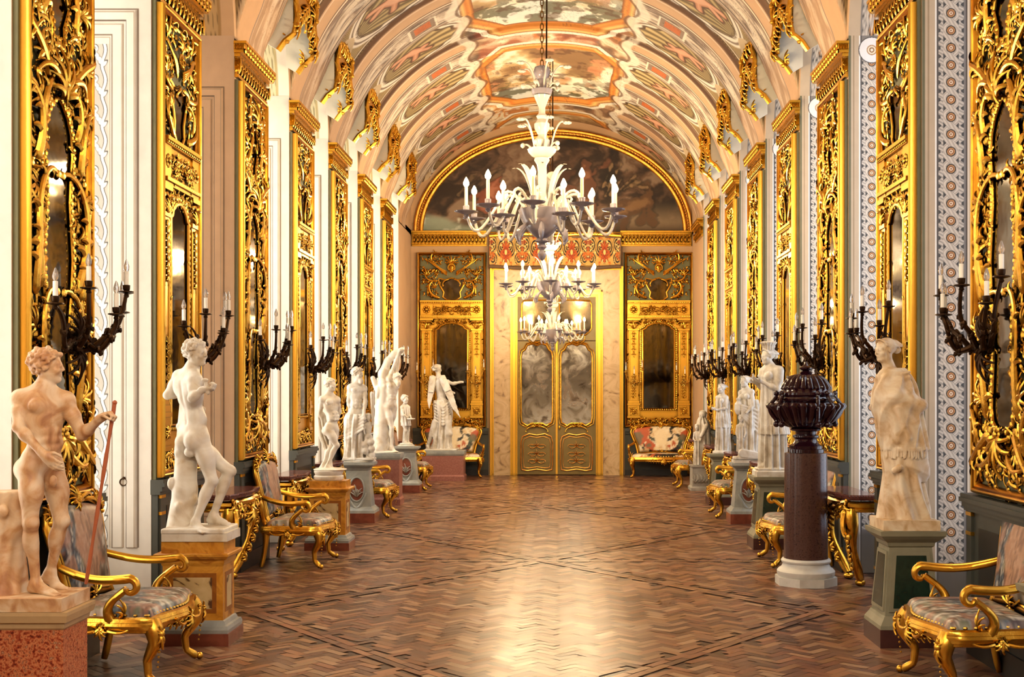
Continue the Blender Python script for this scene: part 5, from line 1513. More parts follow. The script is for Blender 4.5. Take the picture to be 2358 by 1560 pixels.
# --- bearded man with a robe about his hips and a small companion
def st_robed():
    V = Vol((-.26, -.18, -.01), (.26, .22, 1.30), .0065); s = .71
    J = dict(neck=(-.02, 0, 1.04), pelvis=(-.045, 0, .62), head=(-.012, -.01, 1.165), chest=(-.025, 0, .905), waist=(-.03, 0, .76),
             shR=(-.105, -.05, .98), elR=(-.135, -.02, .80), wrR=(-.12, .05, .64), shL=(.065, .04, .965), elL=(.095, -.02, .79), wrL=(.085, -.09, .655))
    body(V, J, s, (.6, -.8, 0), legs=False); head(V, J['head'], (.9, -.42, -.1), (0, 0, 1), .175, 'curl', 12)
    V.ell((.036, -.032, 1.062), (.034, .034, .042), None, .02); hand(V, J['wrL'], (0, -.2, -1), (.5, .5, 0), s, .4, 1)
    V.robe([(.0, -.06, 0, .135, .12), (.2, -.055, 0, .125, .115), (.42, -.05, 0, .13, .12), (.56, -.045, 0, .135, .125), (.62, -.045, 0, .11, .10)], lambda th, Z: .016 * np.sin(8 * th + 1.5 * np.sin(5 * Z)) + .006 * np.sin(17 * th - 4 * Z), .015)
    for i in range(5): V.cap((-.17, -.075, .47 - .05 * i), (.085, -.10 - .008 * i, .60 - .045 * i), .013, .016, .028)
    # companion child with torch
    J2 = dict(neck=(.135, -.03, .505), pelvis=(.135, -.03, .315), head=(.135, -.035, .575), shR=(.095, -.05, .475), elR=(.08, -.07, .40), wrR=(.10, -.09, .345), shL=(.18, -.02, .475), elL=(.205, -.03, .53), wrL=(.185, -.04, .62),
              knR=(.115, -.06, .18), anR=(.12, -.05, .05), toR=(.15, -.10, .01), knL=(.165, -.04, .18), anL=(.16, -.01, .05), toL=(.20, -.05, .01))
    body(V, J2, .34, (.3, -.9, 0), muscle=0); head(V, J2['head'], (.2, -.95, 0), (0, 0, 1), .105, 'curl', 2)
    V.cap((.20, -.04, .48), (.185, -.04, .86), .016, .024, .01); V.ell((.185, -.04, .89), (.026, .026, .04), None, .01)
    for i in range(7): V.ell((.13 + .05 * math.cos(i * 2), -.02 + .05 * math.sin(i * 2), .06 + .03 * i), (.05, .05, .05), None, .02)
    V.box((-.20, -.14, -.012), (.22, .14, .03), .01, .02)
    return V
d4 = 15.95
o4 = put(826, 1059, d4)
ST4 = statue([('', st_robed(), M_ST_GREY)], o4, 'pale marble man with robe round his hips and small child at his side', 'marble statues on pedestals')
b = MB(); b.lathe([(.235, -.03), (.24, -.01), (.22, .0)], 24, squash=(1, .62)); b.build('plinth', M_ST_GREY, ST4)

# --- man hung by his wrists from a tree
def st_tree():
    V = Vol((-.26, -.17, -.01), (.30, .17, 1.66), .007); s = .70
    J = dict(neck=(.115, 0, 1.15), pelvis=(.065, 0, .735), head=(.175, -.03, 1.165), chest=(.09, 0, 1.0), waist=(.078, 0, .855),
             shR=(.055, -.04, 1.16), elR=(.135, -.045, 1.375), wrR=(.205, -.03, 1.56), shL=(.135, .045, 1.15), elL=(.175, .04, 1.37), wrL=(.215, .02, 1.57),
             knR=(.095, -.05, .39), anR=(.095, -.03, .10), toR=(.18, -.075, .02), knL=(.06, .05, .40), anL=(.05, .06, .11), toL=(.11, .05, .03))
    body(V, J, s, (.55, -.83, 0)); head(V, J['head'], (.7, -.5, -.55), (.35, -.2, .9), .17, 'curl', 6)
    V.ell((.20, -.07, 1.09), (.04, .04, .055), None, .02)
    for q in ('wrR', 'wrL'): hand(V, J[q], (.25, 0, .95), (.8, 0, 0), s, .9, 1)
    trunk(V, [((-.09, .0, 0), .135), ((-.075, .0, .5), .108), ((-.06, .0, 1.0), .09), ((-.045, .0, 1.24), .078), ((.03, 0, 1.44), .058), ((.13, .0, 1.555), .05), ((.245, 0, 1.61), .042)], .03, 8)
    V.cap((-.14, -.02, 1.0), (-.20, -.05, 1.17), .045, .038, .03); V.ell((-.12, -.075, .98), (.035, .03, .06), None, .02); V.ell((-.13, -.08, .90), (.03, .03, .05), None, .02)
    V.ell((-.02, 0, .01), (.22, .16, .03), None, .02)
    return V
d5 = 18.42
o5 = put(889, 1043, d5)
ST5 = statue([('', st_tree(), M_ST_WHITE)], o5, 'white marble man bound by raised wrists to a tall bending tree trunk', 'marble statues on pedestals')

# --- child with shallow bowl
def st_child():
    V = Vol((-.15, -.16, -.01), (.20, .14, .94), .006); s = .50
    J = dict(neck=(-.02, 0, .70), pelvis=(-.01, 0, .43), head=(-.018, -.01, .80), shR=(-.065, -.04, .655), elR=(-.045, -.09, .53), wrR=(.045, -.09, .475), shL=(.035, .035, .65), elL=(.06, -.0, .52), wrL=(.10, -.06, .465),
             knR=(.0, -.04, .245), anR=(-.01, -.02, .055), toR=(.05, -.07, .012), knL=(.035, .04, .25), anL=(.03, .05, .055), toL=(.09, .03, .012))
    body(V, J, s, (.6, -.8, 0), muscle=0); head(V, J['head'], (.8, -.55, -.15), (0, 0, 1), .15, 'curl', 7)
    V.robe([(.33, .0, 0, .085, .08), (.45, -.01, 0, .075, .07), (.62, -.018, 0, .075, .06), (.68, -.018, 0, .05, .045)], lambda th, Z: .008 * np.sin(9 * th + 4 * Z), .012)
    V.ell((.10, -.095, .455), (.075, .055, .022), None, .01); V.ell((.10, -.095, .472), (.06, .042, .016), None, .008, True)
    V.cap((-.03, .05, 0), (-.02, .04, .35), .045, .03, .02); V.ell((.0, 0, .012), (.12, .12, .022), None, .012)
    return V
d6 = 20.72
o6 = put(935, 1024, d6)
ST6 = statue([('', st_child(), M_ST_GREY)], o6, 'small marble child in short tunic holding out a shallow bowl', 'marble statues on pedestals')
b = MB(); b.lathe([(.15, -.03), (.155, -.015), (.13, 0)], 24); b.build('plinth', M_ST_GREY, ST6)

# --- winged figure in a falling robe by the end wall
def st_winged():
    V = Vol((-.36, -.30, -.01), (.42, .28, 1.76), .0085); s = .92
    J = dict(neck=(-.07, -.02, 1.45), pelvis=(-.015, 0, .92), head=(-.10, -.01, 1.62), chest=(-.055, 0, 1.28), waist=(-.03, 0, 1.10),
             shR=(.03, -.05, 1.39), elR=(.20, .06, 1.33), wrR=(.34, .10, 1.36), shL=(-.17, .05, 1.39), elL=(-.02, .18, 1.26), wrL=(.22, .18, 1.14))
    body(V, J, s, (.55, .83, 0), female=True, legs=False); head(V, J['head'], (.5, .85, .1), (-.1, 0, 1), .20, 'wave', 4, bun=True)
    hand(V, J['wrR'], (.9, .2, .1), (0, 0, -1), s, .4, 1)
    V.robe([(.0, -.02, 0, .20, .17), (.15, -.02, 0, .17, .15), (.45, .0, 0, .155, .14), (.75, .01, 0, .165, .14), (.92, -.01, 0, .15, .125), (1.0, -.02, 0, .12, .10)],
           lambda th, Z: .022 * np.sin(7 * th + 3 * Z) + .010 * np.sin(15 * th - 5 * Z), .02)
    for i in range(7):
        z = .55 + .06 * i; V.cap((-.15, -.09, z + .05), (.03, -.145, z - .04), .011, .016, .03); V.cap((.03, -.145, z - .04), (.17, -.07, z + .08), .016, .011, .03)
    V.cap((.10, -.06, .62), (.15, -.09, .33), .085, .06, .03); V.cap((.15, -.09, .33), (.13, -.03, .08), .055, .035, .02); foot(V, (.13, -.03, .08), (.22, -.12, .02), s)
    V.cap((-.14, -.04, .55), (-.22, -.02, .30), .075, .055, .03); V.cap((-.22, -.02, .30), (-.30, .04, .09), .05, .034, .02); foot(V, (-.30, .04, .09), (-.26, -.08, .02), s)
    # wings: rows of long feathers
    for (rt, tip, w) in (((.0, -.13, 1.46), (.37, -.20, .66), .062), ((-.19, -.05, 1.46), (-.25, -.14, .84), .055)):
        rt = np.array(rt); tip = np.array(tip); ax = unit(tip - rt); sd = unit(np.cross(ax, (0, 1, 0)))
        for j in range(9):
            t = (j - 4) / 4
            a = rt + ax * .10 + sd * t * w; b_ = rt + (tip - rt) * (1.0 - .48 * max(t, 0) - .22 * max(-t, 0)) + sd * t * w * .9
            V.cap(a, b_, .021, .010, .004)
        for j in range(6):
            t = (j - 2.5) / 2.5; a = rt + sd * t * w * .8; V.cap(a, a + ax * .30 + V3(0, -.03, 0), .024, .012, .006)
        V.ell(rt + ax * .06, (w * .9, .05, .10), np.array([sd, np.cross(ax, sd), ax]), .03)
    V.box((-.34, -.22, -.012), (.30, .20, .03), .012, .02)
    return V
d7 = 23.5
o7 = put(1019, 1037, d7)
ST7 = statue([('', st_winged(), M_ST_GREY)], o7, 'large marble winged figure in falling robe before the left end mirror', 'marble statues on pedestals')

# --- woman wrapped in a fringed shawl (right foreground)
def st_shawl():
    V = Vol((-.24, -.19, -.015), (.22, .19, 1.31), .0052)
    head(V, (-.146, -.01, 1.185), (-.92, -.36, -.12), (-.03, 0, 1), .165, 'wave', 3, bun=True)
    V.cap((-.135, .0, 1.12), (-.09, .01, 1.0), .040, .05, .03)
    k = 1 / (3.25 * 327)
    def row(z, l, r, ry, cy=0.0): return (z, ((l + r) / 2 / 3.25 + 1960 - 2085) / 327, cy, (r - l) / 2 * k, ry)
    def fo(th, Z):
        a = th + .35 * np.sin(5 * Z)
        return .017 * np.sin(7 * a) * np.clip(1.05 - 1.6 * Z, .1, 1) + .006 * np.sin(15 * a + 3 * Z) * np.clip(.8 - Z, .2, 1)
    V.robe([row(-.01, 212, 585, .150), row(.06, 222, 578, .145), row(.20, 238, 545, .135), row(.32, 250, 520, .13), row(.42, 236, 500, .125), row(.52, 228, 500, .12), row(.60, 220, 490, .11)], fo, .015)
    # overfold of the skirt, hem falling from the hip towards the back
    def hem(th, Z):
        zl = .30 + .10 * (1 - np.cos(th - .2)) / 2
        return .006 * np.sin(5 * th + 10 * Z) - .4 * np.clip(zl - Z, 0, .08)
    V.robe([(.26, .03, 0, .128, .136), (.36, .025, .0, .134, .138), (.46, .012, .0, .130, .134), (.55, .0, .0, .12, .12)], hem, .008)
    sh = [row(.485, 228, 572, .150), row(.56, 215, 558, .152), row(.66, 192, 535, .155), row(.74, 170, 520, .155), row(.83, 150, 498, .150), row(.90, 158, 486, .140), row(.95, 180, 470, .125), row(1.0, 192, 440, .105), row(1.04, 215, 410, .075), row(1.06, 240, 390, .05)]
    def fs(th, Z):
        back = sstep(-1.15, -.75, th) * sstep(2.0, 1.4, th)          # straight pleats falling down the back
        fr = 1 - back
        dg = Z * 1.0 - .30 * (th + PI / 2)                           # long folds sweeping up to the shoulder
        w1 = np.abs(np.sin(dg * 13 + .6 * np.sin(3 * th)))
        return back * (.010 * np.sin(13 * th + 1.2 * Z) + .003) + fr * (.011 * (1 - w1) ** 1.5 - .003 + .004 * np.sin(dg * 31 + 2 * th)) * sstep(1.06, .98, Z)
    V.robe(sh, fs, .012)
    # the forearm under the cloth and the rolled upper edge
    V.cap((.075, -.12, .80), (-.10, -.125, .86), .045, .035, .05); V.cap((-.10, -.125, .86), (-.175, -.07, .85), .038, .03, .04)
    for (a, b_, r) in (((-.07, -.14, .84), (-.0, -.128, .905), .010), ((-.07, -.148, .79), (.04, -.130, .66), .011), ((-.10, -.14, .78), (-.02, -.155, .57), .011), ((-.135, -.115, .76), (-.09, -.135, .55), .010)):
        V.cap(a, b_, r, r * .5, .03)
    for (z, r) in ((.985, .014), (1.02, .012)): V.cap((-.165, -.05, z - .03), (.0, -.095, z + .01), r, r * .8, .02)
    R = random.Random(4)
    for i in range(30):                                      # fringe
        th = -2.9 + 3.3 * i / 29
        x = -.006 + .155 * math.cos(th); y = .144 * math.sin(th)
        V.cap((x, y, .50), (x + R.uniform(-.008, .008), y, .435 + R.uniform(-.01, .01)), .0085, .006, .006)
    V.cap((-.115, -.13, .345), (-.085, -.155, .37), .022, .024, .008)          # hand wrapped in cloth
    foot(V, (-.10, -.06, .06), (-.16, -.11, .01), .72)
    return V
dr1 = 8.24
p1 = put(2085, 1195, dr1)
SR1 = statue([('', st_shawl(), M_ST_CREAM)], p1, 'cream marble woman with hair bun, wrapped in a fringed shawl', 'marble statues on pedestals')
plinth_obj([(-.205, .185, -.19, .18, -.065), (-.205, .185, -.19, .18, .005)], M_ST_CREAM, SR1)

# --- tall robed woman with basket on her head, arm held out
def st_basket():
    V = Vol((-.26, -.17, -.01), (.20, .18, 1.46), .0062); s = .80
    J = dict(neck=(-.03, 0, 1.16), pelvis=(.0, 0, .76), head=(-.062, -.01, 1.275), chest=(-.035, 0, 1.04), waist=(-.01, 0, .90), shR=(.045, -.07, 1.10), elR=(.03, -.115, .905), wrR=(-.155, -.10, .995), shL=(-.10, .07, 1.10), elL=(-.10, .12, .92), wrL=(-.19, .07, .985))
    body(V, J, s, (-.85, -.5, 0), female=True, legs=False); head(V, J['head'], (-.9, -.42, -.05), (0, 0, 1), .175, 'wave', 5, bun=True)
    for q in ('wrR', 'wrL'): hand(V, J[q], (-.85, -.2, .35), (0, 0, 1), s, .4, 1)
    V.robe([(1.345, -.052, .0, .062, .062), (1.40, -.052, 0, .072, .072), (1.425, -.052, 0, .092, .092), (1.435, -.052, 0, .095, .095), (1.445, -.052, 0, .07, .07)], lambda th, Z: .004 * np.sin(16 * th), .008)
    f = lambda th, Z: .013 * np.sin(13 * th) + .005 * np.sin(27 * th + 2 * Z)
    V.robe([(.0, .0, 0, .158, .14), (.15, .0, 0, .150, .135), (.35, .0, 0, .145, .13), (.5, .0, 0, .14, .125)], f, .012)
    V.robe([(.395, .015, 0, .172, .150), (.42, .012, 0, .170, .148), (.6, .0, 0, .150, .132), (.80, -.012, 0, .128, .115), (.92, -.02, 0, .115, .10), (1.05, -.03, 0, .115, .095), (1.12, -.03, 0, .08, .065)], lambda th, Z: (.011 * np.sin(11 * th + 1.0 * Z) + .004 * np.sin(25 * th)) * np.clip(1.3 - Z, .2, 1), .012)
    V.cap((.05, -.07, 1.11), (.045, -.085, 1.0), .062, .055, .02)
    foot(V, (-.12, -.05, .05), (-.19, -.07, .012), .8)
    V.box((-.19, -.15, -.012), (.17, .15, .02), .01, .02)
    return V
dr2 = 13.26
p2 = put(1780, 1081, dr2)
SR2 = statue([('', st_basket(), M_ST_GREY)], p2, 'tall marble woman in pleated robe with a basket crown, hand out', 'marble statues on pedestals')
plinth_obj([(-.21, .19, -.17, .17, -.075), (-.21, .19, -.17, .17, -.02), (-.195, .175, -.155, .155, -.005)], M_ST_GREY, SR2)

# --- woman with child beside her
def st_mother():
    V = Vol((-.23, -.17, -.01), (.18, .16, 1.20), .0065); s = .62
    J = dict(neck=(-.02, 0, .945), pelvis=(.02, 0, .58), head=(-.04, -.01, 1.045), chest=(-.01, 0, .83), waist=(.01, 0, .70), shR=(.045, -.06, .90), elR=(.055, -.10, .72), wrR=(-.04, -.13, .62), shL=(-.085, .06, .89), elL=(-.12, .05, .72), wrL=(-.14, -.03, .60))
    body(V, J, s, (-.75, -.6, 0), female=True, legs=False); head(V, J['head'], (-.85, -.5, -.15), (0, 0, 1), .15, 'wave', 6, bun=True)
    V.robe([(.0, .03, 0, .135, .12), (.25, .03, 0, .12, .11), (.5, .035, 0, .125, .11), (.62, .035, 0, .13, .11), (.70, .03, 0, .11, .10), (.80, .02, 0, .10, .085)], lambda th, Z: .014 * np.sin(8 * th + 3 * Z) + .006 * np.sin(17 * th - 5 * Z), .014)
    for i in range(6): V.cap((-.09, -.10, .72 - .03 * i), (.14, -.08, .64 - .06 * i), .018, .016, .014)
    J2 = dict(neck=(-.10, -.06, .47), pelvis=(-.10, -.06, .28), head=(-.10, -.065, .55), shR=(-.06, -.08, .44), elR=(-.045, -.10, .35), wrR=(-.07, -.13, .29), shL=(-.145, -.05, .44), elL=(-.165, -.06, .35), wrL=(-.15, -.09, .28),
              knR=(-.085, -.09, .15), anR=(-.08, -.07, .045), toR=(-.10, -.12, .01), knL=(-.125, -.07, .15), anL=(-.13, -.05, .045), toL=(-.16, -.09, .01))
    body(V, J2, .33, (-.4, -.9, 0), muscle=0); head(V, J2['head'], (-.3, -.9, 0), (0, 0, 1), .10, 'curl', 3)
    V.robe([(.10, -.10, -.06, .06, .055), (.3, -.10, -.06, .055, .05), (.44, -.10, -.06, .045, .04)], lambda th, Z: .007 * np.sin(8 * th), .01)
    V.robe([(.60, -.135, -.05, .03, .03), (.66, -.135, -.05, .055, .055), (.74, -.135, -.05, .05, .05), (.78, -.135, -.05, .022, .022), (.82, -.135, -.05, .034, .034)], lambda th, Z: 0 * th, .01)
    V.cap((-.09, -.13, .08), (.10, -.13, .05), .06, .05, .03)
    V.box((-.19, -.15, -.012), (.16, .14, .03), .012, .02)
    return V
dr3 = 15.82
p3 = put(1722, 1057, dr3)
SR3 = statue([('', st_mother(), M_ST_GREY)], p3, 'marble woman holding up her robe with a small child before her', 'marble statues on pedestals')
plinth_obj([(-.20, .17, -.16, .15, -.05), (-.20, .17, -.16, .15, -.01)], M_ST_GREY, SR3)

# --- small woman with a wrapped head
def st_small():
    V = Vol((-.22, -.16, -.01), (.18, .16, 1.10), .0065); s = .59
    J = dict(neck=(-.005, 0, .875), pelvis=(.01, 0, .54), head=(-.02, -.01, .975), chest=(.0, 0, .77), waist=(.005, 0, .65), shR=(.05, -.06, .83), elR=(.045, -.10, .67), wrR=(-.10, -.09, .64), shL=(-.07, .06, .83), elL=(-.085, .08, .67), wrL=(-.16, .02, .64))
    body(V, J, s, (-.85, -.5, 0), female=True, legs=False); head(V, J['head'], (-.9, -.4, -.1), (0, 0, 1), .145, 'wave', 8)
    hand(V, J['wrR'], (-.95, -.1, .1), (0, 0, 1), s, .5, 1); V.ell((-.165, -.09, .665), (.02, .02, .02), None, .01)
    V.robe([(.0, .01, 0, .120, .115), (.25, .01, 0, .105, .10), (.5, .01, 0, .108, .10), (.64, .01, 0, .10, .09), (.76, .005, 0, .098, .08), (.84, .0, 0, .07, .06)], lambda th, Z: .011 * np.sin(9 * th + 2 * Z) + .005 * np.sin(20 * th - 4 * Z), .012)
    V.robe([(.36, .01, 0, .118, .112), (.52, .01, 0, .115, .107), (.60, .01, 0, .10, .09)], lambda th, Z: .008 * np.sin(10 * th + 12 * Z), .01)
    return V
dr4 = 18.42
p4 = put(1664, 1038, dr4)
SR4 = statue([('', st_small(), M_ST_GREY)], p4, 'small marble woman with wrapped hair holding an offering, round base', 'marble statues on pedestals')
b = MB(); b.lathe([(.15, -.05), (.16, -.035), (.155, -.01), (.13, .003)], 24); b.build('plinth', M_ST_GREY, SR4)

# --- veiled woman with child at her knee on the low stone block
def st_veiled():
    V = Vol((-.22, -.16, -.01), (.18, .16, 1.04), .0075)
    head(V, (.0, -.01, .90), (-.7, -.7, -.1), (0, 0, 1), .15, 'wave', 8, veil=True)
    V.robe([(.0, .03, 0, .14, .12), (.25, .03, 0, .11, .10), (.5, .02, 0, .115, .10), (.68, .02, 0, .11, .09), (.78, .01, 0, .09, .075), (.86, .0, 0, .045, .045)], lambda th, Z: .013 * np.sin(8 * th + 2 * Z) + .006 * np.sin(19 * th), .014)
    V.cap((.06, -.08, .70), (-.03, -.12, .52), .045, .03, .02)
    J2 = dict(neck=(-.10, -.05, .60), pelvis=(-.09, -.05, .40), head=(-.10, -.055, .68), shR=(-.06, -.07, .57), elR=(-.03, -.09, .48), wrR=(-.05, -.11, .43), shL=(-.145, -.04, .57), elL=(-.165, -.06, .47), wrL=(-.14, -.10, .43))
    body(V, J2, .34, (-.5, -.85, 0), muscle=0, legs=False); head(V, J2['head'], (-.4, -.9, 0), (0, 0, 1), .11, 'curl', 3)
    V.robe([(.0, -.09, -.05, .08, .075), (.25, -.09, -.05, .065, .06), (.45, -.09, -.05, .055, .05)], lambda th, Z: .009 * np.sin(8 * th), .012)
    return V
dr5 = 21.1
p5 = put(1617, 1071, dr5)
SR5 = statue([('', st_veiled(), M_ST_GREY)], p5, 'veiled marble woman with child, farthest statue of the right row', 'marble statues on pedestals')
# ------------------------------------------------------------------ pedestals
M_SIENA = M_noise('yellow siena marble', ['8a4c14', 'c98426', 'dd9c3a', 'b06a1c', 'e0aa50'], 6, .3, stops=[.28, .42, .55, .64, .8], distort=1.2)
M_SIENAB = M_noise('brown veined siena border', ['5a2f14', '9a5a20', 'b87626'], 9, .3, distort=1.5)
M_PALEP = M_noise('pale veined marble inlay', ['5a3a26', 'cdb07a', 'd9bf8a', 'b99a66'], 4.5, .3, stops=[.36, .41, .6, .85], distort=2.4)
M_REDB = M_noise('red brown breccia', ['3a1c14', '6e3424', '8a4a36', '5a2a1e'], 7, .3, distort=1)
M_PINK = M_noise('speckled pink red marble', ['6a3a30', 'a06a5c', '8a5448', 'b98a7c'], 38, .35, detail=4)
M_GRAN = M_noise('red speckled granite', ['5a1a10', 'a8482a', 'd88a5a', '8a3420', 'c9a27a'], 58, .35, stops=[.30, .42, .55, .62, .72], detail=3)
M_GREYM = M_noise('grey veined marble', ['5f6360', '8d918c', 'a8aaa2', '777a76'], 5, .35, distort=1.4)
M_STONE = M_noise('weathered grey stone', ['7a746a', 'a9a294', '958d7e', 'bdb6a8'], 9, .7)
M_SAND = M_noise('sandstone moulding', ['9a7850', 'c9a878', 'b8956a'], 7, .6)
M_GREEN = M_noise('dark green serpentine', ['0c1a14', '1d3226', '14261d', '2c4636'], 12, .25, distort=1.2)
M_OLGREY = M_noise('olive grey pedestal stone', ['6f6c56', '918c72', '807b62', 'a29c84'], 6, .45)
M_DKRED = M_noise('dark red stone base', ['2a1a18', '4a2a26', '38211e'], 8, .35)
def block(parent, name, mat, x0, x1, y0, y1, levels):
    """levels: (z, inset) stacked"""
    m = MB(); m.loft([(x0 + i, x1 - i, y0 + i, y1 - i, z) for z, i in levels]); return m.build(name, mat, parent, smooth=False)
def face_panel(parent, name, mat, quad, depth=.006):
    """thin raised panel on a flat or leaning face: quad of 4 points, pushed out along its normal"""
    q = np.array(quad, float); n = unit(np.cross(q[1] - q[0], q[3] - q[0])); m = MB()
    v = np.concatenate([q - n * .004, q + n * depth]); m.add(v, [(4, 5, 6, 7), (0, 4, 7, 3), (1, 2, 6, 5), (0, 1, 5, 4), (3, 7, 6, 2)])
    return m.build(name, mat, parent, smooth=False)
def face_quad(x0, x1, y0, y1, z0, z1, i0, i1, face, mg, mz0, mz1):
    """quad on the front (or the room side) of a tapered body; i0/i1 insets at z0/z1"""
    def ins(z): return i0 + (i1 - i0) * (z - z0) / (z1 - z0)
    za, zb = z0 + mz0, z1 - mz1; a, b = ins(za), ins(zb)
    if face == 'front': return [(x0 + a + mg, y0 + a, za), (x1 - a - mg, y0 + a, za), (x1 - b - mg, y0 + b, zb), (x0 + b + mg, y0 + b, zb)]
    if face == 'east': return [(x1 - a, y0 + a + mg, za), (x1 - a, y1 - a - mg, za), (x1 - b, y1 - b - mg, zb), (x1 - b, y0 + b + mg, zb)]
    return [(x0 + a, y1 - a - mg, za), (x0 + a, y0 + a + mg, za), (x0 + b, y0 + b + mg, zb), (x0 + b, y1 - b - mg, zb)]
def local(loc, x0, x1, y0, y1): return x0 - loc[0], x1 - loc[0], y0 - loc[1], y1 - loc[1]
def pedestal(style, X0, X1, Y0, Y1, top, label):
    loc = ((X0 + X1) / 2, (Y0 + Y1) / 2, 0)
    t = thing('pedestal', label, 'pedestal', loc, 0, 'stone pedestals')
    x0, x1, y0, y1 = local(loc, X0, X1, Y0, Y1)
    side = 'east' if X0 < 0 else 'west'
    def fp(nm, mat, z0, z1, i0, i1, mg, a, b, dep=.006, face='front'): return face_panel(t, nm, mat, face_quad(x0, x1, y0, y1, z0, z1, i0, i1, face, mg, a, b), dep)
    if style == 'siena':
        block(t, 'base', M_REDB, x0, x1, y0, y1, [(0, 0), (.085, 0)])
        block(t, 'base_moulding', M_GREYM, x0, x1, y0, y1, [(.085, .008), (.11, .004), (.135, .012), (.14, .03), (.165, .04), (.17, .05)])
        block(t, 'body', M_SIENA, x0, x1, y0, y1, [(.17, .052), (top - .17, .052)])
        for f in ('front', side):
            m1, m2 = (.045, .075) if f == 'front' else (.05, .085)
            fp('panel_border', M_SIENAB, .17, top - .17, .052, .052, m1, .05, .05, .003, f); fp('panel', M_PALEP, .17, top - .17, .052, .052, m2, .08, .08, .005, f)
        block(t, 'cornice', M_SIENA, x0, x1, y0, y1, [(top - .17, .05), (top - .15, .042), (top - .13, .04), (top - .12, .02), (top - .10, .004), (top - .085, .004), (top - .08, .012)])
        block(t, 'top_block', M_SIENA, x0, x1, y0, y1, [(top - .08, .045), (top - .002, .045)])
    elif style == 'granite':
        block(t, 'base', M_SAND, x0, x1, y0, y1, [(0, 0), (.10, 0), (.12, .02)])
        block(t, 'body', M_GRAN, x0, x1, y0, y1, [(.12, .012), (top - .095, .012)])
        block(t, 'cornice', M_SAND, x0, x1, y0, y1, [(top - .095, .012), (top - .085, .004), (top - .06, .0), (top - .055, -.012), (top - .02, -.02), (top - .002, -.02)])
    elif style == 'ornate':
        block(t, 'base', M_REDB, x0, x1, y0, y1, [(0, 0), (.13, 0)])
        block(t, 'base_moulding', M_GREYM, x0, x1, y0, y1, [(.13, .0), (.165, .004), (.19, .03), (.215, .05)])
        a, b = .055, .10
        block(t, 'body', M_GREYM, x0, x1, y0, y1, [(.215, a), (top - .11, b)])
        block(t, 'cornice', M_GREYM, x0, x1, y0, y1, [(top - .11, b), (top - .10, b - .012), (top - .08, b - .02), (top - .055, b - .055), (top - .035, b - .075), (top - .002, b - .075)])
        z0, z1 = .215, top - .11; ym = y0 + (a + b) / 2
        d = MB(); zc = (z0 + z1) / 2 - .01; q = np.linspace(0, 2 * PI, 30, endpoint=False)
        sl = (b - a) / (z1 - z0)
        d.add([(.092 * math.cos(u), ym + sl * .15 * math.sin(u) - .006, zc + .15 * math.sin(u)) for u in q], [tuple(range(30))]); d.build('inlay', M_REDB, t, smooth=False)
        r = MB(); r.tube([(.10 * math.cos(u), ym + sl * .16 * math.sin(u) - .008, zc + .16 * math.sin(u)) for u in q], .012, 8, closed=True)
        r.tube([(x0 + .12 + (x1 - x0 - .24) * s, ym - .02, zc - .05 - .20 * math.sin(PI * s)) for s in np.linspace(0, 1, 16)], [.014 + .01 * math.sin(PI * s) for s in np.linspace(0, 1, 16)], 8)
        for m in (1, -1): scroll(r, .0, .23, PI / 2 - m * 1.0, .16, -m * 4, -m * 20, .012, .006, 0, .01, 14, 6)
        r2 = MB(); r2.merge(r)
        r2.build('carved_frame', M_GREYM, t)
        f = MB(); s = MB()
        acanthus(s, 0, zc - .10, PI / 2, .17, 0, 5, 1.5, .014); acanthus(s, 0, zc, -PI / 2, .10, 0, 5, 2.0, .012); s.ball((0, -.01, zc - .02), .022, 8, 6)
        f.merge(s, Matrix.Translation((0, ym - .004, 0))); f.build('carved_lily', M_STONE, t)
    elif style == 'red':
        block(t, 'base', M_PINK, x0, x1, y0, y1, [(0, 0), (.09, 0), (.12, .02)])
        block(t, 'body', M_PINK, x0, x1, y0, y1, [(.12, .022), (top - .10, .022)])
        block(t, 'top_slab', M_GREYM, x0, x1, y0, y1, [(top - .10, .02), (top - .07, .005), (top - .04, .0), (top - .002, .0)])
    elif style == 'green':
        block(t, 'base', M_DKRED, x0, x1, y0, y1, [(0, 0), (.125, 0)])
        block(t, 'base_moulding', M_OLGREY, x0, x1, y0, y1, [(.125, .0), (.15, .004), (.19, .03), (.21, .04)])
        a, b = .045, .085
        block(t, 'body', M_OLGREY, x0, x1, y0, y1, [(.21, a), (top - .12, b)])
        for f in ('front', side):
            fp('panel_frame', M_OLGREY, .21, top - .12, a, b, .022, .03, .03, .012, f); fp('panel', M_GREEN, .21, top - .12, a, b, .05, .055, .055, .014, f)
        block(t, 'cornice', M_OLGREY, x0, x1, y0, y1, [(top - .12, b), (top - .11, b - .012), (top - .085, b - .018), (top - .06, b - .05), (top - .035, b - .075), (top - .002, b - .08)])
    elif style == 'stone':
        block(t, 'base', M_STONE, x0, x1, y0, y1, [(0, -.03), (.05, -.03), (.08, 0)])
        block(t, 'body', M_STONE, x0, x1, y0, y1, [(.08, 0), (top - .05, 0)])
        m = MB()
        for i in range(5): acanthus(m, -.12 + .06 * i, .14, PI / 2, .16, 0, 3, 1, .014)
        f = MB(); f.merge(m, Matrix.Translation((0, y0 - .0, 0))); f.build('carved_relief', M_STONE, t)
        block(t, 'top_slab', M_STONE, x0, x1, y0, y1, [(top - .05, .0), (top - .03, -.015), (top - .002, -.015)])
    return t
pedestal('granite', -3.02, -2.480, 5.865, 6.19, o1[2] - .06, 'red speckled granite pedestal under the tan youth with staff')
pedestal('siena', -2.81, -2.287, 8.08, 8.46, o2[2] - .06, 'yellow siena marble pedestal with pale veined panel, under the faun')
pedestal('siena', -2.83, -2.335, 12.96, 13.36, o3[2] - .105, 'yellow siena marble pedestal under the small curved white youth')
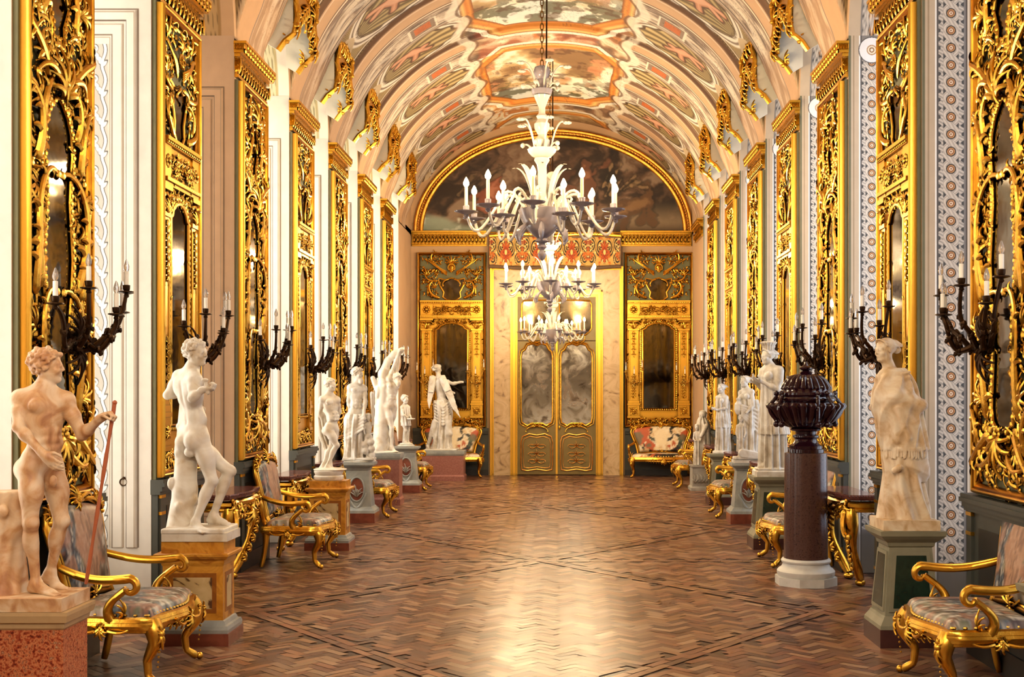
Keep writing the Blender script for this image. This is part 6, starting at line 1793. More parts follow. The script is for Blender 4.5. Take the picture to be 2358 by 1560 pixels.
pedestal('ornate', -2.99, -2.490, 15.72, 16.16, o4[2] - .03, 'grey carved pedestal with oval inlay, under the robed man')
pedestal('red', -3.00, -2.480, 18.18, 18.62, o5[2], 'pink red marble pedestal with grey slab, under the hanging man')
pedestal('ornate', -2.95, -2.460, 20.5, 20.92, o6[2] - .03, 'grey carved pedestal with oval inlay, under the child with bowl')
pedestal('red', -2.76, -1.895, 23.2, 23.76, o7[2], 'long low pink red marble block under the winged figure')
pedestal('green', 2.19, 2.655, 8.02, 8.46, p1[2] - .065, 'tapering pedestal with dark green panels under the shawled woman')
pedestal('green', 2.15, 2.66, 13.05, 13.50, p2[2] - .075, 'tapering green panelled pedestal under the tall basket woman')
pedestal('ornate', 2.27, 2.77, 15.62, 16.04, p3[2] - .05, 'grey carved pedestal under the marble woman with child')
pedestal('green', 2.31, 2.78, 18.2, 18.64, p4[2] - .05, 'tapering pedestal with dark panels under the small wrapped-hair woman')
pedestal('stone', 2.36, 2.68, 20.9, 21.35, p5[2], 'low block of carved weathered stone under the veiled woman')
pedestal('green', 2.32, 2.78, 5.72, 6.0, .78, 'stone topped pedestal cut off by the frame beside the front armchair')

# ------------------------------------------------------------------ granite column and porphyry urn
M_COLUMN = M_noise('brown red granite shaft', ['160c0b', '3a211d', '54382f', '2c1a19', '6f584c'], 46, .22, detail=4)
M_WSTONE = M_noise('white stone base', ['a8a49a', 'd3cfc4', 'c0bbae'], 7, .5)
M_PORPH = M_noise('polished dark porphyry', ['16060c', '260a14', '34121c'], 30, .12, detail=3)
CX, CY = 2.248, 10.73
t = thing('column', 'short brown red granite column on white octagonal base', 'column', (CX, CY, 0))
m = MB()
oc = [(.285 * math.cos(PI / 8 + k * PI / 4), .285 * math.sin(PI / 8 + k * PI / 4)) for k in range(8)]
m.prism(oc, 0, .075); m.build('base_plinth', M_WSTONE, t, smooth=False)
m = MB(); m.lathe([(.25, .075), (.262, .10), (.262, .125), (.245, .145), (.225, .155), (.212, .18), (.208, .20), (.222, .205), (.226, .22), (.215, .235), (.20, .24)], 40); m.build('base_moulding', M_WSTONE, t)
m = MB(); m.lathe([(.20, .24), (.199, .26), (.192, 1.19), (.192, 1.200), (.185, 1.203)], 48); m.build('shaft', M_COLUMN, t)
u = thing('urn', 'dark purple porphyry lidded urn with gadrooned bowl, on granite column', 'urn', (CX, CY, 1.205))
m = MB(); m.lathe([(.165, 0), (.165, .03), (.15, .035), (.152, .06), (.13, .075), (.11, .09), (.10, .12), (.118, .14), (.118, .155), (.09, .165), (.095, .19), (.135, .20), (.145, .215), (.12, .225)], 40); m.build('foot', M_PORPH, u)
m = MB(); prof = [(.12, .22), (.19, .24), (.25, .285), (.29, .335), (.318, .38), (.345, .41), (.35, .43), (.335, .45), (.30, .445), (.26, .44), (.25, .46), (.268, .47), (.272, .49), (.25, .51)]
m.lathe(prof, 192, flute=.10, nfl=24, frange=(1, 7)); m.build('bowl', M_PORPH, u)
m = MB(); m.lathe([(.245, .51), (.255, .525), (.25, .545), (.225, .56), (.215, .58)], 40)
m.lathe([(.215, .575), (.222, .59), (.21, .615), (.18, .665), (.14, .70), (.09, .715), (.05, .72)], 160, flute=.12, nfl=20, frange=(0, 5)); m.build('lid', M_PORPH, u)
m = MB(); m.lathe([(.05, .715), (.062, .73), (.03, .745), (.055, .76), (.06, .775), (.04, .785), (.022, .80), (.012, .82), (.004, .83)], 24); m.build('lid_knob', M_PORPH, u)
for k in range(4):
    a = -PI / 2 + .35 + k * PI / 2
    m = MB(); s = np.linspace(-.2, 1.2, 18)
    for sg in (-1, 1):
        q = a + sg * .19
        P = [((.285 + .055 * math.sin(PI * min(max(x, 0), 1))) * math.cos(q + .05 * math.sin(PI * x) * sg), (.285 + .055 * math.sin(PI * min(max(x, 0), 1))) * math.sin(q + .05 * math.sin(PI * x) * sg), .30 + .20 * x) for x in s]
        m.tube(P, .018, 8)
        m.ball(P[0], .03, 8, 6); m.ball(P[-1], .026, 8, 6)
    m.build('handle', M_PORPH, u)

# ------------------------------------------------------------------ console tables in the window niches
M_TOPM = M_noise('dark red veined table top', ['2c1416', '5e3430', '7a4a40', '3a1c1e'], 8, .14, distort=1.2)
def make_console():
    """local: X along the wall, -Y into the room"""
    t = thing('console_table', None, None)
    m = MB()
    pts = [(x, y * .74) for x, y in [(-.53, 0), (-.53, -.22), (-.50, -.33), (-.38, -.37), (-.28, -.35), (-.16, -.40), (0, -.42), (.16, -.40), (.28, -.35), (.38, -.37), (.50, -.33), (.53, -.22), (.53, 0)]]
    def ring(k, z): return [(x * k, y * k, z) for x, y in pts]
    v = []; f = []; n = len(pts)
    for k, z in ((.94, .80), (.985, .805), (1.0, .82), (1.0, .835), (.985, .85)): v += ring(k, z)
    for a in range(4):
        for i in range(n): f.append((a * n + i, a * n + (i + 1) % n, (a + 1) * n + (i + 1) % n, (a + 1) * n + i))
    f.append(tuple(4 * n + i for i in range(n))); f.append(tuple(range(n - 1, -1, -1)))
    m.add(v, f); m.build('table_top', M_TOPM, t, smooth=False)
    g = MB()
    for i in range(n - 1):
        a = np.array(pts[i]) * 1.0; b = np.array(pts[i + 1]) * 1.0; L = np.hypot(*(b - a)); q = max(2, int(L / .022))
        for j in range(q):
            c = a + (b - a) * j / q; g.ball((c[0], c[1], .838), (.010, .010, .009), 5, 4)
    g.build('top_bead', M_TOPM, t)
    a = MB()
    fr = [(x * .9, y * .9) for x, y in pts]
    a.tube([(x, y, .76) for x, y in fr], .035, 8); a.tube([(x, y, .715) for x, y in fr], .022, 8)
    c = MB()
    for u in np.linspace(-.40, .40, 9):
        acanthus(c, u, .77, -PI / 2, .17, .235 - .04 * abs(u), 5, 1.8, .022); rosette(c, u * .9, .72, .035, .25 - .04 * abs(u))
    acanthus(c, 0, .70, -PI / 2, .22, .27, 7, 2.0, .028); rosette(c, 0, .70, .06, .29)
    for m in (1, -1):
        for (u, h) in ((.06, -.5), (.2, -.2)): scroll(c, m * u, .70, h if m == 1 else PI - h, .3, m * 2, m * 16, .024, .010, .24, .03, 18, 7, leaf=5)
    a.build('apron', GOLD, t); c.build('apron_carving', GOLD, t)
    for s in (-1, 1):
        l = MB(); q = np.linspace(0, 1, 24)
        X = s * (.43 + .05 * np.sin(q * PI * 1.0) - .22 * q ** 1.5); Y = -.21 - .05 * np.sin(q * PI * .9) + .155 * q; Z = .72 - .66 * q
        l.tube(np.stack([X, Y, Z], -1), .055 - .025 * q + .012 * np.sin(q * 9), 10)
        for k in range(7):
            j = 1 + 3 * k; z = Z[j]
            d = MB(); acanthus(d, 0, 0, PI / 2 + s * .6, .09, .03, 5, 1.6, .019); d.ball((0, -.045, 0), .026, 6, 4)
            l.merge(d, Matrix.Translation((X[j], Y[j], z)))
        sc_ = MB(); scroll(sc_, 0, 0, -PI / 2, .34, s * 2, s * 16, .034, .014, .02, .02, 18, 8); l.merge(sc_, Matrix.Translation((X[0], Y[0] - .03, Z[0])))
        l.ball((X[-1], Y[-1], .035), (.05, .05, .035), 8, 6)
        l.build('leg', GOLD, t)
    return t
PROT_CON = make_console()
for n in range(3, 10):
    for side in ('left', 'right'):
        if (side, n) in (('left', 3), ('right', 3), ('right', 5)): continue
        sh_ = {('left', 6): -.185, ('left', 7): -.08, ('left', 8): -.14, ('right', 6): -.20, ('right', 7): -.08, ('right', 9): .3}.get((side, n))
        place(PROT_CON, (XL + .02 if side == 'left' else XR - .02, win_y(n) + (sh_ or 0), 0), PI / 2 if side == 'left' else -PI / 2,
              'gilt console with dark marble top, %s window niche of %s wall' % (ORDW[n], side), 'console table', 'console tables along the %s wall' % side).scale = (.74 if sh_ else 1, 1, 1)
# ------------------------------------------------------------------ gilt armchairs and settees (local: faces -Y)
M_UPH = M_col('old woven upholstery', .42, .15, 50, bumps=(120, .25, .003))
def weave(X, Y, seed, tone=0):
    """faded tapestry of leaves and flowers"""
    w = fbm(X * 4, Y * 4, seed, 3); n = fbm(X * 7 + 2.5 * w, Y * 5 + 2.5 * w, seed + 3, 4); n2 = fbm(X * 16 + 3 * w, Y * 12, seed + 9, 3); st = fbm(X * 30 + 6 * w, Y * 6 + 9 * w, seed + 21, 3)
    C = ramp(sstep(.35, .65, n2), ['7d7464', 'aba08c', 'd8cebc'])
    str_ = fbm(X * 46 + 8 * w, Y * 14 + 14 * w, seed + 31, 3); flw = fbm(X * 11 + 2 * w, Y * 11 + 3 * n, seed + 41, 3)
    C = mixc(C, lin('5a6c7a'), sstep(.50, .56, n) * .8); C = mixc(C, lin('1d2a36'), sstep(.53, .57, st) * sstep(.42, .52, n) * .95); C = mixc(C, lin('22221e'), sstep(.60, .64, str_) * .75); C = mixc(C, lin('e4dccb'), sstep(.40, .35, str_) * .6); C = mixc(C, lin('a8765c'), sstep(.58, .63, flw) * .7)
    C = mixc(C, lin('6b7458'), sstep(.60, .66, n2) * .6); C = mixc(C, lin('b98a6a'), sstep(.60, .66, w) * .8); C = mixc(C, lin('5a3a30'), sstep(.62, .66, st) * .5)
    if tone: # bright settee cloth
        q = np.abs(X); s = .5 + .5 * np.sin(18 * np.hypot(q - .25, Y - .1) + 3 * np.arctan2(Y - .1, q - .25))
        C = ramp(sstep(.3, .7, n2), ['d8b888', 'f0ddb4', 'f6ead0']); C = mixc(C, lin('22201e'), sstep(.72, .82, s) * sstep(.40, .5, n2 + .2 * n)); C = mixc(C, lin('c0582c'), sstep(.55, .6, n)); C = mixc(C, lin('5a6a50'), sstep(.58, .63, w) * .8)
        C = mixc(C, lin('f4e4c0'), sstep(.16, .12, np.hypot(q, (Y - .05) * .8)))
    return C
def make_seat(name, WF, WB, H, tone, seed, arms_scale=1.0, depth=.56):
    t = thing(name, None, None)
    sh = .415; DF, DB = -depth / 2, depth / 2
    # seat rail: serpentine plan
    def plan(u, ins=0):                                     # u 0..1 round from back left, front, back right
        pass
    nf = 25
    fx = np.linspace(-1, 1, nf)
    front = [(x * WF / 2, DF - .035 * math.cos(x * PI) - .02 + .02 * abs(x)) for x in fx]
    sideR = [(WF / 2 + (WB / 2 - WF / 2) * q + .012 * math.sin(q * PI * 2), DF + (DB - DF) * q) for q in np.linspace(.08, 1, 9)]
    outl = front + sideR + [(-x, y) for x, y in sideR[::-1]]
    r = MB()
    r.tube([(x, y, sh - .015) for x, y in outl], .030, 8, closed=True, ref=(0, 0, 1)); r.tube([(x * .985, y * .985, sh - .06) for x, y in outl], .024, 8, closed=True, ref=(0, 0, 1))
    r.tube([(x * 1.0, y * 1.0, sh - .035) for x, y in outl], .036, 8, closed=True, ref=(0, 0, 1))
    r.build('seat_rail', GOLD, t)
    c = MB(); f = MB()
    for u in np.linspace(-WF * .30, WF * .30, int(9 * WF / .7)):
        yy = DF - .045 * math.cos(u / WF * 2 * PI) + .0
        q = MB(); acanthus(q, u, sh - .035, -PI / 2 + u * .8, .065 + .03 * math.cos(u / WF * 2 * PI), .0, 5, 1.6, .014); rosette(q, u, sh - .05, .022, .01); f.merge(q, Matrix.Translation((0, yy, 0)))
    q = MB(); rosette(q, 0, sh - .05, .045, .02); acanthus(q, 0, sh - .05, -PI / 2, .11, .02, 7, 2.0, .018); acanthus(q, 0, sh - .06, PI / 2, .07, .02, 5, 2.4, .012)
    for m in (1, -1): scroll(q, m * .04, sh - .07, -.2 if m == 1 else PI + .2, .20, m * 2, m * 18, .014, .007, .015, .02, 16, 6)
    f.merge(q, Matrix.Translation((0, DF - .045, 0)))
    for m in (1, -1):                                        # carving on the side rails
        q = MB(); rosette(q, 0, sh - .05, .035, .01); acanthus(q, 0, sh - .05, -PI / 2, .07, .01, 5, 1.8, .015)
        for e in (1, -1): scroll(q, e * .03, sh - .065, -.2 if e == 1 else PI + .2, .15, e * 2, e * 18, .012, .006, .01, .015, 14, 6)
        f.merge(q, Matrix.Translation((m * (WF + WB) / 4 * 1.04, .03, 0)) @ Matrix.Rotation(m * PI / 2, 4, 'Z'))
    f.build('apron_carving', GOLD, t)
    # cushion
    nu, nv = 44, 36
    U, Vv = np.meshgrid(np.linspace(-1, 1, nu), np.linspace(0, 1, nv), indexing='ij')
    hw = (WF * .97 * (1 - Vv) + WB * .97 * Vv) / 2
    X = U * hw; Y = (DF - .035 * np.cos(U * PI) * (1 - Vv) - .01) * (1 - Vv) + (DB - .02) * Vv
    e = np.clip(np.minimum(np.minimum(1 - np.abs(U), Vv), 1 - Vv) * 7, 0, 1)
    Z = sh + .012 + .055 * np.sqrt(np.clip(1 - (1 - e) ** 2, 0, 1)) + .018 * (1 - U * U) * np.sin(Vv * PI)
    cu = MB(); cu.grid(np.stack([X, Y, Z], -1), weave(X, Y, seed, tone)); cu.build('cushion', M_UPH, t)
    tr = MB()
    for x, y in [p for p in outl[::1]]: tr.ball((x * .965, y * .965, sh + .022), (.014, .014, .010), 5, 4)
    tr.build('seat_trim', GOLDP, t)
    # legs
    for s in (-1, 1):
        l = MB(); q = np.linspace(0, 1, 22)
        px = np.interp(q, [0, .12, .3, .6, .85, .95, 1], [0, .022, .028, -.022, -.016, .016, .026]) ; pz = (sh - .03) * (1 - q) + .018 * q
        rr = np.interp(q, [0, .12, .3, .6, .85, .95, 1], [.058, .056, .044, .026, .022, .027, .018])
        k = .707
        P = np.stack([s * (WF / 2 - .045 + px * k * 1.2), DF + .035 - px * 1.3, pz], -1)
        l.tube(P, rr, 10)
        l.ball((P[-1][0] + s * .012, P[-1][1] - .018, .024), .024, 8, 6)
        d = MB(); acanthus(d, 0, .0, -PI / 2, .10, .02, 3, .45, .016); acanthus(d, 0, 0, PI / 2, .05, .025, 3, 1.4, .013); d.ball((0, -.04, 0), .022, 8, 5)
        for j in range(6): d.ball((0, -.028 + .004 * j, -.05 - .03 * j), .010 - .0007 * j, 6, 4)
        l.merge(d, Matrix.Translation((P[3][0], P[3][1] - .012, P[3][2])) @ Matrix.Rotation(s * .6, 4, 'Z'))
        l.build('leg', GOLD2, t)
        l = MB(); q = np.linspace(0, 1, 16)
        P = np.stack([s * (WB / 2 - .03 + .0 * q), DB - .02 + .05 * q ** 2, (sh - .02) * (1 - q) + .015 * q], -1)
        l.tube(P, np.interp(q, [0, .5, .9, 1], [.038, .025, .024, .02]), 10); l.build('leg', GOLD2, t)
    # backrest: leaning cartouche
    tilt = .20
    Mb = Matrix.Translation((0, DB - .02, sh + .03)) @ Matrix.Rotation(-tilt, 4, 'X')
    bh = H - sh - .05; bw = WB / 2
    def bo(v):                                              # half width at height fraction v
        return bw * np.interp(v, [0, .12, .3, .55, .8, .93, 1.0], [.80, .82, .86, .96, 1.04, .98, .80])
    nv_, nu_ = 30, 40
    U, Vv = np.meshgrid(np.linspace(-1, 1, nu_), np.linspace(0, 1, nv_), indexing='ij')
    X = U * bo(Vv) * .93; Z = (.10 + .82 * Vv) * bh + .035 * bh * (1 - U * U) * Vv * 1.2
    e = np.clip(np.minimum(np.minimum(1 - np.abs(U), Vv), 1 - Vv) * 8, 0, 1)
    Y = -.045 * np.sqrt(np.clip(1 - (1 - e) ** 2, 0, 1)) - .02 * np.sin(Vv * PI) * (1 - U * U)
    b = MB(); pb = MB(); pb.grid(np.stack([X, Y, Z], -1), weave(X + 3, Z, seed + 5, tone) if not tone else weave(X, Z - bh * .5, seed + 5, tone)); b.merge(pb, Mb); b.build('backrest', M_UPH, t)
    k2 = MB(); pb2 = MB(); Yb = .028 + 0 * Y; pb2.grid(np.stack([X, Yb, Z], -1), None, True); k2.merge(pb2, Mb); k2.build('back_cover', M_TAPB, t)
    fr = MB(); q = MB()
    vv = np.linspace(0, 1, 14)
    right = [(bo(v), (.06 + .90 * v) * bh) for v in vv]
    topc = [(bo(1.0) * x, (.96 + .06 * (1 - x * x) + .015 * math.cos(x * 9)) * bh) for x in np.linspace(.8, -.8, 13)]
    bot = [(x, .055 * bh + .02 * math.cos(x * 6)) for x in np.linspace(-bo(0) * .9, bo(0) * .9, 9)]
    out2 = right + topc + [(-x, z) for x, z in right[::-1]] + bot
    q.tube([(x, .0, z) for x, z in out2], .026, 10, closed=True, ref=(0, -1, 0)); q.tube([(x * .93, -.02, bh * .52 + (z - bh * .52) * .93) for x, z in out2], .011, 6, closed=True, ref=(0, -1, 0))
    fr.merge(q, Mb)
    for s in (-1, 1): fr.tube([(s * (WB / 2 - .03), DB - .02, sh - .03), (s * bo(0), DB - .03, sh + .05), (s * bo(.05), DB + .0, sh + .12)], [.03, .026, .024], 8)
    fr.build('back_frame', GOLD2, t)
    cr = MB(); q = MB()
    acanthus(q, 0, .97 * bh, PI / 2, .11, .02, 9, 3.0, .016); rosette(q, 0, .99 * bh, .045, .02); acanthus(q, 0, .97 * bh, -PI / 2, .08, .03, 5, 2.4, .012)
    for m in (1, -1):
        for (u, h, l) in ((.05, .5, .22), (.12, .1, .2), (.2, -.2, .18)): scroll(q, m * u * WB / .6, .97 * bh, h if m == 1 else PI - h, l, -m * 3, -m * 16, .018, .008, .015, .02, 16, 6)
        acanthus(q, m * .22 * WB / .6, .95 * bh, (.4 if m == 1 else PI - .4), .10, .02, 5, 2.2, .012); acanthus(q, m * bo(.9), .88 * bh, (1.0 if m == 1 else PI - 1.0), .09, .01, 5, 2.2, .012)
        for j in range(5): q.ball((m * (.07 + .05 * j) * WB / .6, -.02, (1.03 - .012 * j) * bh), .016, 6, 4)
    q2 = MB(); acanthus(q2, 0, .06 * bh, -PI / 2, .09, .01, 5, 2.2, .014); acanthus(q2, 0, .07 * bh, PI / 2, .10, .02, 5, 2.2, .013)
    for m in (1, -1): scroll(q2, 0, .06 * bh, .2 if m == 1 else PI - .2, .2, m * 2, m * 16, .014, .007, .015, .015, 14, 6)
    q.merge(q2)
    cr.merge(q, Mb); cr.build('crest', GOLD, t)
    # arms
    for s in (-1, 1):
        a = MB(); q = np.linspace(0, 1, 20)
        yb = DB + .045; zb = sh + .30; yf = DF + .13
        X = s * (bo(.35) + (WF / 2 + .035 - bo(.35)) * np.sin(q * PI / 2)); Y = yb + (yf - yb) * q; Z = zb - .055 * q - .035 * np.sin(q * PI)
        an = np.linspace(PI / 2, PI / 2 + 4.6, 18); R = np.linspace(.050, .020, 18)
        yc, zc = Y[-1], Z[-1] - .050
        sx = np.full(18, X[-1]) + s * np.linspace(0, .012, 18)
        P = np.concatenate([np.stack([X, Y, Z], -1), np.stack([sx, yc + R * np.cos(an), zc + R * np.sin(an)], -1)[1:]])
        rad = np.concatenate([np.interp(q, [0, .3, 1], [.022, .024, .026]), np.linspace(.025, .016, 18)[1:]])
        a.tube(P, rad, 9); a.tube(P[:22] + (s * .0, 0, .016), rad[:22] * .55, 6)
        q = np.linspace(0, 1, 16)                            # curved support down to the rail
        P2 = np.stack([s * (WF / 2 + .035 - .05 * q + .0 * q), yc + .02 + .085 * np.sin(q * PI * .85) + .06 * q, zc - .01 - (zc - .01 - sh + .02) * q], -1)
        a.tube(P2, np.interp(q, [0, .3, 1], [.022, .022, .036]), 9)
        d = MB(); acanthus(d, 0, 0, PI / 2, .13, .02, 5, 1.4, .012); d.ball((0, -.03, -.01), .02, 6, 4); a.merge(d, Matrix.Translation((P2[-2][0], P2[-2][1] - .02, sh)))
        a.build('armrest', GOLD2, t)
    return t
PROT_CH = make_seat('armchair', .82, .76, 1.12, 0, 3)
CH = [('left', -2.665, 7.30, 'gilt armchair behind red granite pedestal, below nearest left mirror', 1.0),
      ('left', -2.665, 12.02, 'gilt armchair before the yellow pedestal of the small white youth', .0),
      ('left', -2.70, 16.78, 'gilt armchair between the robed man and the hanging man', .0),
      ('left', -2.70, 21.34, 'gilt armchair by the end of the left wall, past the child with bowl', .0),
      ('right', 2.42, 6.93, 'gilt armchair before the shawled woman, below nearest right mirror', .0),
      ('right', 2.42, 12.10, 'gilt armchair half hidden behind the granite column', .0),
      ('right', 2.48, 16.75, 'gilt armchair between woman with child and small wrapped-hair woman', .0),
      ('right', 2.44, 21.80, 'gilt armchair by the end of the right wall, past the veiled woman', .0)]
for sd, x, y, lab, _ in CH:
    place(PROT_CH, (x, y, 0), PI / 2 if sd == 'left' else -PI / 2, lab, 'armchair', 'gilt armchairs along the walls')
PROT_SET = make_seat('settee', 1.34, 1.22, 1.10, 1, 40, depth=.54)
for x, s in ((-2.29, 'left'), (2.12, 'right')):
    place(PROT_SET, (x, YE - .53, 0), 0, 'gilt settee in bright floral tapestry against end wall, %s of the door' % s, 'settee', 'gilt settees at the end wall')
# ------------------------------------------------------------------ blown glass chandeliers
M_GLASS, _nt, _b = new_mat('milky blown glass'); setp(_b, Roughness=.12, IOR=1.45); _b.inputs['Base Color'].default_value = rgba('f6ead8'); _b.inputs['Transmission Weight'].default_value = .45
M_GLASSD, _nt, _b = new_mat('smoky clear glass'); setp(_b, Roughness=.10, IOR=1.45); _b.inputs['Base Color'].default_value = rgba('b9aeb4'); _b.inputs['Transmission Weight'].default_value = .55
M_WAX = M_emit('warm lit candle tube', 'ffd89a', .35)
M_CHAIN = M_noise('iron and gilt chain', ['4a3318', '8a6428'], 30, .4, .8)
def make_chandelier():
    """origin at the level of the flames' centre line"""
    t = thing('chandelier', None, None)
    m = MB(); m.lathe([(.03, -.62), (.075, -.60), (.05, -.57), (.09, -.54), (.16, -.47), (.21, -.38), (.235, -.30), (.24, -.28), (.22, -.27), (.08, -.26)], 32, flute=.05, nfl=12, frange=(3, 8)); m.build('bowl', M_GLASSD, t)
    m = MB(); m.lathe([(.005, -.80), (.035, -.77), (.045, -.73), (.02, -.69), (.05, -.66), (.03, -.62)], 20); m.build('finial', M_GLASSD, t)
    m = MB(); m.lathe([(.08, -.26), (.10, -.20), (.085, -.12), (.055, -.08), (.09, -.02), (.095, .02), (.05, .07), (.042, .12), (.05, .18), (.08, .23), (.075, .25), (.045, .255)], 28); m.build('stem', M_GLASS, t)
    m = MB(); m.lathe([(.045, .25), (.10, .27), (.135, .31), (.145, .345), (.125, .335), (.05, .32)], 28, flute=.08, nfl=14, frange=(1, 4)); m.build('dish', M_GLASS, t)
    m = MB(); m.lathe([(.04, .32), (.075, .37), (.085, .43), (.05, .47), (.04, .49), (.075, .55), (.08, .60), (.045, .65), (.06, .68), (.035, .71), (.035, .77), (.075, .87), (.085, .89), (.05, .895)], 28); m.build('stem', M_GLASS, t)
    m = MB(); m.lathe([(.05, .89), (.095, .905), (.105, .93), (.11, .95), (.07, .94), (.045, .93), (.048, 1.0), (.045, 1.06), (.07, 1.08), (.09, 1.13), (.075, 1.18), (.03, 1.20)], 28); m.build('dish', M_GLASSD, t)
    for k in range(10):                                      # curled stems and flowers at three levels
        a = 2 * PI * k / 10
        s = np.linspace(0, 1, 14)
        for (z0, r0, rr, zz, on, curl) in ((.33, .09, .26, .30, k % 2 == 0, 0), (.33, .09, .20, .12, k % 2 == 1, 1), (.94, .06, .26, .26, k % 2 == 0, 0), (.94, .06, .20, .18, k % 2 == 1, 1)):
            if not on: continue
            f = MB()
            R_ = r0 + (rr - r0) * s ** 1.3; Zp = z0 + zz * np.sin(s * PI * .62) / math.sin(PI * .62 if False else PI / 2)
            if curl: R_ = r0 + (rr - r0) * np.sin(s * PI * .6); Zp = z0 + .05 * np.sin(s * 5) + .10 * s ** 2
            f.tube(np.stack([R_ * math.cos(a), R_ * math.sin(a), Zp], -1), .011 - .003 * s, 6)
            c = (R_[-1] * math.cos(a), R_[-1] * math.sin(a), Zp[-1])
            if curl: f.ball(c, .026, 8, 6)
            else:
                for j in range(6):
                    b = 2 * PI * j / 6
                    f.ball((c[0] + .026 * math.cos(b), c[1] + .026 * math.sin(b), c[2] + .006), (.020, .020, .014), 6, 4)
                f.ball((c[0], c[1], c[2] + .01), .016, 6, 4)
            f.build('flower_stem' if not curl else 'curled_stem', M_GLASS, t)
    for k in range(7):                                       # big leaves standing round the stem
        a = 2 * PI * (k + .3) / 7; s = np.linspace(0, 1, 12); f = MB()
        R_ = .09 + .22 * s ** 1.5; Z = -.24 + .40 * np.sin(s * PI * .55)
        f.tube(np.stack([R_ * math.cos(a), R_ * math.sin(a), Z], -1), .045 * np.sin(PI * (.15 + .8 * s)), 8, flat=.25, ref=(math.cos(a), math.sin(a), .2)); f.build('glass_leaf', M_GLASS, t)
    for k in range(6):                                       # drops under the bowl
        a = 2 * PI * (k + .5) / 6; s = np.linspace(0, 1, 10); f = MB(); R_ = .16 + .12 * np.sin(s * PI * .7)
        f.tube(np.stack([R_ * math.cos(a), R_ * math.sin(a), -.42 - .20 * s], -1), .012 + .020 * np.sin(PI * s), 7); f.build('glass_drop', M_GLASSD, t)
    def arm(a, R1, zend, dip, rise, r):
        s = np.linspace(0, 1, 34)
        Rr = .17 + (R1 - .17) * s
        Zp = np.interp(s, [0, .12, .28, .45, .62, .80, .92, 1], [-.30, -.16, -.08 + rise, -.16, zend - dip, zend - dip - .05, zend - dip * .45, zend])
        Zp = np.convolve(np.pad(Zp, 3, 'edge'), np.ones(7) / 7, 'valid')
        Rr = Rr + .07 * np.sin(s * PI * 2) * -1 * (s > .4) * .8
        m = MB(); P = np.stack([Rr * math.cos(a), Rr * math.sin(a), Zp], -1)
        m.tube(P, r, 8)
        tw = np.stack([np.cos(s * 46), np.sin(s * 46)], -1) * r                # spiral thread
        m.tube(P + np.stack([-math.sin(a) * tw[:, 0], math.cos(a) * tw[:, 0], tw[:, 1]], -1), r * .42, 5)
        o = m.build('arm', M_GLASS, t)
        p = P[-1]
        c = MB(); c.lathe([(.012, -.05), (.03, -.03), (.022, -.012), (.06, -.002), (.115, .012), (.122, .022), (.10, .018), (.03, .012), (.030, .02), (.032, .075), (.026, .08)], 22, p); c.build('drip_pan', M_GLASSD, o)
        k = MB(); k.lathe([(.017, .07), (.0165, .265), (.010, .27)], 12, p); k.build('candle', M_WAX, o)
        b = MB(); b.lathe([(.010, .266), (.026, .285), (.031, .306), (.019, .338), (.004, .366)], 12, p); b.build('bulb', M_FLAME, o)
    for k in range(10): arm(2 * PI * (k + .35) / 10, .78, -.315, .17, 0, .0155)
    for k in range(5): arm(2 * PI * (k + .1) / 5, .52, -.385, .14, -.05, .0145)
    ch = MB(); z = 1.19                                      # chain up to the vault
    i = 0
    while z < 3.5:
        a = np.linspace(0, 2 * PI, 12, endpoint=False); e = i % 2
        P = [((.016 * math.cos(q)) * (1 - e), (.016 * math.cos(q)) * e, z + .035 + .038 * math.sin(q)) for q in a]
        ch.tube(P, .0055, 6, closed=True); z += .062; i += 1
    ch.build('chain', M_CHAIN, t)
    c = MB(); c.tube([(.045, .0, 1.1), (.05, 0, 2.0), (.05, 0, 3.5)], .009, 6); c.build('cable', M_BRONZE, t)
    return t
PROT_CHN = make_chandelier()
for (x, y, lab) in ((-.187, 12.0, 'large milky glass chandelier with lit candles, nearest and highest of the three in view'), (-.175, 19.9, 'milky glass chandelier with lit candles, middle one of the three in view'), (-.15, 22.9, 'small low milky glass chandelier with lit candles, right before the mirrored door')):
    small = y > 22
    c_ = place(PROT_CHN, (x, y, 3.20 if small else 3.90), .3 if small else (.12 if y > 15 else 0), lab, 'chandelier', 'glass chandeliers on the hall axis')
    if small:
        c_.scale = (.8, .8, .8)
        e_ = MB(); e_.tube([(.0, .0, 3.45), (0, 0, 4.5), (0, 0, 5.4)], .012, 6); e_.build('suspension_rod', M_CHAIN, c_)
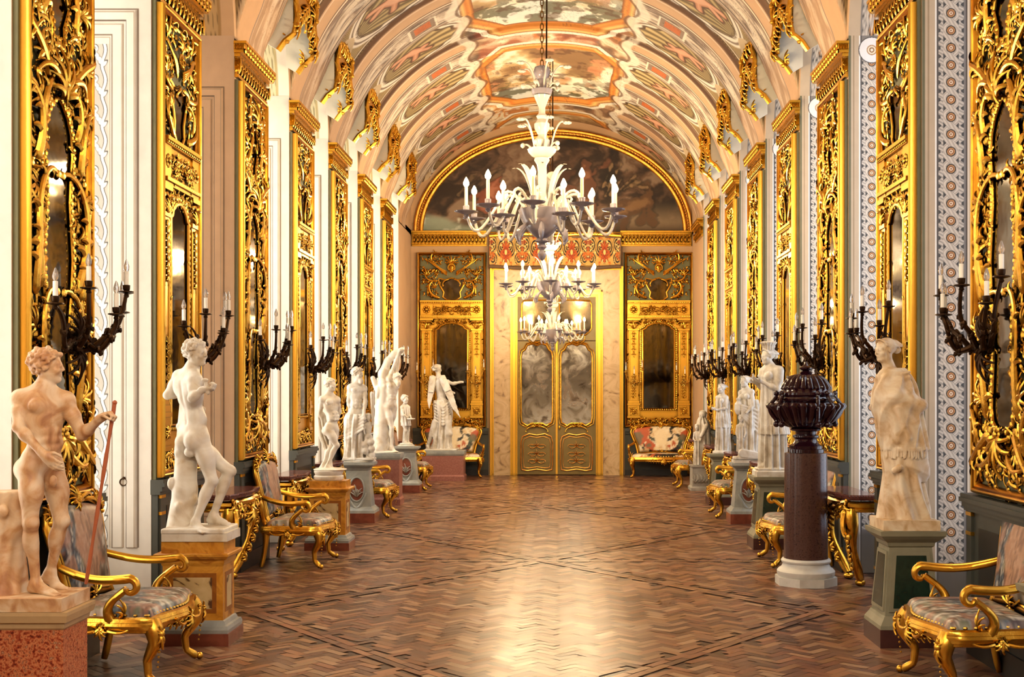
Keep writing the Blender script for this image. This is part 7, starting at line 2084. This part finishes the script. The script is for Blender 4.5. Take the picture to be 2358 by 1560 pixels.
# ------------------------------------------------------------------ light
bk = MB(); bk.box((XL - .8, YB - .2, 0), (XR + .8, YB, 7.7)); _w = bk.build('wall_near', M_BEIGE, None, smooth=False); tag(_w, 'near end wall of the hall behind the viewer', kind='structure')
world = bpy.data.worlds.new('world'); SC.world = world; world.use_nodes = True
bg = world.node_tree.nodes['Background']; bg.inputs[0].default_value = (1.0, .95, .88, 1); bg.inputs[1].default_value = .6
def area(name, loc, rot, sx, sy, energy, color):
    l = bpy.data.lights.new(name, 'AREA'); l.shape = 'RECTANGLE'; l.size = sx; l.size_y = sy; l.energy = energy; l.color = color
    o = link(bpy.data.objects.new(name, l)); o.location = loc; o.rotation_euler = rot
    return o
def point(name, loc, energy, color, r=.25):
    l = bpy.data.lights.new(name, 'POINT'); l.energy = energy; l.color = color; l.shadow_soft_size = r
    o = link(bpy.data.objects.new(name, l)); o.location = loc
    return o
WL = {1: 40, 2: 40, 3: 40, 4: 6, 5: 50, 6: 55, 7: 55, 8: 55, 9: 55}
for n in range(1, 10):
    # daylight through each window: area lamp in the plane of the glass, facing into the room
    o = area('daylight_left', (XL - .56, win_y(n), 3.0), (0, -PI / 2, 0), 4.4, 1.0, WL[n], (1, .965, .90))
    o = area('daylight_right', (XR + .56, win_y(n), 3.0), (0, PI / 2, 0), 4.4, 1.0, {3: 7, 2: 5}.get(n, 26), (.74, .85, 1.0))
WARM = (1.0, .74, .43)
for (x, y, e) in ((-.18, 3.8, 45), (-.187, 12.0, 95), (-.175, 19.9, 155)):
    for k in range(4):
        a = PI / 4 + k * PI / 2
        point('chandelier_glow', (x + .95 * math.cos(a), y + .95 * math.sin(a), 4.12), e, WARM, .10)
for k in range(4): point('chandelier_glow', (-.15 + .78 * math.cos(PI / 4 + k * PI / 2), 22.7 + .6 * math.sin(PI / 4 + k * PI / 2), 3.45), 26, WARM, .06)
# added fill lamp, overhead behind the viewer, no real source there
area('near_fill_light', (-.2, -1.0, 5.6), (math.radians(52), 0, 0), 4.5, 2.2, 320, (1.0, .88, .74))
